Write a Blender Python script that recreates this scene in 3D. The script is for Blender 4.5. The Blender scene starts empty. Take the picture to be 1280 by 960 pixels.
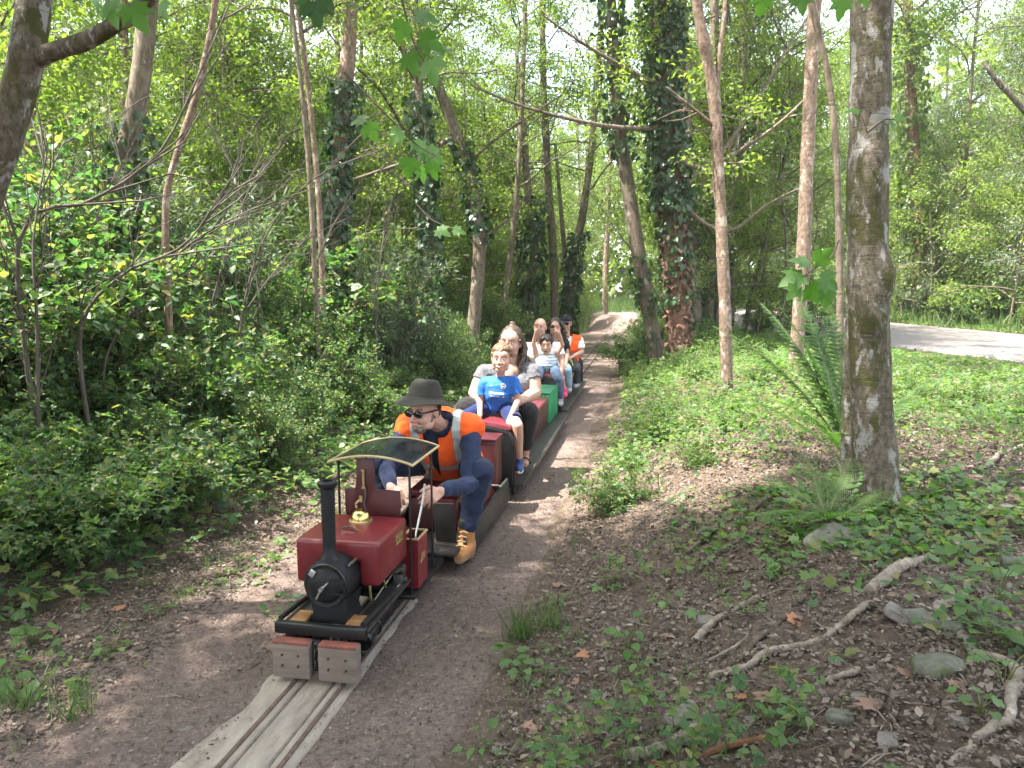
import bpy, bmesh, math, random
import numpy as np
from mathutils import Vector, Matrix

R = math.radians
scene = bpy.context.scene
COL = scene.collection

# ------------------------------------------------------------------ camera, sky, sun, exposure
CAM_H, FPX, HORIZON = 1.6, 925.0, 360.0          # eye height, focal length and horizon row of the 1280x960 frame
PITCH = math.atan((480 - HORIZON) / FPX)
cam_data = bpy.data.cameras.new("camera")
cam_data.sensor_width = 36.0
cam_data.lens = 36.0 * FPX / 1280.0
cam_data.clip_end = 400.0
cam_data.clip_start = 0.05
cam = bpy.data.objects.new("camera", cam_data)
cam.location = (0, 0, CAM_H)
cam.rotation_euler = (math.pi / 2 - PITCH, 0, 0)
COL.objects.link(cam)
scene.camera = cam

SUN_DIR = Vector((-0.44, -0.14, 0.88)).normalized()   # towards the sun: high, behind the camera and a little to the left
SUN_EL = math.asin(SUN_DIR.z)
SUN_AZ = math.atan2(SUN_DIR.x, SUN_DIR.y)
world = bpy.data.worlds.new("World")
scene.world = world
world.use_nodes = True
wn = world.node_tree
sky_node = wn.nodes.new("ShaderNodeTexSky")
sky_node.sky_type = 'NISHITA'
sky_node.sun_disc = False
sky_node.sun_elevation = SUN_EL
sky_node.sun_rotation = SUN_AZ
sky_node.dust_density = 2.5
sky_node.air_density = 1.0
# thin bright cloud over most of the sky
_tc = wn.nodes.new("ShaderNodeTexCoord"); _cn = wn.nodes.new("ShaderNodeTexNoise"); _cn.inputs["Scale"].default_value = 2.6; _cn.inputs["Detail"].default_value = 5
wn.links.new(_tc.outputs["Generated"], _cn.inputs["Vector"])
_cr = wn.nodes.new("ShaderNodeMapRange"); _cr.inputs[1].default_value = 0.35; _cr.inputs[2].default_value = 0.65; _cr.inputs[3].default_value = 0.25; _cr.inputs[4].default_value = 0.85
wn.links.new(_cn.outputs["Fac"], _cr.inputs[0])
_mx = wn.nodes.new("ShaderNodeMix"); _mx.data_type = 'RGBA'; wn.links.new(_cr.outputs[0], _mx.inputs[0]); wn.links.new(sky_node.outputs[0], _mx.inputs[6]); _mx.inputs[7].default_value = (3.0, 3.0, 2.96, 1)
wn.links.new(_mx.outputs[2], wn.nodes["Background"].inputs[0])
wn.nodes["Background"].inputs[1].default_value = 0.15

sun_data = bpy.data.lights.new("sun", 'SUN')
sun_data.energy = 3.3
sun_data.angle = R(0.55)
sun_data.color = (1.0, 0.94, 0.85)
sun = bpy.data.objects.new("sun", sun_data)
sun.rotation_euler = SUN_DIR.to_track_quat('Z', 'Y').to_euler()
sun.location = (-10, -14, 30)
COL.objects.link(sun)

vs = scene.view_settings
vs.view_transform = 'Standard'
vs.look = 'None'
vs.gamma = 1.0
vs.use_curve_mapping = False
vs.exposure = 2.9
cy = scene.cycles
cy.max_bounces = 8
cy.diffuse_bounces = 4
cy.glossy_bounces = 3
cy.transmission_bounces = 4
cy.transparent_max_bounces = 8
cy.sample_clamp_indirect = 6.0
cy.caustics_reflective = False
cy.caustics_refractive = False
cy.use_denoising = True
cy.denoiser = 'OPENIMAGEDENOISE'
cy.denoising_input_passes = 'RGB_ALBEDO_NORMAL'
cy.denoising_prefilter = 'ACCURATE'

# ------------------------------------------------------------------ frames of reference
SP, CP = math.sin(PITCH), math.cos(PITCH)
def ray(px, py):
    u, v = (px - 640) / FPX, (480 - py) / FPX
    return Vector((u, CP + v * SP, -SP + v * CP))
def at(px, py, Y):
    d = ray(px, py)
    return Vector((0, 0, CAM_H)) + d * (Y / d.y)
TS = 0.183                                           # track direction: dX/dY
TH = math.atan(TS)
TV = Vector((math.sin(TH), math.cos(TH), 0)); NV = Vector((math.cos(TH), -math.sin(TH), 0))
def xt(y): return -0.797 + TS * (y - 2.864)
ORG = Vector((xt(2.82) + 0.03, 2.82, 0))                     # front of the engine, rail level
def lp(px, py, u):                                   # point of the train's own frame (x right, y back, z up)
    d = ray(px, py); c = Vector((0, 0, CAM_H))
    t = (u - (c - ORG).dot(TV)) / d.dot(TV)
    p = c + d * t
    return Vector(((p - ORG).dot(NV), u, p.z))
def tw(v):                                           # train frame -> world
    return ORG + NV * v[0] + TV * v[1] + Vector((0, 0, v[2]))

# ------------------------------------------------------------------ numpy noise and terrain
def _h(i, j, s):
    n = (i.astype(np.int64) * 374761393 + j.astype(np.int64) * 668265263 + s * 1274126177) & 0xffffffff
    n = ((n ^ (n >> 13)) * 1274126177) & 0xffffffff
    return ((n ^ (n >> 16)) & 0xffff) / 65535.0
def vnoise(x, y, s=0):
    x = np.asarray(x, float); y = np.asarray(y, float)
    i = np.floor(x); j = np.floor(y); fx = x - i; fy = y - j
    fx = fx * fx * (3 - 2 * fx); fy = fy * fy * (3 - 2 * fy)
    a = _h(i, j, s); b = _h(i + 1, j, s); c = _h(i, j + 1, s); d = _h(i + 1, j + 1, s)
    return (a * (1 - fx) + b * fx) * (1 - fy) + (c * (1 - fx) + d * fx) * fy
def fbm(x, y, s=0, o=3):
    r = 0; a = 0.5; t = 0
    for k in range(o):
        r = r + a * vnoise(x * 2 ** k, y * 2 ** k, s + k); t += a; a *= 0.5
    return r / t
def ss(a, b, x):
    t = np.clip((x - a) / (b - a), 0, 1); return t * t * (3 - 2 * t)
ROAD = [(11.0, -6), (10.3, 3), (9.6, 10), (8.9, 15), (7.9, 20), (6.8, 25), (5.9, 31), (5.6, 40)]
RY = np.array([p[1] for p in ROAD], float); RX = np.array([p[0] for p in ROAD], float)
ROAD_HW = 2.45
def roadx(y): return np.interp(y, RY, RX)
def side(x, y): return (x - (-0.797 + TS * (y - 2.864))) * math.cos(TH)
def lefte(y): return np.interp(y, [0, 3.0, 4.0, 5.0, 8.0, 30], [-2.2, -1.65, -1.25, -1.08, -0.92, -1.1])
def H(x, y):
    x = np.asarray(x, float); y = np.asarray(y, float)
    s = side(x, y)
    z = 0.50 * ss(0.68, 2.35, s) + 0.06 * ss(2.5, 6, s)
    le = lefte(y)
    z = z + 0.75 * ss(0.0, 3.2, le - s) + 0.5 * ss(2.5, 9, le - s)
    off = ss(0.45, 1.3, np.abs(s + 0.1))
    z = z + off * 0.10 * (fbm(x * 0.9, y * 0.9, 3) - 0.5) + off * 0.05 * (fbm(x * 4, y * 4, 7) - 0.5)
    z = z + 0.012 * (fbm(x * 9, y * 9, 11) - 0.5)
    rd = np.abs(x - roadx(y)); w = 1 - ss(ROAD_HW, ROAD_HW + 1.0, rd)
    z = z * (1 - w) + 0.56 * w
    z = z + 1.6 * ss(ROAD_HW + 0.5, ROAD_HW + 8, x - roadx(y))     # bank beyond the road
    z = z + 0.25 * ss(12, 30, y) * ss(2.5, 5, np.abs(s))
    return z
def Hs(x, y): return float(H(np.array([x]), np.array([y]))[0])

# ------------------------------------------------------------------ object helpers
def tag(o, label=None, cat=None, group=None, kind=None):
    if label: o["label"] = label
    if cat: o["category"] = cat
    if group: o["group"] = group
    if kind: o["kind"] = kind
    return o
def empty(name, loc=(0, 0, 0), rz=0.0, label=None, cat=None, group=None):
    o = bpy.data.objects.new(name, None)
    o.empty_display_size = 0.1
    COL.objects.link(o)
    o.location = loc
    o.rotation_euler = (0, 0, rz)
    return tag(o, label, cat, group)
def train_empty(name, label, cat, group=None, u=0.0):
    return empty(name, tw((0, u, 0)), -TH, label, cat, group)
def link(name, me, m=None, parent=None, loc=None):
    o = bpy.data.objects.new(name, me)
    if m is not None and len(me.materials) == 0: me.materials.append(m)
    COL.objects.link(o)
    if parent is not None: o.parent = parent
    if loc is not None: o.location = loc
    return o
def copy_tree(o, parent=None):
    c = o.copy(); COL.objects.link(c)
    c.parent = parent
    for ch in list(o.children): copy_tree(ch, c)
    return c
def np_mesh(name, V, F, smooth=False):
    V = np.ascontiguousarray(V, np.float32); F = np.ascontiguousarray(F, np.int32)
    me = bpy.data.meshes.new(name)
    me.vertices.add(len(V)); me.vertices.foreach_set("co", V.ravel())
    k = F.shape[1]
    me.loops.add(F.size); me.loops.foreach_set("vertex_index", F.ravel())
    me.polygons.add(len(F))
    me.polygons.foreach_set("loop_start", np.arange(0, F.size, k, dtype=np.int32))
    if smooth: me.polygons.foreach_set("use_smooth", np.ones(len(F), bool))
    me.update(calc_edges=True)
    return me

class MB:
    """collects shapes; build() links them as one mesh object"""
    def __init__(s): s.v = []; s.f = []
    def add(s, V, F):
        o = len(s.v); s.v.extend([tuple(p) for p in V]); s.f.extend([tuple(i + o for i in f) for f in F]); return s
    def box(s, x0, x1, y0, y1, z0, z1, rot=None, c=None):
        V = [Vector((x, y, z)) for z in (z0, z1) for y in (y0, y1) for x in (x0, x1)]
        if rot is not None:
            c = Vector(c) if c is not None else Vector(((x0 + x1) / 2, (y0 + y1) / 2, (z0 + z1) / 2))
            V = [rot @ (p - c) + c for p in V]
        return s.add(V, [(0, 2, 3, 1), (4, 5, 7, 6), (0, 1, 5, 4), (2, 6, 7, 3), (0, 4, 6, 2), (1, 3, 7, 5)])
    def tube(s, pts, rad, n=8, cap=True, flat=1.0):
        pts = [Vector(p) for p in pts]
        if not isinstance(rad, (list, tuple)): rad = [rad] * len(pts)
        V = []; ref = None
        for i, p in enumerate(pts):
            t = (pts[min(i + 1, len(pts) - 1)] - pts[max(i - 1, 0)])
            if t.length < 1e-9: t = Vector((0, 0, 1))
            t.normalize()
            if ref is None:
                ref = Vector((1, 0, 0)) if abs(t.x) < 0.8 else Vector((0, 1, 0))
            a = (ref - t * ref.dot(t)).normalized(); b = t.cross(a); ref = a
            for k in range(n):
                an = 2 * math.pi * k / n
                V.append(p + (a * math.cos(an) + b * math.sin(an) * flat) * rad[i])
        F = []
        for i in range(len(pts) - 1):
            for k in range(n):
                k2 = (k + 1) % n
                F.append((i * n + k, i * n + k2, (i + 1) * n + k2, (i + 1) * n + k))
        if cap:
            F.append(tuple(range(n - 1, -1, -1))); F.append(tuple((len(pts) - 1) * n + k for k in range(n)))
        return s.add(V, F)
    def cyl(s, p0, p1, r0, r1=None, n=16): return s.tube([p0, p1], [r0, r0 if r1 is None else r1], n)
    def lathe(s, prof, origin=(0, 0, 0), axis=(0, 0, 1), n=20):
        ax = Vector(axis).normalized(); o = Vector(origin)
        ref = Vector((1, 0, 0)) if abs(ax.x) < 0.8 else Vector((0, 1, 0))
        a = (ref - ax * ref.dot(ax)).normalized(); b = ax.cross(a)
        V = []; F = []
        for r, z in prof:
            for k in range(n):
                an = 2 * math.pi * k / n
                V.append(o + ax * z + (a * math.cos(an) + b * math.sin(an)) * max(r, 1e-4))
        for i in range(len(prof) - 1):
            for k in range(n):
                k2 = (k + 1) % n
                F.append((i * n + k, i * n + k2, (i + 1) * n + k2, (i + 1) * n + k))
        F.append(tuple(range(n - 1, -1, -1))); F.append(tuple((len(prof) - 1) * n + k for k in range(n)))
        return s.add(V, F)
    def ell(s, c, r, fr=None, nu=16, nv=10):
        """ellipsoid; fr = (right, fwd, up) axes"""
        c = Vector(c)
        if not isinstance(r, (tuple, list)): r = (r, r, r)
        X, Y, Z = fr if fr else (Vector((1, 0, 0)), Vector((0, 1, 0)), Vector((0, 0, 1)))
        V = [c - Z * r[2]]
        for j in range(1, nv):
            ph = -math.pi / 2 + math.pi * j / nv
            for k in range(nu):
                an = 2 * math.pi * k / nu
                V.append(c + X * r[0] * math.cos(ph) * math.cos(an) + Y * r[1] * math.cos(ph) * math.sin(an) + Z * r[2] * math.sin(ph))
        V.append(c + Z * r[2]); F = []
        for k in range(nu):
            k2 = (k + 1) % nu
            F.append((0, 1 + k2, 1 + k)); b = 1 + (nv - 2) * nu
            F.append((len(V) - 1, b + k, b + k2))
            for j in range(nv - 2):
                F.append((1 + j * nu + k, 1 + j * nu + k2, 1 + (j + 1) * nu + k2, 1 + (j + 1) * nu + k))
        return s.add(V, F)
    def cap(s, p0, p1, r0, r1=None, n=12):
        """tapered capsule"""
        r1 = r0 if r1 is None else r1
        p0, p1 = Vector(p0), Vector(p1); t = (p1 - p0)
        L = t.length
        if L < 1e-6: return s.ell(p0, r0)
        t.normalize(); pts = []; rad = []
        for a in (85, 60, 30): pts.append(p0 - t * r0 * math.sin(R(a))); rad.append(r0 * math.cos(R(a)))
        pts += [p0, p1]; rad += [r0, r1]
        for a in (30, 60, 85): pts.append(p1 + t * r1 * math.sin(R(a))); rad.append(r1 * math.cos(R(a)))
        return s.tube(pts, rad, n)
    def loft(s, rings, n=20, pw=2.0):
        """rings: (center, right, fwd, rx, ry)"""
        V = []; F = []
        for c, X, Y, rx, ry in rings:
            for k in range(n):
                an = 2 * math.pi * k / n; ca, sa = math.cos(an), math.sin(an)
                ca = math.copysign(abs(ca) ** (2 / pw), ca); sa = math.copysign(abs(sa) ** (2 / pw), sa)
                V.append(Vector(c) + X * rx * ca + Y * ry * sa)
        for i in range(len(rings) - 1):
            for k in range(n):
                k2 = (k + 1) % n
                F.append((i * n + k, i * n + k2, (i + 1) * n + k2, (i + 1) * n + k))
        F.append(tuple(range(n - 1, -1, -1))); F.append(tuple((len(rings) - 1) * n + k for k in range(n)))
        return s.add(V, F)
    def prism(s, poly, axis, a0, a1):
        """poly of 2-D points extruded along axis ('x': points are (y,z); 'y': (x,z); 'z': (x,y))"""
        def P(p, a): return {'x': (a, p[0], p[1]), 'y': (p[0], a, p[1]), 'z': (p[0], p[1], a)}[axis]
        n = len(poly); V = [P(p, a0) for p in poly] + [P(p, a1) for p in poly]
        F = [tuple(range(n))[::-1], tuple(range(n, 2 * n))] + [(k, (k + 1) % n, n + (k + 1) % n, n + k) for k in range(n)]
        return s.add(V, F)
    def mesh(s, name, bevel=0.0, smooth=True, ang=35, seg=2):
        me = bpy.data.meshes.new(name)
        me.from_pydata(s.v, [], s.f)
        bm = bmesh.new(); bm.from_mesh(me)
        bmesh.ops.recalc_face_normals(bm, faces=bm.faces)
        if bevel > 0:
            ed = [e for e in bm.edges if len(e.link_faces) == 2 and e.calc_face_angle(0) > R(40)]
            bmesh.ops.bevel(bm, geom=ed, offset=bevel, segments=seg, affect='EDGES', profile=0.5, clamp_overlap=True)
        bm.to_mesh(me); bm.free()
        if smooth:
            me.polygons.foreach_set("use_smooth", np.ones(len(me.polygons), bool))
            me.set_sharp_from_angle(angle=R(ang))
        me.update()
        return me
    def build(s, name, m, parent=None, bevel=0.0, smooth=True, ang=35, seg=2):
        return link(name, s.mesh(name, bevel, smooth, ang, seg), m, parent)

# ------------------------------------------------------------------ materials
def newmat(name):
    m = bpy.data.materials.new(name); m.use_nodes = True
    nt = m.node_tree
    return m, nt, nt.nodes["Principled BSDF"], nt.nodes["Material Output"]
def N(nt, t, **kw):
    n = nt.nodes.new("ShaderNode" + t)
    for k, v in kw.items():
        if k in n.inputs.keys(): n.inputs[k].default_value = v
        else: setattr(n, k, v)
    return n
def ramp(nt, fac, stops):
    r = nt.nodes.new("ShaderNodeValToRGB"); el = r.color_ramp.elements
    while len(el) < len(stops): el.new(0.5)
    for e, (p, c) in zip(el, stops):
        e.position = p; e.color = (*c, 1) if len(c) == 3 else c
    nt.links.new(fac, r.inputs[0]); return r.outputs[0]
def mixc(nt, fac, a, b, mode='MIX'):
    n = nt.nodes.new("ShaderNodeMix"); n.data_type = 'RGBA'; n.blend_type = mode
    for sock, v in ((n.inputs[0], fac), (n.inputs[6], a), (n.inputs[7], b)):
        if hasattr(v, "is_linked"): nt.links.new(v, sock)
        elif isinstance(v, (int, float)): sock.default_value = v
        else: sock.default_value = (*v, 1)
    return n.outputs[2]
def coords(nt, scale=(1, 1, 1), kind="Object"):
    tc = nt.nodes.new("ShaderNodeTexCoord"); mp = nt.nodes.new("ShaderNodeMapping")
    mp.inputs["Scale"].default_value = scale
    nt.links.new(tc.outputs[kind], mp.inputs[0]); return mp.outputs[0]
def noise(nt, co, scale, detail=4, rough=0.55, dist=0.0):
    n = nt.nodes.new("ShaderNodeTexNoise")
    n.inputs["Scale"].default_value = scale; n.inputs["Detail"].default_value = detail
    n.inputs["Roughness"].default_value = rough; n.inputs["Distortion"].default_value = dist
    nt.links.new(co, n.inputs["Vector"]); return n.outputs["Fac"]
def bump(nt, bsdf, height, strength=0.3, dist=0.01):
    b = nt.nodes.new("ShaderNodeBump"); b.inputs["Strength"].default_value = strength; b.inputs["Distance"].default_value = dist
    nt.links.new(height, b.inputs["Height"]); nt.links.new(b.outputs[0], bsdf.inputs["Normal"])
def plain(name, c, rough=0.6, metal=0.0, var=0.25, vscale=18.0, bmp=0.12, bd=0.003, c2=None, spec=0.5, coat=0.0, stretch=(1, 1, 1), wear=None):
    m, nt, b, o = newmat(name)
    co = coords(nt, stretch)
    f = noise(nt, co, vscale, 5, 0.6)
    lo = tuple(x * (1 - var) for x in c); hi = c2 if c2 else tuple(min(1, x * (1 + var)) for x in c)
    col = ramp(nt, f, [(0.3, lo), (0.7, hi)])
    if wear:
        wf = noise(nt, co, vscale * 0.35, 6, 0.7)
        wf = ramp(nt, wf, [(wear[1], (0, 0, 0)), (wear[1] + 0.12, (1, 1, 1))])
        col = mixc(nt, wf, col, wear[0])
    nt.links.new(col, b.inputs["Base Color"])
    b.inputs["Roughness"].default_value = rough; b.inputs["Metallic"].default_value = metal
    b.inputs["Specular IOR Level"].default_value = spec; b.inputs["Coat Weight"].default_value = coat
    rr = nt.nodes.new("ShaderNodeMapRange"); rr.inputs[3].default_value = max(0.02, rough - 0.12); rr.inputs[4].default_value = min(1, rough + 0.12)
    nt.links.new(noise(nt, co, vscale * 2.2, 3), rr.inputs[0]); nt.links.new(rr.outputs[0], b.inputs["Roughness"])
    if bmp: bump(nt, b, noise(nt, co, vscale * 3, 4), bmp, bd)
    return m
def leafmat(name, cols, tr, tf=0.42, rough=0.45, objvar=0.25):
    """cols: stops over the random value of each leaf; tr: tint of light coming through"""
    m, nt, b, o = newmat(name)
    g = nt.nodes.new("ShaderNodeNewGeometry"); oi = nt.nodes.new("ShaderNodeObjectInfo")
    n = len(cols)
    col = ramp(nt, g.outputs["Random Per Island"], [(i / max(1, n - 1), c) for i, c in enumerate(cols)])
    tcol = mixc(nt, 1.0, col, tr, 'MULTIPLY')
    hv = N(nt, "HueSaturation"); hv.inputs["Saturation"].default_value = 0.92
    mr = nt.nodes.new("ShaderNodeMapRange"); mr.inputs[3].default_value = 1 - objvar; mr.inputs[4].default_value = 1 + objvar
    nt.links.new(oi.outputs["Random"], mr.inputs[0]); nt.links.new(mr.outputs[0], hv.inputs["Value"])
    nt.links.new(col, hv.inputs["Color"])
    nt.links.new(hv.outputs[0], b.inputs["Base Color"])
    b.inputs["Roughness"].default_value = rough; b.inputs["Specular IOR Level"].default_value = 0.4
    t = nt.nodes.new("ShaderNodeBsdfTranslucent"); nt.links.new(tcol, t.inputs[0])
    mx = nt.nodes.new("ShaderNodeMixShader"); mx.inputs[0].default_value = tf
    nt.links.new(b.outputs[0], mx.inputs[1]); nt.links.new(t.outputs[0], mx.inputs[2])
    nt.links.new(mx.outputs[0], o.inputs[0])
    return m
def barkmat(name, base, dark, patch=None, moss=None, pth=0.56, mth=0.58, stretch=0.35, scale=9.0, bmp=0.6):
    m, nt, b, o = newmat(name)
    co = coords(nt, (1, 1, stretch)); co2 = coords(nt, (1, 1, 0.55))
    col = ramp(nt, noise(nt, co, scale * 2.4, 6, 0.65), [(0.32, dark), (0.62, base)])
    if moss:
        f = ramp(nt, noise(nt, co2, scale * 0.45, 5, 0.65, 0.6), [(mth, (0, 0, 0)), (mth + 0.08, (1, 1, 1))])
        col = mixc(nt, f, col, moss)
    if patch:
        f = ramp(nt, noise(nt, co2, scale * 0.75, 7, 0.65, 0.25), [(pth, (0, 0, 0)), (pth + 0.05, (1, 1, 1))])
        col = mixc(nt, f, col, patch)
    rings = noise(nt, coords(nt, (0.6, 0.6, 5.0)), scale * 0.7, 4, 0.6, 0.4)      # short cross marks in the bark
    col = mixc(nt, ramp(nt, rings, [(0.28, (0.75,) * 3), (0.40, (0, 0, 0))]), col, dark)
    nt.links.new(col, b.inputs["Base Color"])
    b.inputs["Roughness"].default_value = 0.88; b.inputs["Specular IOR Level"].default_value = 0.25
    h = mixc(nt, 0.3, ramp(nt, noise(nt, co, scale * 3, 6, 0.7), [(0.2, (0, 0, 0)), (0.8, (1, 1, 1))]), ramp(nt, rings, [(0.2, (0, 0, 0)), (0.5, (1, 1, 1))]))
    bump(nt, b, h, bmp, 0.012)
    return m

# ================================================================== SETTING: ground, path, road
def soilmat(name, c1, c2, fleck, fs=55.0, bmp=0.5):
    m, nt, b, o = newmat(name)
    co = coords(nt)
    col = ramp(nt, noise(nt, co, 1.6, 6, 0.65), [(0.3, c1), (0.7, c2)])
    v = nt.nodes.new("ShaderNodeTexVoronoi"); v.inputs["Scale"].default_value = fs
    nt.links.new(co, v.inputs["Vector"])
    f2 = ramp(nt, v.outputs["Color"], [(0.0, tuple(x * 0.55 for x in c1)), (0.5, c1), (0.85, c2), (1.0, fleck)])
    col = mixc(nt, 0.5, col, f2)
    col = mixc(nt, ramp(nt, noise(nt, co, 30, 6, 0.75), [(0.35, (0.55,) * 3), (0.65, (1, 1, 1))]), tuple(x * 0.5 for x in c1), col)
    nt.links.new(col, b.inputs["Base Color"])
    b.inputs["Roughness"].default_value = 0.93; b.inputs["Specular IOR Level"].default_value = 0.2
    bump(nt, b, noise(nt, co, 42, 8, 0.75), bmp, 0.02)
    return m
M_SOIL = soilmat("leaf mould soil", (0.105, 0.075, 0.055), (0.19, 0.145, 0.115), (0.34, 0.27, 0.22))
M_PATH = soilmat("trodden earth", (0.170, 0.124, 0.104), (0.295, 0.222, 0.194), (0.44, 0.355, 0.315), 110.0, 0.9)
M_ROAD = soilmat("gravel", (0.20, 0.178, 0.166), (0.30, 0.272, 0.258), (0.42, 0.40, 0.38), 60.0, 0.4)

def axis(*segs):
    out = []
    for a, b, st in segs: out += list(np.arange(a, b, st))
    return np.array(out + [segs[-1][1]])
def grid_mesh(name, X, Y, Z):
    ny, nx = X.shape
    V = np.stack([X.ravel(), Y.ravel(), Z.ravel()], 1)
    i = np.arange(ny - 1)[:, None] * nx + np.arange(nx - 1)[None, :]
    F = np.stack([i, i + 1, i + nx + 1, i + nx], -1).reshape(-1, 4)
    return np_mesh(name, V, F, True)
gx = axis((-90, -60, 10), (-60, -14, 2), (-14, -4, 0.25), (-4, 4, 0.06), (4, 16, 0.2), (16, 60, 2), (60, 90, 10))
gy = axis((-90, -20, 10), (-20, 0, 1), (0, 7, 0.06), (7, 16, 0.15), (16, 40, 0.5), (40, 80, 3), (80, 90, 5))
GX, GY = np.meshgrid(gx, gy)
tag(link("ground", grid_mesh("ground", GX, GY, H(GX, GY)), M_SOIL), "brown leaf-strewn woodland floor banked up on both sides of the track", kind="structure")

# trodden path under and beside the train: a ragged sheet a few mm above the ground
def ribbon(name, ys, left, right, nx, dz, m, xc):
    yy = np.repeat(ys[:, None], nx, 1); t = np.linspace(0, 1, nx)[None, :]
    xx = xc(ys)[:, None] + left(ys)[:, None] * (1 - t) + right(ys)[:, None] * t
    d = np.full_like(xx, dz)
    e = np.minimum(t, 1 - t) * np.ones_like(xx)
    d = np.where(e <= 0, -0.03, dz)
    return tag(link(name, grid_mesh(name, xx, yy, H(xx, yy) + d), m), kind="structure")
ys = np.concatenate([np.arange(-3, 14, 0.08), np.arange(14, 33, 0.3)])
xtv = lambda y: -0.797 + TS * (y - 2.864)
pl = lambda y: lefte(y) * 0.55 - 0.10 - 0.35 * fbm(y * 1.1, y * 0 + 5.5, 21)
pr = lambda y: 0.55 + 0.40 * fbm(y * 0.9, y * 0 + 1.5, 22)
ribbon("path", ys, pl, pr, 26, 0.006, M_PATH, xtv)["label"] = "trodden bare earth path that the miniature railway runs along"
ry = np.arange(-6, 40.1, 0.4)
ribbon("gravel_road", ry, lambda y: -ROAD_HW - 0.3 * fbm(y * .6, y * 0, 5), lambda y: ROAD_HW + 0.3 * fbm(y * .6, y * 0, 6), 20, 0.012, M_ROAD, roadx)["label"] = "pale gravel lane curving through the wood behind the right-hand trees"

# ================================================================== railway track
M_CONC = plain("old concrete", (0.285, 0.240, 0.198), 0.9, 0, 0.24, 9, 0.6, 0.01, stretch=(2.2, 0.7, 1), wear=((0.19, 0.15, 0.125), 0.54))
M_RUST = plain("rusty rail steel", (0.125, 0.082, 0.064), 0.75, 0.4, 0.35, 30, 0.3, 0.004)
M_RAILTOP = plain("worn rail steel", (0.20, 0.165, 0.14), 0.5, 0.7, 0.25, 25, 0.2, 0.002)
trk = train_empty("railway_track", "narrow miniature railway track set in a strip of pale concrete", "track")
rngt = random.Random(4)
V = []; 
us = np.concatenate([np.arange(-3.4, 0.9, 0.05)])
rows = []
for u in us:
    jag = lambda s, k: 0.045 * (float(fbm(np.array([u * 2.3]), np.array([k]), s)) - 0.5) * 2 + 0.022 * (float(vnoise(np.array([u * 17.0]), np.array([k]), s + 4)) - 0.5) + 0.035 * (float(vnoise(np.array([u * 6.0]), np.array([k]), s + 9)) - 0.5)
    l = -0.205 - 0.02 + jag(31, 0.5) * 1.1 - 0.05 * float(ss(-0.2, -0.6, np.array([u]))[0] if u < -0.2 else 0); r = 0.138 + jag(37, 3.5) * 0.7
    rows.append([(l - 0.02, u, -0.03), (l, u, 0.010), (-0.105, u, 0.019), (0.105, u, 0.019), (r, u, 0.011), (r + 0.02, u, -0.03)])
A = np.array(rows); ny, nx = A.shape[:2]
i = np.arange(ny - 1)[:, None] * nx + np.arange(nx - 1)[None, :]
link("concrete_bed", np_mesh("concrete_bed", A.reshape(-1, 3), np.stack([i, i + 1, i + nx + 1, i + nx], -1).reshape(-1, 4), True), M_CONC, trk)
for x, w, mm in ((-0.101, 0.0085, M_RUST), (0.101, 0.0085, M_RUST), (-0.060, 0.0055, M_RAILTOP), (0.060, 0.0055, M_RAILTOP)):
    for a, b in ((-3.4, 9.0), (9.02, 32.0)):
        if a > 0 and abs(x) < 0.09: continue
        z = 0.0245 if a < 0 else 0.028
        MB().box(x - w, x + w, a, b, -0.03, z).build("rail", mm, trk, 0.002)
M_SLEEPER = plain("weathered sleeper wood", (0.15, 0.12, 0.10), 0.9, 0, 0.3, 9, 0.4, stretch=(0.3, 2, 2))
slm = MB().box(-0.2, 0.2, -0.04, 0.04, -0.03, 0.018).mesh("sleeper", 0.004)
for k in range(40):
    link("sleeper", slm, M_SLEEPER, trk, (0, 9.2 + k * 0.45, 0.0))

# ================================================================== VEGETATION
M_LEAF_A = leafmat("alder leaf", [(0.055, 0.095, 0.022), (0.085, 0.133, 0.030), (0.130, 0.175, 0.036)], (2.3, 2.4, 1.1), 0.5)
M_LEAF_B = leafmat("ash leaf", [(0.070, 0.120, 0.026), (0.112, 0.168, 0.035), (0.160, 0.210, 0.044)], (2.2, 2.3, 1.1), 0.52)
M_LEAF_S = leafmat("sallow leaf", [(0.085, 0.120, 0.070), (0.115, 0.155, 0.090), (0.160, 0.195, 0.130)], (1.5, 1.7, 1.0), 0.35, 0.5)
M_LEAF_U = leafmat("bramble leaf", [(0.030, 0.082, 0.032), (0.048, 0.118, 0.040), (0.085, 0.155, 0.045), (0.12, 0.185, 0.05), (0.20, 0.175, 0.06)], (2.1, 2.3, 1.2), 0.42, 0.5)
M_IVY = leafmat("ivy leaf", [(0.018, 0.045, 0.018), (0.030, 0.070, 0.025), (0.050, 0.095, 0.030)], (2.0, 2.4, 1.0), 0.22, 0.32)
M_HERB = leafmat("herb leaf", [(0.045, 0.105, 0.030), (0.065, 0.145, 0.036), (0.090, 0.175, 0.042), (0.115, 0.185, 0.045), (0.21, 0.19, 0.06)], (2.0, 2.2, 1.2), 0.42)
M_GRASS = leafmat("grass blade", [(0.050, 0.105, 0.028), (0.080, 0.150, 0.040), (0.13, 0.17, 0.06)], (2.0, 2.1, 1.2), 0.4)
M_FERN = leafmat("fern frond", [(0.075, 0.155, 0.036), (0.095, 0.185, 0.042), (0.115, 0.21, 0.05)], (2.0, 2.2, 1.1), 0.42)
M_DEAD = leafmat("dead leaf", [(0.085, 0.055, 0.036), (0.16, 0.105, 0.072), (0.24, 0.175, 0.13), (0.33, 0.26, 0.21)], (0.6, 0.5, 0.4), 0.1, 0.7, 0.0)
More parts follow.
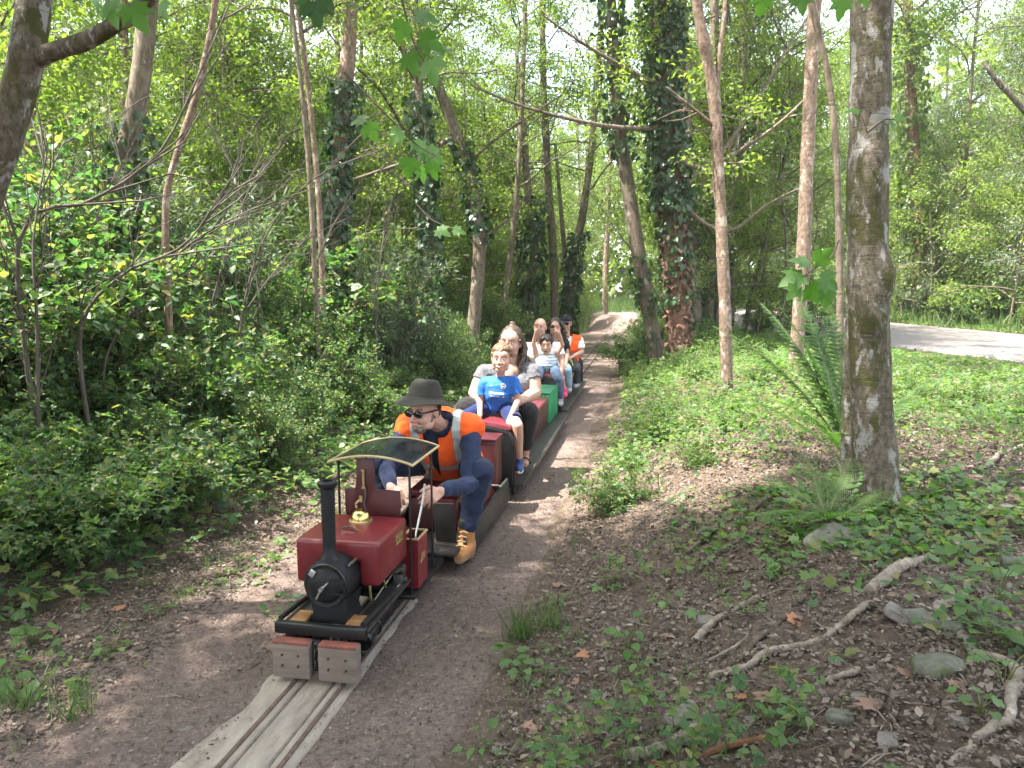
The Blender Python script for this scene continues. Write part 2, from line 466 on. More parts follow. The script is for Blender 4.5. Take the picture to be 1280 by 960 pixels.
M_RUSSET = leafmat("russet ivy leaf", [(0.14, 0.06, 0.035), (0.20, 0.09, 0.05), (0.12, 0.08, 0.05)], (1.0, 0.8, 0.6), 0.15, 0.7)
M_TWIG = plain("twig bark", (0.085, 0.068, 0.054), 0.9, 0, 0.35, 20, 0.3)
M_TWIG_PALE = plain("pale dry twig", (0.19, 0.155, 0.125), 0.85, 0, 0.4, 20, 0.3)
M_BARK_GREY = barkmat("mossy grey bark", (0.170, 0.145, 0.110), (0.050, 0.043, 0.032), (0.27, 0.262, 0.25), (0.066, 0.066, 0.024), 0.55, 0.50, 0.6, 17.0, 0.9)
M_BARK_PINK = barkmat("pinkish alder bark", (0.26, 0.185, 0.138), (0.085, 0.060, 0.046), (0.36, 0.30, 0.25), (0.12, 0.105, 0.06), 0.56, 0.60, 0.5, 16.0, 0.8)
M_BARK_BROWN = barkmat("brown bark", (0.205, 0.165, 0.125), (0.075, 0.06, 0.045), (0.33, 0.30, 0.26), (0.10, 0.11, 0.04), 0.60, 0.60)
M_BARK_RED = barkmat("reddish bark", (0.225, 0.125, 0.085), (0.08, 0.05, 0.038), (0.33, 0.25, 0.2), None, 0.62)

# leaf templates: (verts, triangles), x across, y from stalk to tip, z up
L2 = (np.array([(0, 0, 0), (0.30, 0.48, 0.07), (0, 1, -0.04), (-0.30, 0.48, 0.07)]), np.array([(0, 1, 2), (0, 2, 3)]))
L2N = (np.array([(0, 0, 0), (0.11, 0.45, 0.03), (0, 1, -0.06), (-0.11, 0.45, 0.03)]), np.array([(0, 1, 2), (0, 2, 3)]))
L6 = (np.array([(0, 0, 0), (0.26, 0.25, 0.06), (0.30, 0.55, 0.06), (0, 1.0, -0.10), (-0.30, 0.55, 0.06), (-0.26, 0.25, 0.06), (0, 0.5, -0.01)]),
      np.array([(0, 1, 6), (1, 2, 6), (2, 3, 6), (3, 4, 6), (4, 5, 6), (5, 0, 6)]))
_lob = [(0.0, -0.02), (0.30, -0.05), (0.50, 0.22), (0.30, 0.36), (0.36, 0.66), (0.13, 0.66), (0, 1.0), (-0.13, 0.66), (-0.36, 0.66), (-0.30, 0.36), (-0.50, 0.22), (-0.30, -0.05)]
LIVY = (np.array([(x, y, 0.07 * (abs(x) * 2) - 0.10 * max(0, y - 0.6)) for x, y in _lob] + [(0, 0.3, 0.0)]), np.array([(k, (k + 1) % 12, 12) for k in range(12)]))
_mpl = [(0, 0), (0.26, -0.14), (0.30, 0.02), (0.62, 0.14), (0.47, 0.28), (0.66, 0.62), (0.38, 0.52), (0.26, 0.60), (0.22, 0.80), (0.0, 1.08)]
_mpl = _mpl + [(-x, y) for x, y in _mpl[-2:0:-1]]
LMAPLE = (np.array([(x, y, 0.20 * abs(x) - 0.30 * max(0, y - 0.45) - 0.35 * max(0, abs(x) - 0.35)) for x, y in _mpl] + [(0, 0.28, 0.02)]), np.array([(k, (k + 1) % len(_mpl), len(_mpl)) for k in range(len(_mpl))]))
LTRI = (np.concatenate([L2[0] * 0.72 + (0, 0.25, 0)] + [np.stack([L2[0][:, 0] * 0.62 * c - L2[0][:, 1] * 0.62 * s, L2[0][:, 0] * 0.62 * s + L2[0][:, 1] * 0.62 * c + 0.25, L2[0][:, 2]], 1) for c, s in ((0.25, 0.97), (0.25, -0.97))]),
        np.concatenate([L2[1] + 4 * k for k in range(3)]))

def unit(a): return a / np.maximum(np.linalg.norm(a, axis=1, keepdims=True), 1e-9)
def leaves(name, tmpl, P, D, Nn, S, m):
    D = unit(D); X = unit(np.cross(D, Nn)); Z = np.cross(X, D)
    tv, tf = tmpl
    S = np.asarray(S).reshape(-1, 1, 1)
    V = P[:, None, :] + S * (tv[None, :, 0:1] * X[:, None, :] + tv[None, :, 1:2] * D[:, None, :] + tv[None, :, 2:3] * Z[:, None, :])
    F = tf[None] + (np.arange(len(P)) * len(tv))[:, None, None]
    me = np_mesh(name, V.reshape(-1, 3), F.reshape(-1, 3))
    me.materials.append(m)
    return me
def rdir(rg, n): return unit(rg.normal(size=(n, 3)))
def flat_normals(rg, n, tilt):
    a = rg.normal(size=(n, 3)) * tilt; a[:, 2] = 1.0; return unit(a)

class Wood:
    """many tapering tubes gathered with numpy"""
    def __init__(s): s.V = []; s.F = []; s.n = 0
    def tube(s, P, rad, n=5):
        P = np.asarray(P, float); rad = np.asarray(rad, float)
        T = unit(np.gradient(P, axis=0)); ref = np.array([0.31, 0.77, 0.2]) if abs(T[0, 2]) > 0.7 else np.array([0.1, 0.1, 1.0])
        A = unit(np.cross(T, ref)); B = np.cross(T, A)
        an = np.linspace(0, 2 * math.pi, n, endpoint=False)
        V = P[:, None, :] + rad[:, None, None] * (A[:, None, :] * np.cos(an)[None, :, None] + B[:, None, :] * np.sin(an)[None, :, None])
        k = len(P); i = (np.arange(k - 1)[:, None] * n + np.arange(n)[None, :]); j = (np.arange(k - 1)[:, None] * n + (np.arange(n)[None, :] + 1) % n)
        F = np.stack([i, j, j + n, i + n], -1).reshape(-1, 4)
        s.V.append(V.reshape(-1, 3)); s.F.append(F + s.n); s.n += k * n
    def mesh(s, name, m):
        me = np_mesh(name, np.concatenate(s.V), np.concatenate(s.F), True); me.materials.append(m); return me

def limbs(seed, L, z0, nl, ll, up, droop, r0, twigs, per, tmpl, lsize, lm, bm, prof=lambda t: 1 - 0.6 * t, tilt=0.5, spread=0.14, stems=None):
    """branch wood + foliage about a vertical axis from z0 to L; returns two meshes"""
    rg = np.random.default_rng(seed); w = Wood(); A = []; AD = []
    for i in range(nl):
        t = (i + rg.random()) / nl; z = z0 + (L - z0) * t
        az = i * 2.399 + rg.normal() * 0.5; el = R(up) + rg.normal() * 0.22
        ln = ll * prof(t) * (0.7 + 0.6 * rg.random())
        d = np.array([math.cos(az) * math.cos(el), math.sin(az) * math.cos(el), math.sin(el)])
        p = np.array([0, 0, z]); pts = [p.copy()]; nseg = 7
        for k in range(nseg):
            d = d + rg.normal(size=3) * 0.16 + np.array([0, 0, -droop / nseg]); d /= np.linalg.norm(d)
            p = p + d * ln / nseg; pts.append(p.copy())
        pts = np.array(pts); rr = r0 * (1 - 0.45 * t)
        w.tube(pts, np.linspace(rr, rr * 0.16 + 0.002, nseg + 1), 5)
        for k in range(twigs):
            f = 0.25 + 0.75 * (k + rg.random()) / twigs; q = f * nseg; qi = min(int(q), nseg - 1)
            b = pts[qi] * (1 - (q - qi)) + pts[qi + 1] * (q - qi)
            td = pts[qi + 1] - pts[qi]; td = td / np.linalg.norm(td) + rg.normal(size=3) * 0.75; td /= np.linalg.norm(td)
            tl = ln * (0.16 + 0.22 * rg.random()) * (1.15 - 0.5 * f)
            tp = [b]; dd = td.copy()
            for _ in range(3):
                dd = dd + rg.normal(size=3) * 0.2 + np.array([0, 0, -0.05]); dd /= np.linalg.norm(dd); tp.append(tp[-1] + dd * tl / 3)
            tp = np.array(tp); w.tube(tp, [rr * 0.22 + 0.0015, rr * 0.16 + 0.0015, rr * 0.1 + 0.001, 0.001], 3)
            for q2 in (0.45, 0.75, 1.0):
                u = q2 * 3; ui = min(int(u), 2); A.append(tp[ui] * (1 - (u - ui)) + tp[ui + 1] * (u - ui)); AD.append(dd)
    A = np.repeat(np.array(A), per, 0); AD = np.repeat(np.array(AD), per, 0); n = len(A)
    P = A + rg.normal(size=(n, 3)) * spread * np.array([1, 1, 0.6])
    D = AD * 0.5 + rdir(rg, n) * 0.9 + np.array([0, 0, -0.3])
    lf = leaves("crown", tmpl, P, D, flat_normals(rg, n, tilt), lsize * (0.55 + 0.75 * rg.random(n)), lm)
    return w.mesh("branches", bm), lf

CROWNS = {}
def crown(key):
    if key in CROWNS: return CROWNS[key]
    c = {
        'broad':  lambda: limbs(1, 6.5, 0.0, 22, 3.2, 32, 0.5, 0.050, 11, 14, L2, 0.095, M_LEAF_B, M_BARK_BROWN, lambda t: 1.0 - 0.55 * t, 0.5, 0.22),
        'alder':  lambda: limbs(2, 6.0, 0.0, 24, 2.2, 28, 0.3, 0.030, 10, 12, L2, 0.078, M_LEAF_A, M_BARK_BROWN, lambda t: 1.0 - 0.65 * t, 0.6, 0.17),
        'airy':   lambda: limbs(3, 6.5, 0.0, 16, 2.6, 42, 0.5, 0.030, 9, 11, L2N, 0.105, M_LEAF_B, M_BARK_GREY, lambda t: 1.0 - 0.5 * t, 0.6, 0.16),
        'sallow': lambda: limbs(4, 4.5, 0.0, 26, 2.2, 48, 0.6, 0.035, 10, 18, L2N, 0.095, M_LEAF_S, M_BARK_GREY, lambda t: 1.0 - 0.5 * t, 0.8, 0.15),
        'hazel':  lambda: limbs(5, 3.6, 0.0, 20, 1.9, 40, 0.5, 0.024, 9, 12, L2, 0.085, M_LEAF_A, M_BARK_BROWN, lambda t: 1.0 - 0.45 * t, 0.5, 0.14),
        'under':  lambda: limbs(6, 3.0, 0.0, 18, 1.6, 30, 0.4, 0.020, 8, 10, L2, 0.080, M_LEAF_B, M_BARK_BROWN, lambda t: 1.0 - 0.45 * t, 0.45, 0.13),
        'spray':  lambda: limbs(7, 4.5, 0.0, 14, 1.9, 15, 0.5, 0.018, 8, 11, L2, 0.075, M_LEAF_B, M_BARK_BROWN, lambda t: 1.0 - 0.3 * t, 0.4, 0.12),
    }[key]()
    CROWNS[key] = c
    return c

def smooth_path(pts, n):
    pts = np.array([tuple(p) for p in pts], float)
    d = np.concatenate([[0], np.cumsum(np.linalg.norm(np.diff(pts, axis=0), axis=1))]); t = np.linspace(0, d[-1], n)
    k = len(pts)
    # Catmull-Rom
    out = []
    for tt in t:
        i = min(max(np.searchsorted(d, tt) - 1, 0), k - 2); u = (tt - d[i]) / (d[i + 1] - d[i])
        p0, p1, p2, p3 = pts[max(i - 1, 0)], pts[i], pts[i + 1], pts[min(i + 2, k - 1)]
        out.append(0.5 * ((2 * p1) + (-p0 + p2) * u + (2 * p0 - 5 * p1 + 4 * p2 - p3) * u * u + (-p0 + 3 * p1 - 3 * p2 + p3) * u ** 3))
    return np.array(out)

def trunk_mesh(path, r0, r1, m, seed=0, n=14, seg=60, flare=0.5, lump=0.10, burl=0):
    rg = np.random.default_rng(seed)
    P = smooth_path(path, seg); L = np.linalg.norm(np.diff(P, axis=0), axis=1).sum()
    t = np.linspace(0, 1, seg); z = t * L
    rad = r0 + (r1 - r0) * t + r0 * flare * np.exp(-z / max(0.18, r0 * 1.6))
    T = unit(np.gradient(P, axis=0)); A = unit(np.cross(T, np.array([0.2, 1, 0.1]))); B = np.cross(T, A)
    an = np.linspace(0, 2 * math.pi, n, endpoint=False)
    zz, aa = np.meshgrid(z, an, indexing='ij')
    k = 1 + lump * 2 * (fbm(np.cos(aa) * 1.3 + zz * 1.7 + seed, np.sin(aa) * 1.3 + seed * 3, 5, 3) - 0.5) + lump * (vnoise(zz * 7, aa * 0 + seed, 9) - 0.5)
    for _ in range(burl):
        bz, ba, bs = rg.uniform(0.5, L * 0.8), rg.uniform(0, 6.28), rg.uniform(0.05, 0.12)
        da = np.abs((aa - ba + math.pi) % (2 * math.pi) - math.pi)
        k += 0.28 * np.exp(-((zz - bz) / bs) ** 2 - (da / 0.7) ** 2)
    # root buttresses
    k += 0.30 * flare * np.exp(-zz / 0.12) * np.cos(aa * 4 + seed)
    V = P[:, None, :] + (rad[:, None] * k)[..., None] * (A[:, None, :] * np.cos(an)[None, :, None] + B[:, None, :] * np.sin(an)[None, :, None])
    i = np.arange(seg - 1)[:, None] * n + np.arange(n)[None, :]; j = np.arange(seg - 1)[:, None] * n + (np.arange(n)[None, :] + 1) % n
    F = np.stack([i, j, j + n, i + n], -1).reshape(-1, 4)
    me = np_mesh("trunk", V.reshape(-1, 3), F, True); me.materials.append(m)
    return me, P, rad

def ivy_mesh(P, rad, z0, z1, n, depth, size, m, seed=0, tmpl=LIVY, stray=0.4):
    """ivy leaves clothing the trunk between heights z0 and z1"""
    rg = np.random.default_rng(seed)
    zc = P[:, 2]; sel = np.where((zc >= z0) & (zc <= z1))[0]
    i = rg.choice(sel, n); f = rg.random(n)[:, None]
    C = P[i] * (1 - f) + P[np.minimum(i + 1, len(P) - 1)] * f
    an = rg.random(n) * 6.283
    dpt = depth * (0.35 + 0.9 * fbm(C[:, 2] * 2.2 + seed, an * 0.9, seed + 3)) * (rg.random(n) ** 0.5 + stray * np.maximum(0, rg.normal(size=n)))
    rr = rad[i] + dpt
    O = np.stack([np.cos(an), np.sin(an), np.zeros(n)], 1)
    Pn = C + O * rr[:, None]
    D = np.array([0, 0, -1.0]) + rdir(rg, n) * 0.7 + O * 0.4
    return leaves("ivy", tmpl, Pn, D, O + rdir(rg, n) * 0.6, size * (0.5 + 0.8 * rg.random(n)), m)

TREES = []
def tree(name, label, path, r0, r1, bark, ckey=None, ch=0.0, cs=1.0, crz=0.0, group=None, cat="tree", seed=0, ivy=None, side_limbs=(), n=12, seg=50, flare=0.5, lump=0.10, burl=0, extra_crowns=(), forks=()):
    path = [Vector(p) for p in path]; base = path[0].copy()
    e = empty(name, base, 0, label, cat, group); TREES.append(e)
    loc = [tuple(p - base) for p in path]
    loc[0] = (loc[0][0], loc[0][1], -0.12)
    me, P, rad = trunk_mesh(loc, r0, r1, bark, seed, n, seg, flare, lump, burl)
    link("trunk", me, None, e)
    for pts, ra, rb in forks:
        fm, _, _ = trunk_mesh([tuple(Vector(p) - base) for p in pts], ra, rb, bark, seed + 7, 8, 24, 0.15, lump)
        link("limb", fm, None, e)
    for pts, ra in side_limbs:
        w = Wood(); pp = smooth_path([tuple(Vector(p) - base) for p in pts], 12); w.tube(pp, np.linspace(ra, ra * 0.25, 12), 6)
        rg = np.random.default_rng(seed + 3)
        for k in range(7):
            q = rg.integers(3, 11); d = unit((rdir(rg, 1) * 0.8 + (pp[q] - pp[q - 1])[None] / np.linalg.norm(pp[q] - pp[q - 1])))[0]; ln = rg.uniform(0.2, 0.7)
            w.tube(np.array([pp[q], pp[q] + d * ln * 0.5 + rg.normal(size=3) * .03, pp[q] + d * ln + rg.normal(size=3) * .06]), [ra * 0.3, ra * 0.2, 0.002], 4)
        link("limb", w.mesh("limb", M_BARK_BROWN if bark is M_BARK_RED else bark), None, e)
    cl = [(ckey, ch, cs, crz)] if ckey else []
    for ck, h, s, rz in cl + list(extra_crowns):
        q = P[np.argmin(np.abs(P[:, 2] - h))] if h <= P[-1, 2] else P[-1] + (0, 0, h - P[-1, 2])
        wm, lm = crown(ck)
        for nm, mesh in (("branches", wm), ("crown", lm)):
            o = link(nm, mesh, None, e, tuple(q)); o.rotation_euler = (0, 0, rz); o.scale = (s,) * 3
    if ivy:
        for (z0, z1, cnt, dep, sz, mm) in ivy:
            link("ivy", ivy_mesh(P, rad, z0, z1, cnt, dep, sz, mm, seed), None, e)
    return e

# ------------------------------------------------------------------ the trees one can single out, each at its real place
def pp(*pts, Y): return [at(x, y, Y) for x, y in pts]
def rooted(Y, *pts, top=None, dz=0.0):
    """trunk path through image points at depth Y, its foot on the ground, going on up to height top"""
    P = [at(x, y, Y) for x, y in pts]
    P[0].z = Hs(P[0].x, P[0].y) + dz
    if top:
        d = (P[-1] - P[-2]); d.normalize(); d = (d + Vector((0, 0, 1))).normalized()
        q = P[-1]
        while q.z < top:
            q = q + d * min(1.2, top - q.z + 0.05); P.append(q)
    return P

tree("alder_tree", "thick mossy grey trunk with pale lichen patches in front at the right", rooted(3.72, (1100, 640), (1088, 480), (1084, 300), (1086, 150), (1091, -30), top=9.5),
     0.100, 0.074, M_BARK_GREY, 'broad', 5.2, 0.85, 0.4, seed=3, n=24, seg=150, flare=0.42, lump=0.13, burl=7)
tree("alder_tree", "mossy stem leaning close behind the foot of the thick lichened trunk", rooted(4.05, (1066, 590), (1068, 480), (1075, 300), (1090, 100), (1110, -60), top=8.0),
     0.062, 0.045, M_BARK_GREY, 'airy', 5.0, 0.8, 2.2, seed=5, flare=0.3)
tree("alder_tree", "slender pale forked trunk on the right bank beside the path with a bare side branch", rooted(7.7, (910, 508), (906, 380), (899, 230), (891, 110), (872, 5), top=7.6),
     0.064, 0.044, M_BARK_PINK, 'airy', 5.4, 0.7, 1.0, seed=8, seg=80, n=12, flare=0.25, lump=0.16, burl=6,
     side_limbs=[([at(893, 158, 7.7), at(862, 132, 7.6), at(832, 108, 7.5)], 0.022)],
     forks=[([at(893, 140, 7.7), at(899, 70, 7.72), at(905, 20, 7.75), at(910, -60, 7.8)], 0.032, 0.02)])
tree("alder_tree", "straight pinkish trunk standing right of the forked slender one, ferns at its foot", rooted(9.2, (994, 455), (1003, 330), (1010, 180), (1018, 0), top=10),
     0.085, 0.066, M_BARK_PINK, 'alder', 5.6, 0.9, 0.2, seed=11, seg=70, flare=0.3, lump=0.08, burl=5)
tree("sapling", "thin dark bent stem just left of the thick lichened trunk", rooted(5.6, (1052, 500), (1050, 360), (1045, 190), (1034, 90), (1012, -20), top=5.2),
     0.028, 0.02, M_BARK_BROWN, None, seed=13, n=8, flare=0.1)
_x = at(850, 440, 12.0)
tree("ivy_clad_tree", "tall trunk thickly clothed in dark ivy, reddish at its foot, right of the path", rooted(12.0, (850, 442), (845, 350), (838, 240), (832, 120), (826, 0), top=11),
     0.16, 0.11, M_BARK_RED, 'broad', 6.0, 0.9, 1.3, seed=17, extra_crowns=(('spray', 2.6, 1.0, 2.4), ('under', 3.9, 1.1, 0.6)), n=18, seg=90, flare=0.4, lump=0.2,
     ivy=[(2.4, 9.0, 5600, 0.22, 0.095, M_IVY), (0.9, 2.8, 500, 0.12, 0.09, M_IVY), (0.2, 2.9, 900, 0.06, 0.08, M_RUSSET)],
     side_limbs=[([at(838, 190, 12), at(880, 210, 11.5), at(960, 165, 11), (Vector(at(1010, 120, 10.8)))], 0.05), ([at(845, 250, 12), at(905, 290, 11.6), at(960, 255, 11.4), at(1000, 235, 11.2)], 0.045),
                 ([at(835, 160, 12), at(760, 158, 11.5), at(660, 135, 11), at(588, 106, 10.5)], 0.045), ([at(832, 110, 12), at(790, 90, 11.7), at(730, 55, 11.3), at(680, 20, 11)], 0.045), ([at(838, 240, 12), at(910, 180, 12.6), at(985, 60, 13), at(1010, 20, 13)], 0.05)])
tree("ivy_clad_tree", "slim leaning trunk left of the big ivy clad tree at the bend of the path", rooted(12.6, (826, 438), (802, 340), (785, 235), (771, 130), (762, -10), top=10),
     0.125, 0.09, M_BARK_BROWN, 'alder', 5.5, 0.9, 0.7, seed=19, ivy=[(3.4, 7.0, 700, 0.16, 0.11, M_IVY), (0.2, 1.8, 160, 0.08, 0.1, M_IVY)])
for k, (a, b, c) in enumerate([(872, 866, 858), (884, 888, 893), (897, 905, 925)]):
    tree("tree", ["dark stem close behind the big ivy clad trunk, leftmost of three", "dark stem close behind the big ivy clad trunk, middle of three", "dark stem close behind the big ivy clad trunk, rightmost of three"][k], rooted(14.5 + k * .4, (a, 425), (b, 300), (c, 150), (c + 5 * (k - 1), 0), top=9),
         0.12, 0.07, M_BARK_BROWN, 'alder' if k == 1 else None, 4.2, 0.8, 2.0 * k, seed=23 + k, ivy=[(0.2, 3.0, 350, 0.12, 0.1, M_IVY)])
# left-hand side
tree("sycamore_tree", "mossy trunk at the left edge in front with a smooth branch forking right", [Vector((-3.05, 3.15, Hs(-3.05, 3.15))), at(-95, 480, 3.25), at(-40, 300, 3.25), at(8, 165, 3.2), at(36, 60, 3.2), at(46, -60, 3.2), at(30, -300, 3.1), at(25, -700, 3.0)],
     0.085, 0.05, M_BARK_GREY, 'airy', 5.0, 0.7, 0.2, seed=29, n=18, seg=110, lump=0.12, burl=4,
     forks=[([at(38, 75, 3.2), at(75, 62, 3.15), at(120, 45, 3.1), at(185, -2, 3.0), at(260, -90, 2.9)], 0.036, 0.028)])
tree("tree", "leaning reddish brown trunk with ivy low down in the undergrowth on the left", rooted(7.0, (125, 455), (138, 350), (152, 230), (172, 120), (186, -10), top=9),
     0.095, 0.075, M_BARK_BROWN, 'alder', 4.4, 0.75, 0.5, seed=31, ivy=[(0.1, 2.4, 700, 0.12, 0.075, M_IVY)])
tree("alder_tree", "thin bright orange pink stem with a kink rising from the brambles on the left", rooted(6.0, (209, 475), (211, 400), (207, 300), (209, 240), (226, 178), (248, 110), (270, -5), top=6.5),
     0.030, 0.022, M_BARK_PINK, 'airy', 4.6, 0.5, 0.9, seed=37, n=10, seg=70, lump=0.16, burl=5, flare=0.1)
tree("alder_tree", "pale pink trunk far back at the left edge behind the undergrowth", rooted(11.5, (34, 400), (36, 230), (40, 60), top=7), 0.085, 0.06, M_BARK_PINK, 'alder', 4.0, 0.8, 0.9, seed=41)
tree("alder_tree", "short pale pink stem in the gap between the two leaning trunks on the left", rooted(10.5, (152, 420), (148, 330), (150, 225), (156, 100), top=6), 0.06, 0.04, M_BARK_PINK, 'alder', 3.8, 0.7, 1.9, seed=43)
tree("hazel_stem", "thin upright stem left of the ivy column, leftmost of the pair", rooted(8.2, (397, 380), (390, 270), (378, 120), (366, 20), top=5), 0.036, 0.022, M_BARK_BROWN, None, seed=47, n=8)
tree("hazel_stem", "thin upright pinkish stem left of the ivy column, rightmost of the pair", rooted(9.0, (404, 385), (399, 260), (385, 110), (372, 0), top=6), 0.04, 0.028, M_BARK_PINK, 'hazel', 4.0, 0.8, 0.3, seed=53, n=8)
tree("ivy_clad_tree", "trunk with a thick dark ivy column at mid height left of the curved tree", rooted(10.0, (412, 400), (416, 290), (424, 190), (436, 60), top=8), 0.11, 0.08, M_BARK_PINK, 'alder', 4.6, 0.65, 0.1, seed=59, ivy=[(0.9, 3.7, 1300, 0.14, 0.09, M_IVY)])
tree("ivy_clad_tree", "dark ivy smothered trunk just left of the curved tree", rooted(11.8, (538, 425), (537, 320), (530, 200), (520, 60), top=7.5), 0.09, 0.06, M_BARK_BROWN, 'alder', 4.2, 0.7, 2.1, seed=61, ivy=[(0.3, 4.2, 1300, 0.13, 0.1, M_IVY)])
tree("curved_tree", "sinuous bare trunk curving up to the left behind the woman", rooted(13.0, (585, 425), (597, 350), (598, 285), (586, 215), (560, 140), (520, 30), top=9), 0.125, 0.06, M_BARK_BROWN, 'broad', 6.0, 0.75, 0.6, seed=67, n=14, seg=60,
     ivy=[(2.2, 4.0, 420, 0.13, 0.1, M_IVY)], forks=[([at(590, 250, 13), at(570, 175, 13), at(530, 195, 12.8), at(440, 225, 12.4)], 0.06, 0.02)],
     side_limbs=[([at(596, 300, 13), at(640, 270, 13), at(672, 215, 13)], 0.03), ([at(584, 205, 13), at(625, 170, 13), at(700, 120, 13)], 0.035)])
tree("tree", "thin stem between the curved tree and the ivy lump", rooted(16, (622, 420), (640, 300), (650, 180), (655, 60), top=8), 0.065, 0.04, M_BARK_BROWN, 'airy', 3.5, 0.8, 1.1, seed=71)
tree("ivy_clad_tree", "leaning stump of a trunk swollen with ivy behind the bald man", rooted(18, (650, 405), (664, 350), (668, 300), (660, 240), top=6), 0.13, 0.07, M_BARK_BROWN, 'alder', 4.2, 0.8, 0.4, seed=73, ivy=[(0.2, 3.6, 1100, 0.26, 0.12, M_IVY)])
tree("tree", "straight brown trunk behind the guard, left of an ivy hung one", rooted(18.5, (694, 405), (692, 330), (686, 240), (680, 120), top=9), 0.11, 0.07, M_BARK_BROWN, 'alder', 4.5, 0.9, 2.4, seed=79)
tree("ivy_clad_tree", "forked trunk hung with ivy above the guard's cap", rooted(19.5, (708, 400), (716, 330), (728, 270), (740, 180), top=9), 0.12, 0.07, M_BARK_BROWN, 'airy', 4.0, 0.9, 0.4, seed=83, ivy=[(0.2, 3.0, 700, 0.16, 0.12, M_IVY)],
     forks=[([at(710, 380, 19.5), at(706, 320, 19.5), at(700, 250, 19.5), at(694, 180, 19.5)], 0.07, 0.04)])
tree("tree", "slender trunk far down the path on its left", rooted(30, (756, 388), (757, 340), (760, 280), top=10), 0.12, 0.08, M_BARK_PINK, 'alder', 3.2, 1.1, 0.9, seed=89)
# right of the lane
tree("ivy_clad_tree", "reddish trunk hung with creeper on the far side of the gravel lane at the right", rooted(21, (1152, 385), (1148, 280), (1140, 150), (1135, 20), top=10), 0.20, 0.12, M_BARK_RED, 'broad', 6.3, 0.95, 1.1, seed=97, ivy=[(0.5, 8.0, 2000, 0.4, 0.14, M_LEAF_A)])
tree("willow_tree", "silvery sallow leaning over the lane at the right edge, its bare pale bough slanting down", rooted(17, (1420, 400), (1370, 250), (1300, 160), (1238, 90), top=6.5), 0.16, 0.05, M_BARK_GREY, 'sallow', 2.2, 1.1, 0.0, seed=101, extra_crowns=[('sallow', 3.6, 1.0, 2.0)])
tree("sapling", "slanting thin stem behind the pinkish trunk on the near side of the lane", rooted(15.5, (925, 410), (950, 330), (975, 220), (1000, 120), top=6), 0.06, 0.03, M_BARK_GREY, 'airy', 3.6, 0.7, 0.0, seed=103)

# ------------------------------------------------------------------ the wood behind: the same kinds again, each its own tree
rgT = np.random.default_rng(77)
ADJ = {'alder': 'brown stemmed round leaved', 'airy': 'pink barked narrow leaved', 'broad': 'grey barked broad crowned', 'hazel': 'many twigged', 'under': 'light green', 'sallow': 'silvery', 'pole': 'thin'}
def wild(x, y, kind, s, label, group, cat="tree", name="tree"):
    z = Hs(x, y); ckey, ch, hgt, r, bark = kind
    label = ADJ[ckey] + ' ' + label
    lean = rgT.normal(size=2) * 0.05
    H_ = hgt * s
    path = [Vector((x, y, z)), Vector((x + lean[0] * H_ * .3 + rgT.normal() * .08, y + lean[1] * H_ * .3, z + H_ * .33)), Vector((x + lean[0] * H_ * .7 + rgT.normal() * .1, y + lean[1] * H_ * .7, z + H_ * .66)), Vector((x + lean[0] * H_, y + lean[1] * H_, z + H_))]
    return tree(name, label, path, r * s * 0.8, r * s * 0.3, bark, ckey, ch * s, s, rgT.random() * 6.28, group, cat, int(rgT.integers(1, 9999)), n=8, seg=24, flare=0.3,
                extra_crowns=[('spray', rgT.uniform(0.8, 1.8), rgT.uniform(0.7, 1.1), rgT.random() * 6.28)] if (y > 12 and hgt > 6) else ())
K_ALDER = ('alder', 2.6, 8.2, 0.10, M_BARK_BROWN); K_PINK = ('airy', 2.8, 8.5, 0.085, M_BARK_PINK); K_BROAD = ('broad', 2.4, 8.2, 0.14, M_BARK_GREY)
K_HAZEL = ('hazel', 0.7, 4.0, 0.035, M_BARK_BROWN); K_UNDER = ('under', 0.5, 3.3, 0.03, M_BARK_BROWN); K_SALLOW = ('sallow', 0.5, 4.6, 0.06, M_BARK_GREY)
K_TALL = ('broad', 3.6, 8.6, 0.14, M_BARK_GREY)
L_FAR = "tree deep in the wood left of the railway"; G_FAR = "trees deep in the wood on the left"
def scatter(n, xr, yr, kinds, label, group, dmin, ok, cat="tree", name="tree", smin=0.85, smax=1.2):
    pts = []; tries = 0
    while len(pts) < n and tries < n * 60:
        tries += 1
        x = rgT.uniform(*xr); y = rgT.uniform(*yr)
        if not ok(x, y) or any((x - a) ** 2 + (y - b) ** 2 < dmin * dmin for a, b in pts): continue
        pts.append((x, y)); wild(x, y, kinds[int(rgT.integers(len(kinds)))], rgT.uniform(smin, smax), label, group, cat, name)
inview = lambda x, y, mx=0.86: abs(x) < y * mx + 1.5
LS = lambda x, y: float(side(np.array([x]), np.array([y]))[0])
scatter(36, (-24, 2), (12, 36), [K_ALDER, K_PINK, K_BROAD, K_ALDER], L_FAR, G_FAR, 1.9, lambda x, y: inview(x, y) and LS(x, y) < -2.6)
scatter(14, (-12, -2), (7.0, 13), [K_HAZEL, K_UNDER, K_UNDER], "young understorey tree in the thicket left of the railway", "understorey trees on the left", 1.5, lambda x, y: inview(x, y) and LS(x, y) < -3.0 and not (y > 7 and LS(x, y) > -4.4), name="understorey_tree")
scatter(22, (-9, 3), (12, 32), [K_HAZEL, K_UNDER], "small understorey tree farther along the left of the railway", "far understorey trees on the left", 1.7, lambda x, y: LS(x, y) < -2.2 and LS(x, y) > -8 and y > 14.5, name="understorey_tree")
for k_, (x_, y_) in enumerate(((4.2, 16.8), (0.2, 21.5), (6.4, 28.5), (-2.4, 18.5))):
    wild(x_, y_, (K_BROAD, K_ALDER)[k_ % 2], 1.0, "tree arching its crown over the track beyond the train", "trees arching over the track")
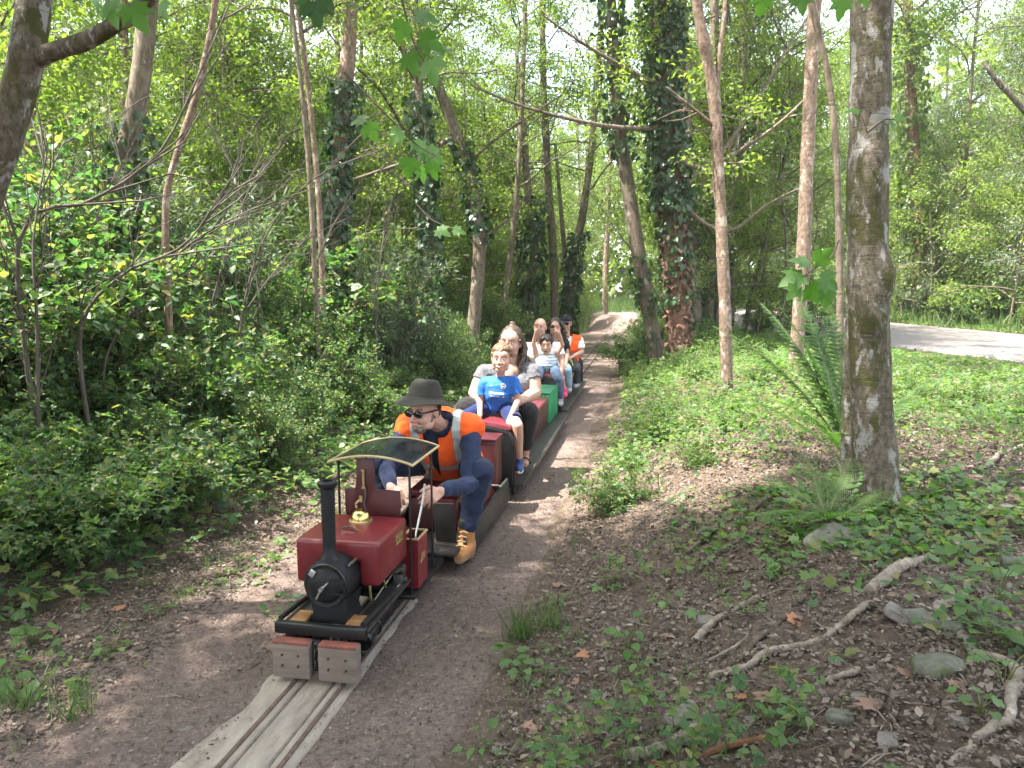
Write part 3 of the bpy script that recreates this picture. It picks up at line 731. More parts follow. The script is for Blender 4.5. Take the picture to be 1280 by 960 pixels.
scatter(14, (-2, 9), (19, 37), [K_UNDER, K_HAZEL, K_UNDER], "small tree leaning over the far end of the path", "small trees at the far end of the path", 1.3, lambda x, y: 1.7 < abs(LS(x, y)) < 4.5, name="understorey_tree")
scatter(34, (12.5, 32), (14, 36), [K_ALDER, K_BROAD, K_SALLOW, K_PINK], "tree on the bank beyond the gravel lane", "trees beyond the gravel lane", 2.6, lambda x, y: inview(x, y) and x - float(roadx(y)) > 3.4)
scatter(20, (11, 24), (12, 34), [K_SALLOW, K_UNDER, K_HAZEL, K_SALLOW], "bushy understorey tree at the far edge of the gravel lane", "understorey trees beyond the gravel lane", 1.5, lambda x, y: inview(x, y) and 2.9 < x - float(roadx(y)) < 6.5, name="understorey_tree")
scatter(14, (2.5, 9), (14.5, 36), [K_ALDER, K_PINK, K_UNDER, K_HAZEL], "tree in the strip of wood between railway and lane", "trees between railway and lane", 1.5, lambda x, y: LS(x, y) > 1.9 and x - float(roadx(y)) < -2.9)
scatter(26, (-16, 32), (34, 50), [K_ALDER, K_BROAD, K_BROAD], "distant tree closing the view at the end of the path", "distant trees at the end of the path", 2.4, lambda x, y: inview(x, y, 0.5) and abs(LS(x, y)) > 1.6, smin=1.0, smax=1.4)
# thin bare poles among them
K_POLE = [('airy', 3.6, 7.0, 0.045, M_BARK_PINK), ('airy', 3.4, 7.0, 0.05, M_BARK_GREY), ('airy', 3.8, 7.5, 0.04, M_BARK_BROWN)]
scatter(22, (-12, 2), (8, 20), K_POLE, "pole stem in the wood left of the railway", "thin pole stems on the left", 1.0, lambda x, y: inview(x, y) and LS(x, y) < -2.4 and not (6 < y < 12 and LS(x, y) > -4.2), smin=0.7, smax=1.1)
scatter(10, (3, 8), (14, 30), K_POLE, "pole stem between railway and lane", "thin pole stems on the right", 1.0, lambda x, y: LS(x, y) > 1.6 and float(roadx(y)) - x > 2.8, smin=0.7, smax=1.1)
# unseen trees added beside and behind the camera to throw dappled foreground shade
for x, y, k, s in ((-4.6, -3.2, K_BROAD, 1.1), (-2.2, -5.4, K_BROAD, 1.15), (1.6, -5.6, K_ALDER, 1.15), (-5.6, 0.6, K_ALDER, 1.1), (3.6, -2.6, K_BROAD, 1.05), (-1.0, -2.6, K_ALDER, 1.05), (-7.5, -1.5, K_BROAD, 1.1), (3.9, 1.2, K_ALDER, 1.1), (-1.9, -0.7, K_ALDER, 1.1), (0.9, -1.6, K_ALDER, 1.0), (-3.7, 0.9, K_TALL, 1.1), (-5.3, 1.3, K_TALL, 1.15), (-4.0, -0.8, K_TALL, 1.1), (0.4, -1.3, K_TALL, 1.1), (-2.7, 0.2, K_TALL, 1.05)):
    wild(x, y, k, s, "tree added out of view beside the camera for shade", "trees added out of view for shade")

# the far wood: one mass of foliage closing every gap at the horizon
rgF = np.random.default_rng(15); nF = 42000
az = rgF.uniform(-0.95, 0.95, nF); rr = rgF.uniform(52, 66, nF); fx, fy = np.sin(az) * rr, np.cos(az) * rr
fz = 17.0 * rgF.random(nF) ** 1.2 * (0.45 + 0.75 * fbm(az * 14, rr * 0.12, 17)) + H(fx, fy)
tag(link("far_wood", leaves("far_wood", L2, np.stack([fx, fy, fz], 1), rdir(rgF, nF), flat_normals(rgF, nF, 0.8), 0.75 * (0.5 + rgF.random(nF)), M_LEAF_B)), "mass of leafy woodland closing the far distance", "wood", kind="stuff")

# ------------------------------------------------------------------ shrubs
def shrub_meshes(seed, hgt, wid, nst, per, tmpl, size, lm):
    rg = np.random.default_rng(seed); w = Wood(); A = []; AD = []
    for i in range(nst):
        az = rg.random() * 6.28; ou = wid * rg.random() ** 0.6
        b = np.array([math.cos(az), math.sin(az), 0]) * 0.12 * rg.random()
        e = np.array([math.cos(az) * ou, math.sin(az) * ou, hgt * (0.45 + 0.6 * rg.random()) * (1 - 0.35 * (ou / wid) ** 2)])
        t = np.linspace(0, 1, 7)[:, None]
        pts = b + (e - b) * np.concatenate([t ** 1.5, t ** 1.5, t ** 0.8], 1) + rg.normal(size=(7, 3)) * 0.03
        w.tube(pts, np.linspace(0.009, 0.002, 7), 4)
        for k in range(14):
            q = 0.15 + 0.85 * rg.random(); u = q * 6; ui = min(int(u), 5); p = pts[ui] * (1 - u + ui) + pts[ui + 1] * (u - ui)
            d = rdir(rg, 1)[0] + (pts[ui + 1] - pts[ui]) * 3; d[2] += 0.15; d /= np.linalg.norm(d); ln = 0.10 + 0.22 * rg.random()
            w.tube(np.array([p, p + d * ln * .5 + (0, 0, .01), p + d * ln]), [0.004, 0.003, 0.001], 3)
            for f in (0.4, 0.75, 1.0): A.append(p + d * ln * f); AD.append(d)
    A = np.repeat(np.array(A), per, 0); AD = np.repeat(np.array(AD), per, 0); n = len(A)
    P = A + rg.normal(size=(n, 3)) * 0.045
    D = AD * 0.6 + rdir(rg, n) * 0.8 + np.array([0, 0, -0.12])
    return w.mesh("stems", M_TWIG), leaves("foliage", tmpl, P, D, flat_normals(rg, n, 0.55), size * (0.5 + 0.8 * rg.random(n)), lm)
SH = [shrub_meshes(201, 1.25, 1.0, 42, 7, L6, 0.046, M_LEAF_U), shrub_meshes(202, 0.95, 1.0, 36, 5, LTRI, 0.074, M_LEAF_U),
      shrub_meshes(203, 1.6, 0.9, 30, 6, L2N, 0.085, M_LEAF_S), shrub_meshes(204, 0.95, 0.85, 15, 2, LTRI, 0.085, M_HERB)]
rgS = np.random.default_rng(5)
KADJ = ['oval leaved', 'dark three part leaved', 'narrow silvery leaved', 'fresh three part leaved']
def shrub(x, y, k, s, label, group, name="shrub", cat="shrub"):
    e = empty(name, (x, y, Hs(x, y) - 0.03), rgS.random() * 6.28, (KADJ[k] + " " + label) if group else label, cat, group)
    link("stems", SH[k][0], None, e); link("foliage", SH[k][1], None, e)
    e.scale = (s, s, s * rgS.uniform(0.85, 1.15)); return e
def shrubs(n, xr, yr, ks, label, group, dmin, ok, name="shrub", smin=0.75, smax=1.15, cat="shrub"):
    pts = []; tries = 0
    while len(pts) < n and tries < n * 80:
        tries += 1; x = rgS.uniform(*xr); y = rgS.uniform(*yr)
        if not ok(x, y) or any((x - a) ** 2 + (y - b) ** 2 < dmin * dmin for a, b in pts): continue
        pts.append((x, y)); shrub(x, y, ks[int(rgS.integers(len(ks)))], rgS.uniform(smin, smax), label, group, name, cat)
le1 = lambda y: float(lefte(y))
shrubs(17, (-8, -2), (4.6, 9), [0, 1, 0], "bushy green shrub in the dense thicket on the left bank", "shrubs in the left thicket", 0.75, lambda x, y: inview(x, y, 0.8) and LS(x, y) < le1(y) - 1.7, smin=0.75, smax=1.15)
shrubs(16, (-7, 0), (7, 13), [0, 1, 2, 0], "leafy shrub on the left bank behind the passengers", "shrubs on the left bank", 0.85, lambda x, y: -5.2 < LS(x, y) < le1(y) - 1.5)
shrubs(16, (-7, 5), (13, 32), [0, 1, 3], "leafy shrub beside the far stretch of the railway", "far shrubs along the railway", 1.1, lambda x, y: -5 < LS(x, y) < -1.9)
shrubs(8, (3, 9), (13.5, 30), [0, 1, 3], "low shrub in the strip between railway and lane", "shrubs between railway and lane", 1.1, lambda x, y: LS(x, y) > 1.5 and float(roadx(y)) - x > 2.9, smin=0.5, smax=0.9)
shrubs(22, (10, 22), (11, 34), [1, 2, 3, 0], "shrub on the far verge of the gravel lane", "shrubs beyond the gravel lane", 1.0, lambda x, y: inview(x, y, 0.8) and 3.0 < x - float(roadx(y)) < 6.5, smin=0.8, smax=1.4)
shrubs(15, (-9, -1.5), (4.6, 12), [0, 2, 0, 1], "tall tangled bush in the thicket on the left", "tall bushes in the left thicket", 0.8, lambda x, y: inview(x, y, 0.8) and le1(y) - 5.0 < LS(x, y) < le1(y) - 2.3, smin=1.35, smax=1.85)
shrubs(26, (-8, -1), (4.0, 13), [1, 3, 1, 0], "low bush near the front of the left bank", "low bushes on the left bank", 0.55, lambda x, y: inview(x, y, 0.8) and le1(y) - 2.2 < LS(x, y) < le1(y) - 0.75, smin=0.45, smax=0.75)
shrubs(34, (0, 8), (4.6, 14), [3], "loose clump of green weeds on the right bank", "weed clumps on the right bank", 0.45, lambda x, y: 1.0 < LS(x, y) < 5.0 and float(roadx(y)) - x > 2.7 and x < 0.75 * y and (x - 1.9) ** 2 + (y - 3.7) ** 2 > 1.3, name="weed_clump", smin=0.22, smax=0.42, cat="plant")
def sap(lbl, px, py, Y, k, s): 
    p = at(px, py, Y); shrub(p.x, p.y, k, s, lbl, None, "shrub")
sap("silvery leaved sallow bush between the ivy columns behind the train", 480, 395, 10.5, 2, 1.35)
sap("low leafy bush at the foot of the ivy clad trunks by the bend", 800, 430, 13.5, 1, 0.8)

# ------------------------------------------------------------------ ground cover, litter and grass (nobody could count them)
def sample(rg, n, xr, yr, near=2.0):
    """points with density falling with distance"""
    y = yr[0] + (yr[1] - yr[0]) * rg.random(n) ** near
    return rg.uniform(xr[0], xr[1], n), y
def cover(name, label, rg, x, y, keep, hmax, tmpl, size, m, tilt=0.5, dist_scale=0.05, stemmy=0.0):
    x, y = x[keep], y[keep]; n = len(x); z = H(x, y)
    hh = hmax * np.clip((np.abs(x - roadx(y)) - ROAD_HW - 0.2) / 2.5, 0.12, 1) * (0.15 + 0.85 * fbm(x * 1.3, y * 1.3, 41)) * rg.random(n) ** 0.8
    P = np.stack([x, y, z + 0.012 + hh], 1)
    D = rdir(rg, n); D[:, 2] = D[:, 2] * 0.3 - 0.1
    s = size * (0.5 + 0.8 * rg.random(n)) * (1 + dist_scale * np.maximum(0, y - 4))
    o = link(name, leaves(name, tmpl, P, D, flat_normals(rg, n, tilt), s, m))
    return tag(o, label, "ground cover", kind="stuff")
rg = np.random.default_rng(9)
# ivy and brambles over the left bank
x, y = sample(rg, 60000, (-9, 1), (2.6, 16), 1.6)
s = side(x, y); le = lefte(y)
d = le - s + 0.7 * (fbm(x * 1.2, y * 1.2, 51) - 0.5)
k = (d > 0.0) & (rg.random(len(x)) < 0.3 + 0.7 * ss(0.0, 0.5, d)) & (np.abs(x) < y * 0.78 + 1.0)
kk = k & (rg.random(len(x)) < 0.6)
cover("ivy_ground_cover", "dense dark green ivy and bramble leaves covering the left bank", rg, x, y, kk, 0.22, LIVY, 0.060, M_LEAF_U)
cover("herb_ground_cover", "fresh green herb leaves mixed over the left bank", rg, x, y, k & ~kk, 0.34, LTRI, 0.085, M_HERB, 0.45)
# loose sprigs in the bare margin on the left
x, y = sample(rg, 5200, (-4, 0), (1.6, 7), 1.2)
d = side(x, y) - lefte(y)
k = (d > -0.1) & (d < 1.2) & (fbm(x * 2.0, y * 2.0, 61) > 0.56 + 0.10 * d)
cover("herb_ground_cover", "loose green sprigs on the bare margin left of the track", rg, x, y, k, 0.09, L6, 0.045, M_HERB)
# right bank
x, y = sample(rg, 150000, (-1, 12), (1.4, 24), 1.7)
s = side(x, y); nz = fbm(x * 1.0, y * 1.0, 71); n2 = fbm(x * 3.1, y * 3.1, 73)
far = ss(4.2, 6.0, y)
th = 0.62 - 0.36 * far - 0.10 * ss(1.6, 3.0, s) * far
k = (s > 0.85 + 0.25 * n2) & (0.6 * nz + 0.4 * n2 > th) & (np.abs(x - roadx(y)) > ROAD_HW + 0.1 + 1.1 * (x < roadx(y)) * rg.random(len(x))) & (x < y * 0.78 + 1.0)
kk = rg.random(len(x)) < 0.5
cover("herb_ground_cover", "low green herbs spreading over the right bank", rg, x, y, k & kk, 0.34, L6, 0.040, M_HERB, 0.5, 0.06)
cover("herb_ground_cover", "divided herb leaves spreading over the right bank", rg, x, y, k & ~kk, 0.40, LTRI, 0.054, M_HERB, 0.5, 0.06)
# ivy and wood sorrel about the foot of the thick trunk
x = rg.normal(1.9, 0.55, 2600); y = rg.normal(3.6, 0.5, 2600); k = (fbm(x * 3, y * 3, 75) > 0.42) & (side(x, y) > 1.4)
cover("herb_ground_cover", "ivy and sorrel leaves about the foot of the thick trunk", rg, x, y, k, 0.10, LIVY, 0.048, M_HERB)
# grass verges in the distance
def grass(name, label, rg, x, y, keep, hgt, m=M_GRASS, lean=0.35):
    x, y = x[keep], y[keep]; n = len(x)
    P = np.stack([x, y, H(x, y) - 0.01], 1)
    D = rg.normal(size=(n, 3)) * lean; D[:, 2] = 1.0
    T = (np.array([(-0.025, 0, 0), (0.025, 0, 0), (0.018, 0.55, 0.02), (-0.018, 0.55, 0.02), (0, 1, 0.16)]), np.array([(0, 1, 2), (0, 2, 3), (3, 2, 4)]))
    o = link(name, leaves(name, T, P, D, rdir(rg, n), hgt * (0.5 + 0.9 * rg.random(n)) * (1 + 0.02 * y), m))
    return tag(o, label, "grass", kind="stuff")
x, y = sample(rg, 60000, (-5, 16), (7.5, 48), 1.2)
s = side(x, y); rd = np.abs(x - roadx(y))
k = (((s < -0.95) & (s > -3.2) & (y > 11)) | ((s > 1.0) & (s < 2.6) & (y > 14)) | ((x > roadx(y)) & (rd > ROAD_HW - 0.05) & (rd < ROAD_HW + 1.3) & (fbm(x, y, 81) > 0.35)) | (y > 31))
grass("verge_grass", "long grass on the verges of path and lane", rg, x, y, k, 0.30)
x, y = sample(rg, 9000, (-3.6, 3), (2.0, 7), 1.0); s = side(x, y)
k = (np.abs(s) > 0.75) & (fbm(x * 2.4, y * 2.4, 83) > 0.64)
grass("grass", "scattered short grass beside the track", rg, x, y, k, 0.10)
M_CRUMB = leafmat('leaf crumbs', [(0.050, 0.034, 0.025), (0.095, 0.067, 0.051), (0.145, 0.108, 0.086), (0.25, 0.20, 0.165)], (0.6, 0.5, 0.4), 0.08, 0.8, 0.0)
# dead leaves, twigs, chips
x, y = sample(rg, 40000, (-7, 8), (1.2, 13), 1.9); s = side(x, y)
pr_ = np.where(np.abs(s) < 0.75, 0.10, 0.9)
k = (rg.random(len(x)) < pr_) & (np.abs(s) > 0.22) & (np.abs(x) < y * 0.78 + 0.8)
x, y = x[k], y[k]; n = len(x)
P = np.stack([x, y, H(x, y) + 0.008 + 0.016 * rg.random(n)], 1)
D = rdir(rg, n); D[:, 2] *= 0.25
sc = 0.024 * (0.25 + 1.5 * rg.random(n) ** 2.5) * np.where(np.abs(side(x, y)) < 0.8, 0.5, 1.0)
tag(link("leaf_litter", leaves("leaf_litter", L6, P, D, flat_normals(rg, n, 0.28), sc, M_DEAD)), "brown dead leaves strewn over the woodland floor", "leaf litter", kind="stuff")
x, y = sample(rg, 400000, (-4.6, 5.6), (1.4, 8), 1.6); s = side(x, y)
pr_ = np.where(np.abs(s) < 0.75, 0.5, 0.95)
k = (rg.random(len(x)) < pr_) & ((np.abs(s) > 0.19) | ((np.abs(s) > 0.13) & (rg.random(len(x)) < 0.35)) | ((np.abs(s) < 0.1) & (rg.random(len(x)) < 0.02))) & (np.abs(x) < y * 0.78 + 0.5)
x, y = x[k], y[k]; n = len(x)
P = np.stack([x, y, H(x, y) + 0.008 + 0.010 * rg.random(n) + 0.012 * (np.abs(side(x, y)) < 0.23)], 1)
D = rdir(rg, n); D[:, 2] *= 0.3
sc = (0.008 + 0.027 * rg.random(n) ** 3) * np.where(np.abs(side(x, y)) < 0.8, 0.65, 1.0)
tag(link("leaf_litter", leaves("leaf_litter", L2, P, D, flat_normals(rg, n, 0.35), sc, M_CRUMB)), "fine crumbled leaf fragments covering path and bank", "leaf litter", kind="stuff")
x, y = sample(rg, 7000, (-4, 6), (1.2, 10), 1.6); k = (np.abs(side(x, y)) > 0.3) & ((np.abs(side(x, y)) > 0.75) | (rg.random(len(x)) < 0.3)); x, y = x[k], y[k]
w = Wood()
for a, b in zip(x, y):
    an = rg.random() * 6.28; ln = 0.02 + 0.13 * rg.random() ** 4; c, s_ = math.cos(an) * ln / 2, math.sin(an) * ln / 2
    z0, z1 = H(np.array([a - c, a + c]), np.array([b - s_, b + s_])); q = 0.006 + 0.012 * rg.random()
    w.tube(np.array([(a - c, b - s_, z0 + q), (a + rg.normal() * ln * .08, b + rg.normal() * ln * .08, (z0 + z1) / 2 + q + 0.004), (a + c, b + s_, z1 + q)]), [0.0022, 0.0026, 0.0012], 3)
tag(link("twig_litter", w.mesh("twig_litter", M_TWIG_PALE)), "fine dry twigs scattered on the ground", "twigs", kind="stuff")

# ================================================================== THE TRAIN
M_MAROON = plain("maroon paint", (0.150, 0.012, 0.016), 0.40, 0, 0.18, 6, 0.06, 0.002, coat=0.15, wear=((0.10, 0.028, 0.024), 0.60))
M_MAROON_D = plain("dull maroon paint", (0.072, 0.011, 0.013), 0.42, 0, 0.2, 8, 0.05, 0.002, wear=((0.07, 0.03, 0.025), 0.62))
M_BLACK = plain("black enamel", (0.008, 0.008, 0.009), 0.38, 0, 0.4, 14, 0.06, 0.002, wear=((0.05, 0.045, 0.042), 0.64))
M_SOOT = plain("sooty black", (0.007, 0.0075, 0.009), 0.55, 0, 0.4, 16, 0.12, 0.003, wear=((0.022, 0.021, 0.02), 0.62), spec=0.35)
M_STEEL = plain("oily bright steel", (0.46, 0.45, 0.43), 0.3, 0.9, 0.25, 20, 0.05)
M_DSTEEL = plain("oily dark steel", (0.085, 0.08, 0.075), 0.4, 0.6, 0.4, 20, 0.1)
M_BRASS = plain("polished brass", (0.72, 0.55, 0.20), 0.18, 1.0, 0.15, 10, 0.03)
M_BRASSD = plain("dull brass", (0.50, 0.40, 0.20), 0.4, 0.8, 0.25, 18, 0.06)
M_WOODB = plain("grey weathered block wood", (0.185, 0.145, 0.118), 0.85, 0, 0.25, 9, 0.3, stretch=(0.5, 1, 5), wear=((0.11, 0.085, 0.07), 0.58))
M_REDED = plain("faded red paint", (0.19, 0.058, 0.040), 0.75, 0, 0.35, 20, 0.15, wear=((0.22, 0.16, 0.12), 0.58))
M_WOODO = plain("oiled plank wood", (0.30, 0.15, 0.055), 0.6, 0, 0.3, 10, 0.15, stretch=(0.4, 4, 1))
M_BOARD = plain("scuffed brown black board", (0.025, 0.021, 0.019), 0.55, 0, 0.4, 9, 0.12, wear=((0.06, 0.052, 0.047), 0.62))
M_TRIM = plain("pale timber edging", (0.44, 0.33, 0.17), 0.5, 0, 0.2, 16, 0.1)
M_ALU = plain("worn aluminium edge", (0.50, 0.50, 0.50), 0.35, 0.8, 0.2, 20, 0.06)
M_LEATHER = plain("maroon seat vinyl", (0.135, 0.022, 0.030), 0.38, 0, 0.2, 14, 0.18, 0.004)
M_GREEN = plain("bright green canvas", (0.030, 0.270, 0.110), 0.6, 0, 0.2, 10, 0.2, 0.004)
M_GREEND = plain("deep green paint", (0.018, 0.150, 0.065), 0.45, 0, 0.2, 10, 0.06)
M_GLASS, nt, b, o = newmat("smoked clear roof sheet")
b.inputs["Base Color"].default_value = (0.035, 0.042, 0.045, 1); b.inputs["Roughness"].default_value = 0.10; b.inputs["Specular IOR Level"].default_value = 0.6
tr = nt.nodes.new("ShaderNodeBsdfTransparent"); tr.inputs[0].default_value = (0.55, 0.60, 0.60, 1)
mx = nt.nodes.new("ShaderNodeMixShader"); nt.links.new(ramp(nt, noise(nt, coords(nt), 5, 4), [(0.3, (0.40,) * 3), (0.7, (0.62,) * 3)]), mx.inputs[0])
nt.links.new(tr.outputs[0], mx.inputs[1]); nt.links.new(b.outputs[0], mx.inputs[2]); nt.links.new(mx.outputs[0], o.inputs[0])

loco = train_empty("miniature_locomotive", "small maroon miniature steam engine with tall black chimney and smoked roof", "locomotive")
X0 = -0.01
def P_(name, mb, m, par=loco, **k): return mb.build(name, m, par, **k)
# buffer beam, wooden blocks with bolts, coupling
P_("buffer_beam", MB().box(-0.205, 0.19, 0.018, 0.05, 0.198, 0.246), M_BLACK, bevel=0.005)
for x0, x1 in ((-0.193, -0.035), (0.004, 0.168)):
    blk = P_("buffer_block", MB().box(x0, x1, -0.030, 0.016, 0.036, 0.184), M_WOODB, bevel=0.006)
    P_("painted_edge", MB().box(x0 + 0.002, x1 - 0.002, -0.0315, 0.016, 0.178, 0.192), M_REDED, blk, bevel=0.004)
    for bx in (x0 + 0.045, x1 - 0.045):
        for bz in (0.09, 0.135):
            P_("bolt", MB().cyl((bx, -0.036, bz), (bx, -0.028, bz), 0.005, n=8), M_DSTEEL, blk)
    P_("end_grain_band", MB().box(x1 - 0.004, x1 + 0.0015, -0.028, 0.014, 0.037, 0.188), M_WOODB, blk)
for k in range(5):
    z = 0.165 - k * 0.024
    ring = [(-0.016 + (0.009 * math.cos(a) if k % 2 == 0 else 0), -0.004 + (0.009 * math.cos(a) if k % 2 else 0), z + 0.016 * math.sin(a)) for a in np.linspace(0, 2 * math.pi, 13)]
    P_("chain_link", MB().tube(ring, 0.0035, 6, cap=False), M_DSTEEL)
P_("coupling_plate", MB().box(-0.034, 0.002, 0.0, 0.016, 0.06, 0.19), M_BLACK, bevel=0.002)
# frames and running boards
for sx in (-1, 1):
    P_("side_frame", MB().prism([(0.05, 0.09), (0.05, 0.215), (1.05, 0.215), (1.05, 0.10), (0.8, 0.07), (0.3, 0.07)], 'x', sx * 0.115 + X0 - 0.006, sx * 0.115 + X0 + 0.006), M_BLACK)
    a, c = (0.10, 0.185) if sx > 0 else (-0.20, -0.115)
    P_("running_board", MB().box(a, c, 0.05, 0.62, 0.208, 0.219), M_BOARD, bevel=0.003)
    a, c = (0.078, 0.150) if sx > 0 else (-0.165, -0.095)
    P_("wooden_plank", MB().box(a, c, 0.055, 0.17, 0.2195, 0.236), M_WOODO, bevel=0.004)
    a = 0.166 if sx > 0 else -0.192
    P_("beam_stay", MB().tube([(a, 0.05, 0.25), (a, 0.20, 0.243), (a, 0.42, 0.225)], 0.011, 8), M_BLACK)
# smokebox
sb = P_("smokebox", MB().lathe([(0.0, 0), (0.088, 0.0), (0.100, 0.008), (0.100, 0.165), (0.088, 0.17), (0, 0.17)], (X0, 0.095, 0.385), (0, 1, 0), 36), M_SOOT)
P_("smokebox_door", MB().lathe([(0, -0.026), (0.03, -0.024), (0.058, -0.016), (0.076, -0.004), (0.080, 0.002), (0, 0.002)], (X0, 0.095, 0.385), (0, 1, 0), 32), M_SOOT, sb)
P_("door_ring", MB().lathe([(0.080, -0.004), (0.090, -0.006), (0.094, 0.0), (0.080, 0.002)], (X0, 0.0945, 0.385), (0, 1, 0), 32), M_BLACK, sb)
P_("door_handle", MB().cyl((X0, 0.072, 0.385), (X0, 0.042, 0.385), 0.009, n=12).tube([(X0, 0.046, 0.385), (X0 - 0.018, 0.044, 0.347)], 0.0045, 8).tube([(X0, 0.05, 0.385), (X0 + 0.030, 0.05, 0.415)], 0.004, 8), M_STEEL, sb)
P_("lamp_bracket", MB().box(X0 - 0.062, X0 - 0.038, 0.075, 0.083, 0.425, 0.455, Matrix.Rotation(R(35), 3, 'Y')), M_ALU, sb, bevel=0.002)
for zz in (0.355, 0.412):
    P_("hinge_strap", MB().box(X0 + 0.01, X0 + 0.09, 0.074, 0.082, zz, zz + 0.010), M_BLACK, sb)
for k in range(14):
    a = k * 2 * math.pi / 14
    P_("rivet", MB().ell((X0 + 0.089 * math.cos(a), 0.089, 0.385 + 0.089 * math.sin(a)), 0.0035, nu=6, nv=4), M_SOOT, sb)
P_("smokebox_saddle", MB().prism([(-0.085, 0.219), (0.085, 0.219), (0.07, 0.26), (0.085, 0.33), (-0.085, 0.33), (-0.07, 0.26)], 'y', 0.10, 0.25), M_SOOT)
# chimney
ch = P_("chimney", MB().lathe([(0.055, -0.02), (0.042, 0.0), (0.029, 0.02), (0.0265, 0.06), (0.0295, 0.315), (0.0, 0.315)], (X0 - 0.005, 0.155, 0.480), (0, 0, 1), 28), M_SOOT)
P_("chimney_cap", MB().lathe([(0.029, 0.0), (0.036, 0.006), (0.041, 0.014), (0.041, 0.026), (0.034, 0.032), (0.022, 0.032), (0.022, 0.008)], (X0 - 0.005, 0.155, 0.780), (0, 0, 1), 28), M_SOOT, ch)
P_("blast_pipe_steps", MB().cyl((X0 + 0.085, 0.14, 0.46), (X0 + 0.085, 0.22, 0.46), 0.006, n=8), M_STEEL, sb)
# saddle tank
tank = P_("saddle_tank", MB().prism([(-0.195 + X0, 0.335), (-0.195 + X0, 0.53), (0.185 + X0, 0.53), (0.185 + X0, 0.335), (0.085, 0.335), (0.085, 0.44), (-0.085, 0.44), (-0.085, 0.335)], 'y', 0.225, 0.60), M_MAROON, bevel=0.018, seg=4)
P_("filler_lid", MB().lathe([(0, 0.014), (0.018, 0.013), (0.034, 0.008), (0.037, 0.0), (0, 0)], (X0, 0.34, 0.5305), (0, 0, 1), 24), M_MAROON, tank)
P_("lid_handle", MB().tube([(X0 - 0.03, 0.34, 0.545), (X0 - 0.014, 0.34, 0.555), (X0 + 0.016, 0.34, 0.555), (X0 + 0.03, 0.34, 0.545)], 0.004, 8), M_DSTEEL, tank)
npl = P_("name_plate", MB().box(0.1755, 0.1785, 0.435, 0.525, 0.445, 0.492), M_BRASSD, tank, bevel=0.001)
for zz in (0.487, 0.447): P_("raised_border", MB().box(0.1785, 0.1800, 0.437, 0.523, zz - 0.002, zz + 0.004), M_BRASS, npl)
for k in range(6): P_("raised_letter", MB().box(0.1785, 0.1797, 0.446 + k * 0.0125, 0.453 + k * 0.0125, 0.461, 0.478), M_BRASS, npl)
P_("boiler", MB().cyl((X0, 0.26, 0.375), (X0, 0.66, 0.375), 0.082, n=24), M_SOOT)
P_("firebox", MB().box(-0.09, 0.07, 0.58, 0.72, 0.16, 0.46), M_SOOT, bevel=0.008)
dome = P_("safety_valve_dome", MB().lathe([(0.046, 0), (0.044, 0.02), (0.040, 0.038), (0.028, 0.05), (0.012, 0.055), (0, 0.056)], (X0 - 0.005, 0.50, 0.530), (0, 0, 1), 28), M_BRASS)
P_("dome_base", MB().lathe([(0.054, 0), (0.054, 0.008), (0.046, 0.012), (0, 0.012)], (X0 - 0.005, 0.50, 0.5301), (0, 0, 1), 28), M_BRASSD, dome)
P_("water_pipe", MB().tube([(0.10, 0.30, 0.34), (0.105, 0.29, 0.29), (0.10, 0.31, 0.24), (0.08, 0.36, 0.22)], 0.006, 8), M_BRASSD)
P_("water_pipe", MB().tube([(0.12, 0.40, 0.335), (0.13, 0.40, 0.29), (0.125, 0.43, 0.25)], 0.005, 8), M_BRASSD)
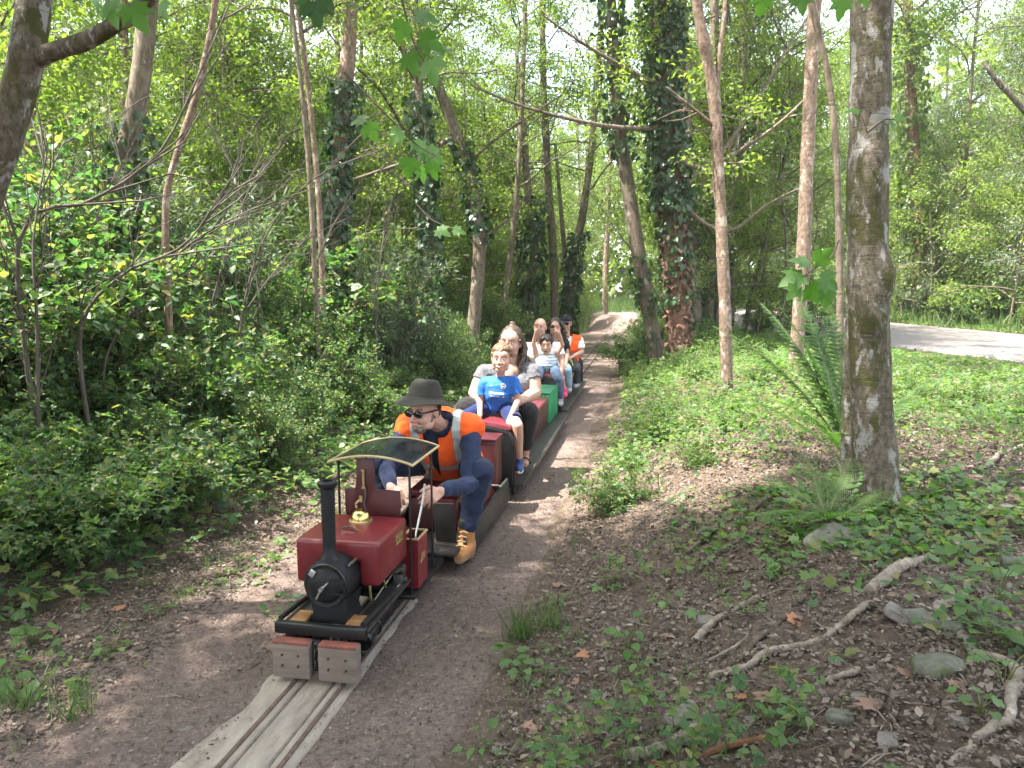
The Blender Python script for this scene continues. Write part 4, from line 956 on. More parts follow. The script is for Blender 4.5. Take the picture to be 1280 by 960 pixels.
# motion: wheels, cylinders, rods
WH = MB()
for yy in (0.26, 0.52, 0.84):
    for sx in (-1, 1):
        xw = X0 + sx * 0.102
        w = P_("driving_wheel", MB().lathe([(0.030, -0.014), (0.086, -0.014), (0.092, -0.010), (0.086, 0.012), (0.074, 0.012), (0.074, 0.004), (0.030, 0.004)], (xw, yy, 0.106), (sx, 0, 0), 28), M_DSTEEL)
        hub = MB().cyl((xw - sx * 0.004, yy, 0.106), (xw + sx * 0.02, yy, 0.106), 0.022, n=14)
        for k in range(9):
            a = k * 2 * math.pi / 9
            hub.tube([(xw + sx * 0.004, yy + 0.018 * math.cos(a), 0.106 + 0.018 * math.sin(a)), (xw + sx * 0.004, yy + 0.077 * math.cos(a), 0.106 + 0.077 * math.sin(a))], 0.005, 5)
        P_("spokes", hub, M_MAROON_D, w)
for sx in (-1, 1):
    xo = X0 + sx * 0.150
    cyl = P_("cylinder", MB().lathe([(0, 0), (0.040, 0.0), (0.043, 0.006), (0.043, 0.016), (0.036, 0.02), (0.036, 0.11), (0.043, 0.114), (0.043, 0.126), (0, 0.128)], (xo, 0.10, 0.150), (0, 1, 0.10), 24), M_BLACK)
    P_("valve_chest", MB().box(xo - 0.03, xo + 0.03, 0.115, 0.215, 0.178, 0.206), M_BLACK, cyl, bevel=0.004)
    P_("connecting_rod", MB().tube([(xo + sx * 0.006, 0.24, 0.165), (xo + sx * 0.010, 0.56, 0.222), (xo + sx * 0.010, 0.585, 0.226)], [0.007, 0.0065, 0.009], 8), M_STEEL)
    P_("coupling_rod", MB().box(xo - sx * 0.002 - 0.004, xo - sx * 0.002 + 0.004, 0.25, 0.85, 0.078, 0.098), M_STEEL, bevel=0.002)
    mg = MB().box(xo - 0.02, xo + 0.024, 0.545, 0.60, 0.195, 0.265).cyl((xo - 0.02, 0.57, 0.285), (xo + 0.03, 0.57, 0.285), 0.024, n=14).cyl((xo, 0.57, 0.235), (xo + sx * 0.038, 0.57, 0.235), 0.014, n=12).box(xo - 0.008, xo + 0.016, 0.50, 0.545, 0.285, 0.302)
    P_("valve_gear", mg, M_DSTEEL, bevel=0.003)
    P_("reach_rod", MB().tube([(xo - sx * 0.02, 0.30, 0.245), (xo - sx * 0.02, 0.56, 0.275)], 0.0045, 6), M_STEEL)
    P_("slide_bar", MB().box(xo - 0.006, xo + 0.006, 0.225, 0.44, 0.186, 0.194), M_STEEL, bevel=0.001)
# cab
P_("footplate", MB().box(-0.215, 0.205, 0.60, 1.12, 0.120, 0.140), M_BLACK, bevel=0.003)
cf = P_("cab_front", MB().prism([(-0.150, 0.40), (-0.150, 0.64), (-0.098, 0.645), (-0.090, 0.68), (-0.088, 0.79), (0.002, 0.79), (0.004, 0.68), (0.014, 0.645), (0.128, 0.64), (0.128, 0.40)], 'y', 0.640, 0.652), M_MAROON_D, bevel=0.002)
P_("gauge_glass", MB().cyl((-0.050, 0.632, 0.655), (-0.050, 0.632, 0.735), 0.007, n=10).box(-0.058, -0.042, 0.624, 0.639, 0.648, 0.658).box(-0.058, -0.042, 0.624, 0.639, 0.732, 0.742), M_BRASSD, cf)
P_("whistle_valve", MB().cyl((-0.060, 0.62, 0.585), (-0.060, 0.62, 0.615), 0.010, n=10).tube([(-0.06, 0.62, 0.60), (-0.085, 0.618, 0.575), (-0.082, 0.616, 0.555)], 0.006, 8), M_BRASSD, cf)
P_("pressure_pipe", MB().tube([(-0.04, 0.628, 0.655), (-0.036, 0.62, 0.62), (-0.045, 0.615, 0.575), (-0.03, 0.612, 0.545)], 0.0045, 8), M_DSTEEL, cf)
bk = MB()   # open-topped side bunker
bx0, bx1, by0, by1, bz0, bz1 = 0.118, 0.205, 0.665, 0.815, 0.15, 0.395; tk = 0.006
bk.box(bx0, bx1, by0, by0 + tk, bz0, bz1).box(bx0, bx1, by1 - tk, by1, bz0, bz1).box(bx0, bx0 + tk, by0 + tk, by1 - tk, bz0, bz1).box(bx1 - tk, bx1, by0 + tk, by1 - tk, bz0, bz1).box(bx0 + tk, bx1 - tk, by0 + tk, by1 - tk, bz0, bz0 + tk)
bun = P_("side_bunker", bk, M_MAROON)
rim = MB(); e = 0.004
rim.box(bx0 - e, bx1 + e, by0 - e, by0 + tk, bz1, bz1 + 0.007).box(bx0 - e, bx1 + e, by1 - tk, by1 + e, bz1, bz1 + 0.007).box(bx0 - e, bx0 + tk, by0 + tk, by1 - tk, bz1, bz1 + 0.007).box(bx1 - tk, bx1 + e, by0 + tk, by1 - tk, bz1, bz1 + 0.007)
P_("bunker_rim", rim, M_TRIM, bun)
for k in range(3):
    P_("painted_stroke", MB().box(bx1, bx1 + 0.0012, 0.72 + k * 0.024, 0.726 + k * 0.024, 0.262 + k * 0.004, 0.315 - k * 0.006, Matrix.Rotation(R(-22), 3, 'X')), M_TRIM, bun)
P_("left_bunker", MB().box(-0.225, -0.135, 0.665, 0.815, 0.15, 0.395), M_MAROON, bevel=0.004)
P_("footstep", MB().box(0.14, 0.205, 0.83, 0.95, 0.118, 0.126), M_BOARD)
# roof: bowed smoked sheet with pale edging on four thin posts
RX0, RX1, RU0, RU1, RZ = -0.205, 0.212, 0.585, 1.02, 0.785
def roofz(t): return RZ + 0.036 * (1 - (2 * t - 1) ** 2) 
V = []; nx_, nu_ = 21, 5
for j in range(nu_):
    for i_ in range(nx_):
        t = i_ / (nx_ - 1); V.append((RX0 + (RX1 - RX0) * t, RU0 + (RU1 - RU0) * j / (nu_ - 1), roofz(t)))
ii = np.arange(nu_ - 1)[:, None] * nx_ + np.arange(nx_ - 1)[None, :]
Vt = np.array(V); Vb = Vt - (0, 0, 0.005); F = np.stack([ii, ii + 1, ii + nx_ + 1, ii + nx_], -1).reshape(-1, 4)
roof = link("cab_roof", np_mesh("cab_roof", np.concatenate([Vt, Vb]), np.concatenate([F, (F + len(Vt))[:, ::-1]]), True), M_GLASS, loco)
for u in (RU0, RU1):
    P_("roof_edging", MB().tube([(RX0 + (RX1 - RX0) * t, u, roofz(t) - 0.0025) for t in np.linspace(0, 1, 21)], 0.0062, 6), M_TRIM, roof)
for x in (RX0, RX1):
    P_("roof_edging", MB().tube([(x, RU0 - 0.004, RZ - 0.0025), (x, RU1 + 0.004, RZ - 0.0025)], 0.0062, 6), M_TRIM, roof)
for x, t in ((RX0 + 0.035, 0.09), (RX1 - 0.028, 0.93)):
    for u in (RU0 + 0.035, RU1 - 0.045):
        P_("roof_post", MB().tube([(x, u, 0.14), (x, u, roofz(t) - 0.012), (x + (0.012 if x < 0 else -0.012), u, roofz(t) - 0.004)], 0.0062, 8), M_BLACK)
tag(MB().tube([lp(518, 690, 0.74), lp(520, 668, 0.78), lp(528, 628, 0.965), lp(531, 605, 1.03)], 0.0055, 8).build("fire_iron", M_STEEL), "thin steel rod standing in the side bunker, held by the driver", "fire iron")
fi = bpy.data.objects["fire_iron"]; fi.location = tw((0, 0, 0)); fi.rotation_euler = (0, 0, -TH)

# ---------------------------------------------------------------- driver's truck
dt = train_empty("driver_truck", "low dark truck with maroon box behind the engine that carries the driver", "railway wagon")
Q = lambda n, mb, m, par=dt, **k: mb.build(n, m, par, **k)
cx = 0.03
Q("floor", MB().box(cx - 0.23, cx + 0.23, 1.16, 2.60, 0.130, 0.150), M_BOARD, bevel=0.004)
for sx in (-1, 1):
    x = cx + sx * 0.245
    Q("side_board", MB().prism([(x - 0.008, 0.045), (x + 0.012 * sx, 0.045), (x + 0.014 + 0.012 * sx, 0.055), (x + 0.008, 0.200), (x - 0.008, 0.200)], 'y', 1.30, 2.60), M_BOARD, bevel=0.003)
    Q("edge_strip", MB().box(x - 0.010, x + 0.010, 1.30, 2.60, 0.2005, 0.207), M_BLACK, bevel=0.001)
    Q("sloping_panel", MB().prism([(cx + sx * 0.225, 0.150), (cx + sx * 0.232, 0.150), (cx + sx * 0.150, 0.335), (cx + sx * 0.142, 0.335)], 'y', 1.55, 2.30), M_MAROON_D)
Q("seat_box", MB().box(cx - 0.15, cx + 0.15, 1.50, 2.26, 0.152, 0.350), M_MAROON_D, bevel=0.006)
Q("seat_cushion", MB().box(cx - 0.155, cx + 0.155, 1.52, 2.24, 0.352, 0.400), M_LEATHER, bevel=0.016, seg=3)
bx = Q("locker", MB().box(cx - 0.215, cx + 0.222, 2.30, 2.52, 0.152, 0.545), M_MAROON_D, bevel=0.006)
Q("locker_lid", MB().box(cx - 0.22, cx + 0.228, 2.29, 2.53, 0.5455, 0.560), M_MAROON_D, bx, bevel=0.004)
Q("knee_board", MB().box(0.10, 0.22, 1.30, 1.315, 0.155, 0.40, Matrix.Rotation(R(12), 3, 'X')), M_BOARD, bevel=0.003)
Q("grab_rail", MB().tube([(cx + 0.10, 2.285, 0.235), (cx + 0.245, 2.285, 0.235), (cx + 0.252, 2.30, 0.225), (cx + 0.252, 2.55, 0.215)], 0.008, 8), M_ALU)
def wheelset(par, u, cxx):
    for sx in (-1, 1):
        par_w = MB().lathe([(0, -0.016), (0.060, -0.016), (0.066, -0.012), (0.058, 0.012), (0.02, 0.014), (0, 0.014)], (sx * 0.100, u, 0.084), (sx, 0, 0), 20).build("wheel", M_DSTEEL, par)
    MB().cyl((-0.1, u, 0.084), (0.1, u, 0.084), 0.012, n=10).build("axle", M_DSTEEL, par)
for u in (1.38, 2.40): wheelset(dt, u, cx)
Q("drawbar", MB().box(-0.015, 0.025, 1.06, 1.20, 0.105, 0.125), M_DSTEEL)

# ---------------------------------------------------------------- passenger coaches: arched black end boards, padded hoods
def arch(cx, hw, z0, z1, rr=0.11, n=6, bow=0.02):
    pts = [(cx - hw, z0)]
    for k in range(n + 1):
        a = math.pi - math.pi / 2 * k / n; pts.append((cx - hw + rr + rr * math.cos(a), z1 - bow - rr + rr * math.sin(a)))
    for k in range(1, 6): 
        t = k / 6; pts.append((cx - hw + rr + (2 * hw - 2 * rr) * t, z1 - bow + bow * (1 - (2 * t - 1) ** 2)))
    for k in range(n + 1):
        a = math.pi / 2 - math.pi / 2 * k / n; pts.append((cx + hw - rr + rr * math.cos(a), z1 - bow - rr + rr * math.sin(a)))
    pts.append((cx + hw, z0)); return pts
def coach(label, u0, u1, cx, hw, ztop, rear_col, hood, rear):
    c = train_empty("passenger_coach", label, "railway wagon", "passenger coaches of the miniature train")
    B = lambda n, mb, m, par=c, **k: mb.build(n, m, par, **k)
    eb = B("end_board", MB().prism(arch(cx, hw, 0.12, ztop), 'y', u0, u0 + 0.03), M_BLACK, bevel=0.004)
    ap = arch(cx, hw - 0.012, 0.13, ztop - 0.012); ai = arch(cx, hw - 0.022, 0.13, ztop - 0.024)
    B("beading", MB().tube([(p[0], u0 - 0.003, p[1]) for p in arch(cx, hw - 0.014, 0.15, ztop - 0.016)], 0.0035, 6), M_BLACK, eb)
    B("hood", MB().prism(arch(cx, hw - 0.012, 0.14, ztop - 0.012), 'y', u0 + 0.03, u0 + hood), M_MAROON_D, bevel=0.004)
    B("hood_pad", MB().prism(arch(cx, hw * 0.86, ztop - 0.030, ztop + 0.022, 0.035), 'y', u0 + 0.012, u0 + hood - 0.01), M_LEATHER, bevel=0.008)
    B("footboard", MB().box(cx - hw - 0.055, cx + hw + 0.055, u0 + 0.035, u1, 0.118, 0.136), M_BOARD, bevel=0.004)
    for sx in (-1, 1):
        B("footboard_edge", MB().box(cx + sx * (hw + 0.055) - 0.006, cx + sx * (hw + 0.055) + 0.006, u0 + 0.036, u1, 0.105, 0.142), M_DSTEEL, bevel=0.002)
        B("valance", MB().box(cx + sx * (hw - 0.02) - 0.006, cx + sx * (hw - 0.02) + 0.006, u0 + 0.05, u1 - 0.02, 0.045, 0.117), M_BLACK)
    B("seat_box", MB().box(cx - 0.15, cx + 0.15, u0 + hood + 0.002, u1 - rear, 0.138, 0.365), M_MAROON_D, bevel=0.006)
    B("seat_cushion", MB().box(cx - 0.16, cx + 0.16, u0 + hood + 0.005, u1 - rear - 0.004, 0.367, 0.425), M_LEATHER, bevel=0.018, seg=3)
    if rear > 0.1:
        rb = B("rear_locker", MB().box(cx - hw + 0.075, cx + hw - 0.075, u1 - rear, u1 - 0.05, 0.138, ztop - 0.125), rear_col, bevel=0.008)
        for k in range(7):
            y = u1 - rear + 0.03 + k * (rear - 0.11) / 6
            for sx in (-1, 1):
                B("rib", MB().box(cx + sx * (hw - 0.075) - 0.006, cx + sx * (hw - 0.075) + 0.006, y - 0.014, y + 0.014, 0.142, ztop - 0.132), rear_col, rb, bevel=0.004)
        for k in range(8):
            x = cx - hw + 0.10 + k * (2 * hw - 0.20) / 7
            B("rib", MB().box(x - 0.016, x + 0.016, u1 - rear - 0.006, u1 - rear + 0.004, 0.142, ztop - 0.132), rear_col, rb, bevel=0.004)
        B("locker_top", MB().box(cx - hw + 0.068, cx + hw - 0.068, u1 - rear - 0.01, u1 - 0.045, ztop - 0.1245, ztop - 0.112), M_GREEND if rear_col is M_GREEN else M_MAROON_D, rb, bevel=0.004)
    else:
        B("rear_board", MB().prism(arch(cx, hw, 0.12, ztop), 'y', u1 - 0.03, u1), M_BLACK, bevel=0.004)
    for u in (u0 + 0.25, u0 + 0.55, u1 - 0.55, u1 - 0.25): wheelset(c, u, cx)
    B("drawbar", MB().box(cx * .5 - 0.02, cx * .5 + 0.02, u0 - 0.14, u0 + 0.05, 0.075, 0.10), M_DSTEEL)
    return c
coach("dark coach with green rear locker carrying the woman and the boy in blue", 2.66, 5.98, 0.075, 0.245, 0.585, M_GREEN, 0.42, 0.75)
coach("dark coach behind the green locker carrying the family and the guard", 6.12, 9.05, 0.040, 0.235, 0.555, M_GREEND, 0.36, 0.0)

# ================================================================== PEOPLE
from mathutils.bvhtree import BVHTree
def skinmat(name, c, red=(0.55, 0.22, 0.17)):
    m, nt, b, o = newmat(name); co = coords(nt)
    col = ramp(nt, noise(nt, co, 9, 4), [(0.35, tuple(x * 0.88 for x in c)), (0.65, c)])
    col = mixc(nt, ramp(nt, noise(nt, co, 17, 3), [(0.5, (0, 0, 0)), (0.75, (0.3,) * 3)]), col, red)
    nt.links.new(col, b.inputs["Base Color"]); b.inputs["Roughness"].default_value = 0.52; b.inputs["Specular IOR Level"].default_value = 0.4
    b.inputs["Subsurface Weight"].default_value = 0.12; b.inputs["Subsurface Radius"].default_value = (0.010, 0.004, 0.002); b.inputs["Subsurface Scale"].default_value = 1.0
    bump(nt, b, noise(nt, co, 120, 3), 0.08, 0.001)
    return m
def cloth(name, c, var=0.2, weave=160, wr=0.35, rough=0.85, stripes=None):
    m, nt, b, o = newmat(name); co = coords(nt)
    col = ramp(nt, noise(nt, co, weave, 3), [(0.3, tuple(x * (1 - var) for x in c)), (0.7, tuple(min(1, x * (1 + var)) for x in c))])
    if stripes:
        w = nt.nodes.new("ShaderNodeTexWave"); w.bands_direction = 'Z'; w.inputs["Scale"].default_value = stripes[1]; w.inputs["Distortion"].default_value = 0.6
        w.inputs["Detail"].default_value = 0; nt.links.new(co, w.inputs["Vector"])
        col = mixc(nt, ramp(nt, w.outputs["Fac"], [(stripes[2], (0, 0, 0)), (stripes[2] + 0.06, (1, 1, 1))]), col, stripes[0])
    nt.links.new(col, b.inputs["Base Color"]); b.inputs["Roughness"].default_value = rough; b.inputs["Specular IOR Level"].default_value = 0.2
    b.inputs["Sheen Weight"].default_value = 0.08
    h = mixc(nt, 0.25, noise(nt, co, 11, 4, 0.6, 1.2), noise(nt, co, weave * 2, 2))
    bump(nt, b, h, wr, 0.012)
    return m
def hairmat(name, c1, c2):
    m, nt, b, o = newmat(name)
    col = ramp(nt, noise(nt, coords(nt, (5, 5, 1)), 30, 4), [(0.35, c1), (0.65, c2)])
    nt.links.new(col, b.inputs["Base Color"]); b.inputs["Roughness"].default_value = 0.42
    bump(nt, b, noise(nt, coords(nt, (6, 6, 0.6)), 45, 3), 0.5, 0.006)
    return m
SK_A = skinmat("fair skin", (0.47, 0.275, 0.21)); SK_B = skinmat("ruddy skin", (0.58, 0.33, 0.25)); SK_C = skinmat("tanned skin", (0.52, 0.29, 0.21))
M_LID = plain("eyelid", (0.16, 0.075, 0.055), 0.6, bmp=0); M_EYE = plain("eye white", (0.42, 0.40, 0.39), 0.25, bmp=0); M_IRIS = plain("dark iris", (0.03, 0.022, 0.018), 0.2, bmp=0)
M_LIP = plain("lips", (0.48, 0.16, 0.14), 0.45, bmp=0); M_TEETH = plain("teeth", (0.75, 0.72, 0.66), 0.3, bmp=0)
M_MOUTH = plain("open mouth", (0.12, 0.025, 0.02), 0.5, bmp=0)
M_LENS = plain("dark lens", (0.010, 0.010, 0.012), 0.10, bmp=0)
H_BROWN = hairmat("brown hair", (0.035, 0.019, 0.011), (0.085, 0.048, 0.028)); H_DARK = hairmat("dark hair", (0.012, 0.008, 0.006), (0.032, 0.020, 0.013))
H_LIGHT = hairmat("light brown hair", (0.095, 0.050, 0.026), (0.19, 0.105, 0.055)); H_GREY = hairmat("greying beard", (0.12, 0.085, 0.065), (0.25, 0.19, 0.16))
C_NAVY = cloth("navy work cotton", (0.022, 0.032, 0.075), 0.25); C_NAVY2 = cloth("navy trousers", (0.018, 0.025, 0.055), 0.25)
C_BLACK = cloth("black cotton", (0.014, 0.014, 0.016), 0.3); C_ORANGE = cloth("orange safety fabric", (0.92, 0.115, 0.016), 0.06, 200, 0.3, 0.7)
C_STRIP = plain("reflective strip", (0.42, 0.43, 0.43), 0.4, 0.15, 0.1, 60, 0.1); C_HAT = cloth("dark olive hat", (0.036, 0.033, 0.027), 0.25)
C_OLIVE = cloth("olive sock", (0.055, 0.06, 0.035), 0.3); C_BOOT = plain("tan boot leather", (0.42, 0.185, 0.06), 0.6, 0, 0.2, 14, 0.25, 0.004); C_SOLE = plain("boot sole", (0.30, 0.19, 0.12), 0.8, bmp=0.1)
C_LACE = plain("boot lace", (0.55, 0.38, 0.2), 0.8, bmp=0)
C_BLUE = cloth("blue football shirt", (0.022, 0.125, 0.44), 0.12, 200, 0.3, 0.6); C_SHORT = cloth("dark blue shorts", (0.010, 0.020, 0.085), 0.15)
C_WHITE = cloth("white cotton", (0.80, 0.80, 0.80), 0.05); C_GREYM = cloth("grey marl", (0.115, 0.115, 0.125), 0.45, 70); C_LEGGING = cloth("black leggings", (0.020, 0.018, 0.020), 0.2, 160, 0.25)
C_STRIPE = cloth("striped vest top", (0.36, 0.43, 0.53), 0.1, 160, 0.3, 0.85, ((0.70, 0.74, 0.78), 9.0, 0.62)); C_JEAN = cloth("blue grey denim", (0.085, 0.125, 0.20), 0.25); C_LJEAN = cloth("pale blue denim", (0.25, 0.38, 0.50), 0.2)
C_PINK = plain("pink trainer", (0.80, 0.05, 0.17), 0.6, bmp=0.1); C_GSHOE = plain("grey shoe", (0.34, 0.33, 0.33), 0.75, bmp=0.1); C_BSHOE = plain("blue shoe", (0.035, 0.07, 0.20), 0.7, bmp=0.1); C_DTROU = cloth("charcoal trousers", (0.055, 0.06, 0.068), 0.25)
C_YEL = plain("yellow cord", (0.75, 0.68, 0.10), 0.6, bmp=0)

def remesh(mb, voxel, it=3, fac=0.5, dec=None, wr=0.0, wscale=14, seed=0):
    me = bpy.data.meshes.new("t"); me.from_pydata(mb.v, [], mb.f)
    bm = bmesh.new(); bm.from_mesh(me); bmesh.ops.recalc_face_normals(bm, faces=bm.faces); bm.to_mesh(me); bm.free()
    o = bpy.data.objects.new("t", me); COL.objects.link(o)
    r = o.modifiers.new("r", 'REMESH'); r.mode = 'VOXEL'; r.voxel_size = voxel; r.use_smooth_shade = True
    if it: s_ = o.modifiers.new("s", 'SMOOTH'); s_.factor = fac; s_.iterations = it
    if dec: d = o.modifiers.new("d", 'DECIMATE'); d.ratio = dec
    dg = bpy.context.evaluated_depsgraph_get()
    out = bpy.data.meshes.new_from_object(o.evaluated_get(dg))
    bpy.data.objects.remove(o); bpy.data.meshes.remove(me)
    n = len(out.vertices); V = np.empty(n * 3, np.float32); out.vertices.foreach_get("co", V); V = V.reshape(-1, 3)
    if wr:
        Nn = np.empty(n * 3, np.float32); out.vertices.foreach_get("normal", Nn); Nn = Nn.reshape(-1, 3)
        q = fbm(V[:, 0] * wscale + V[:, 1] * wscale * 0.7 + seed, V[:, 2] * wscale * 1.3 + V[:, 1] * 5, 31 + seed, 3) - 0.5
        q2 = np.abs(fbm(V[:, 0] * wscale * .8 - V[:, 2] * wscale * .6, V[:, 1] * wscale + V[:, 2] * 4, 57 + seed, 2) - 0.5)
        V = V + Nn * (wr * (q * 1.6 - q2 * 1.2))[:, None]
        out.vertices.foreach_set("co", V.ravel())
    out.polygons.foreach_set("use_smooth", np.ones(len(out.polygons), bool)); out.update()
    return out

class Person:
    def __init__(s, label, base, k=1.0):
        s.b = Vector(base); s.k = k; s.e = empty("person", tw(base), -TH, label, "person")
    def put(s, name, me, m, parent=None):
        me.transform(Matrix.Translation(-s.b)); me.name = name
        return link(name, me, m, parent or s.e)
    def blob(s, name, mb, m, vox=0.007, it=3, parent=None, **k): return s.put(name, remesh(mb, vox, it, **k), m, parent)
    def raw(s, name, mb, m, parent=None, bevel=0.0): return s.put(name, mb.mesh(name, bevel), m, parent)

def frame(f, up=(0, 0, 1)):
    f = Vector(f).normalized(); up = Vector(up); u = (up - f * up.dot(f)).normalized(); r = u.cross(f) * -1
    return r, f, u           # r = towards +x when f = -y
def head_mb(mb, c, fr, k=1.0, child=False):
    r, f, u = fr; c = Vector(c); P = lambda a, b, d: c + (r * a + f * b + u * d) * k
    E = lambda a, b, d, rx, ry, rz: mb.ell(P(a, b, d), (rx * k, ry * k, rz * k), (r, f, u), 20, 14)
    E(0, -0.012, 0.024, 0.076, 0.095, 0.088)
    E(0, 0.020, -0.034, 0.068 + 0.004 * child, 0.074, 0.080)
    E(0, 0.052, -0.088, 0.040, 0.036, 0.027)
    for sx in (-1, 1):
        E(sx * 0.036, 0.060, -0.034, 0.030, 0.026, 0.032); E(sx * 0.079, -0.008, -0.010, 0.010, 0.020, 0.031)
        E(sx * 0.044, 0.030, -0.070, 0.026, 0.038, 0.030)
        E(sx * 0.011, 0.098, -0.034, 0.010, 0.011, 0.009)
    if not child: mb.cap(P(-0.036, 0.074, 0.028), P(0.036, 0.074, 0.028), 0.0105 * k)
    else: E(0, 0.040, 0.030, 0.062, 0.050, 0.050)
    mb.cap(P(0, 0.086, 0.012), P(0, 0.109 - 0.008 * child, -0.030), 0.008 * k, (0.0115 - 0.0015 * child) * k)
    mb.cap(P(-0.018, 0.084, -0.064), P(0.018, 0.084, -0.064), 0.011 * k)
def face(p, body, c, fr, k=1.0, brow=None, eyes=True, smile=0.5, open_=0.0):
    r, f, u = fr; c = Vector(c); P = lambda a, b, d: c + (r * a + f * b + u * d) * k
    if eyes:
        for sx in (-1, 1):
            p.raw("eye", MB().ell(P(sx * 0.032, 0.0835, 0.004), (0.0120 * k, 0.009 * k, 0.0046 * k), fr, 10, 8), M_EYE)
            p.raw("iris", MB().ell(P(sx * 0.032, 0.0905, 0.004), (0.0060 * k, 0.004 * k, 0.0050 * k), fr, 8, 6), M_IRIS)
            p.raw("eyelid", MB().tube([P(sx * (0.018 + 0.028 * t), 0.086 - 0.008 * t * t, 0.009 + 0.004 * math.sin(math.pi * t)) for t in np.linspace(0, 1, 6)], 0.0026 * k, 6), M_LID)
    if brow:
        for sx in (-1, 1):
            p.raw("eyebrow", MB().tube([P(sx * (0.014 + 0.036 * t), 0.090 - 0.014 * t * t, 0.025 + 0.007 * math.sin(math.pi * t * 0.8)) for t in np.linspace(0, 1, 6)], [0.002 * k, 0.003 * k, 0.0033 * k, 0.003 * k, 0.0022 * k, 0.0012 * k], 6), brow)
    mw = 0.026
    if open_:
        p.raw("mouth", MB().ell(P(0, 0.088, -0.068), (0.022 * k, 0.010 * k, 0.020 * k * open_), fr, 12, 8), M_MOUTH)
        p.raw("teeth", MB().ell(P(0, 0.0935, -0.060), (0.015 * k, 0.006 * k, 0.005 * k), fr, 10, 6), M_TEETH)
    else:
        p.raw("lips", MB().tube([P(mw * t, 0.097 - 0.012 * t * t, -0.062 + smile * 0.009 * t * t) for t in np.linspace(-1, 1, 9)], [0.002 * k, 0.0042 * k, 0.0055 * k, 0.006 * k, 0.0062 * k, 0.006 * k, 0.0055 * k, 0.0042 * k, 0.002 * k], 8, flat=1.0), M_LIP)
        if smile > 0.6: p.raw("teeth", MB().tube([P(mw * 0.75 * t, 0.1015 - 0.012 * t * t, -0.0625 + smile * 0.009 * t * t) for t in np.linspace(-1, 1, 7)], 0.0034 * k, 6), M_TEETH)
def shades(p, c, fr, k=1.0):
    r, f, u = fr; c = Vector(c); P = lambda a, b, d: c + (r * a + f * b + u * d) * k
    mb = MB()
    for sx in (-1, 1):
        mb.ell(P(sx * 0.034, 0.092, 0.003), (0.031 * k, 0.010 * k, 0.021 * k), fr, 14, 8)
        mb.tube([P(sx * 0.062, 0.086, 0.012), P(sx * 0.080, 0.04, 0.012), P(sx * 0.084, -0.02, 0.006)], 0.0042 * k, 6)
    mb.tube([P(-0.012, 0.102, 0.010), P(0.012, 0.102, 0.010)], 0.005 * k, 6)
    return p.raw("sunglasses", mb, M_LENS)
def hand_mb(mb, wr, d, palm, k=1.0, curl=25, thumb=1, spread=6, ths=1.0):
    """palm and five fingers: d = towards the fingers, palm = the way the palm faces, thumb = side (+1/-1 along d x palm)"""
    d = Vector(d).normalized(); palm = Vector(palm); palm = (palm - d * palm.dot(d)).normalized(); s = d.cross(palm) * thumb
    wr = Vector(wr)
    mb.cap(wr - d * 0.02 * k, wr + d * 0.02 * k, 0.024 * k, 0.026 * k)
    for i, (off, ln) in enumerate(((0.030, 0.070), (0.010, 0.078), (-0.010, 0.073), (-0.029, 0.058))):
        kn = wr + d * (0.092 - abs(off) * 0.25) * k + s * off * k
        mb.cap(wr + d * 0.015 * k + s * off * 0.55 * k, kn, 0.0135 * k, 0.0115 * k)
        a = R(curl * 0.8 + 4 * i); b = R(spread) * (off / 0.03)
        q = kn; ang = a; r0 = 0.0098 * k
        for j, fr in enumerate((0.46, 0.31, 0.23)):
            dd = (d * math.cos(ang) + palm * math.sin(ang) + s * math.sin(b)).normalized()
            q2 = q + dd * ln * fr * k; mb.cap(q, q2, r0, r0 * 0.9); q = q2; r0 *= 0.9; ang += R(curl)
    t0 = wr + d * 0.028 * k + s * 0.026 * k; t1 = t0 + (d * 0.6 + s * 0.75 + palm * 0.25).normalized() * 0.036 * k * ths; t2 = t1 + (d * 0.9 + s * 0.2 + palm * 0.35).normalized() * 0.030 * k; t3 = t2 + (d * 0.95 + palm * 0.4).normalized() * 0.022 * k
    mb.cap(t0 - s * 0.012 * k, t1, 0.0155 * k, 0.0125 * k); mb.cap(t1, t2, 0.0120 * k, 0.0108 * k); mb.cap(t2, t3, 0.0105 * k, 0.0088 * k)
def torso_mb(mb, pel, chest, neck, r, k=1.0, w=1.0, dp=1.0, inf=0.0, top=True, belly=0.0):
    pel, chest, neck = Vector(pel), Vector(chest), Vector(neck); r = Vector(r).normalized()
    def ring(p, up, wx, wy, off=0): f = r.cross(up).normalized(); return (p + f * off, r, f, (wx * w + inf) if wx * w > 0.07 else wx * w + inf * 0.4, wy * dp + inf)
    u1 = (chest - pel).normalized(); u2 = (neck - chest).normalized(); um = (u1 + u2).normalized()
    rg_ = [ring(pel - u1 * 0.09 * k, u1, 0.145 * k, 0.10 * k), ring(pel, u1, 0.172 * k, 0.118 * k, belly * 0.5), ring(pel.lerp(chest, 0.45), u1, 0.150 * k, 0.106 * k, belly),
           ring(chest, um, 0.166 * k, 0.118 * k, belly * 0.3), ring(chest.lerp(neck, 0.45), u2, 0.168 * k, 0.104 * k)]
    if top: rg_ += [ring(chest.lerp(neck, 0.78), u2, 0.128 * k, 0.078 * k), ring(neck, u2, 0.066 * k, 0.060 * k)]
    mb.loft(rg_, 28)
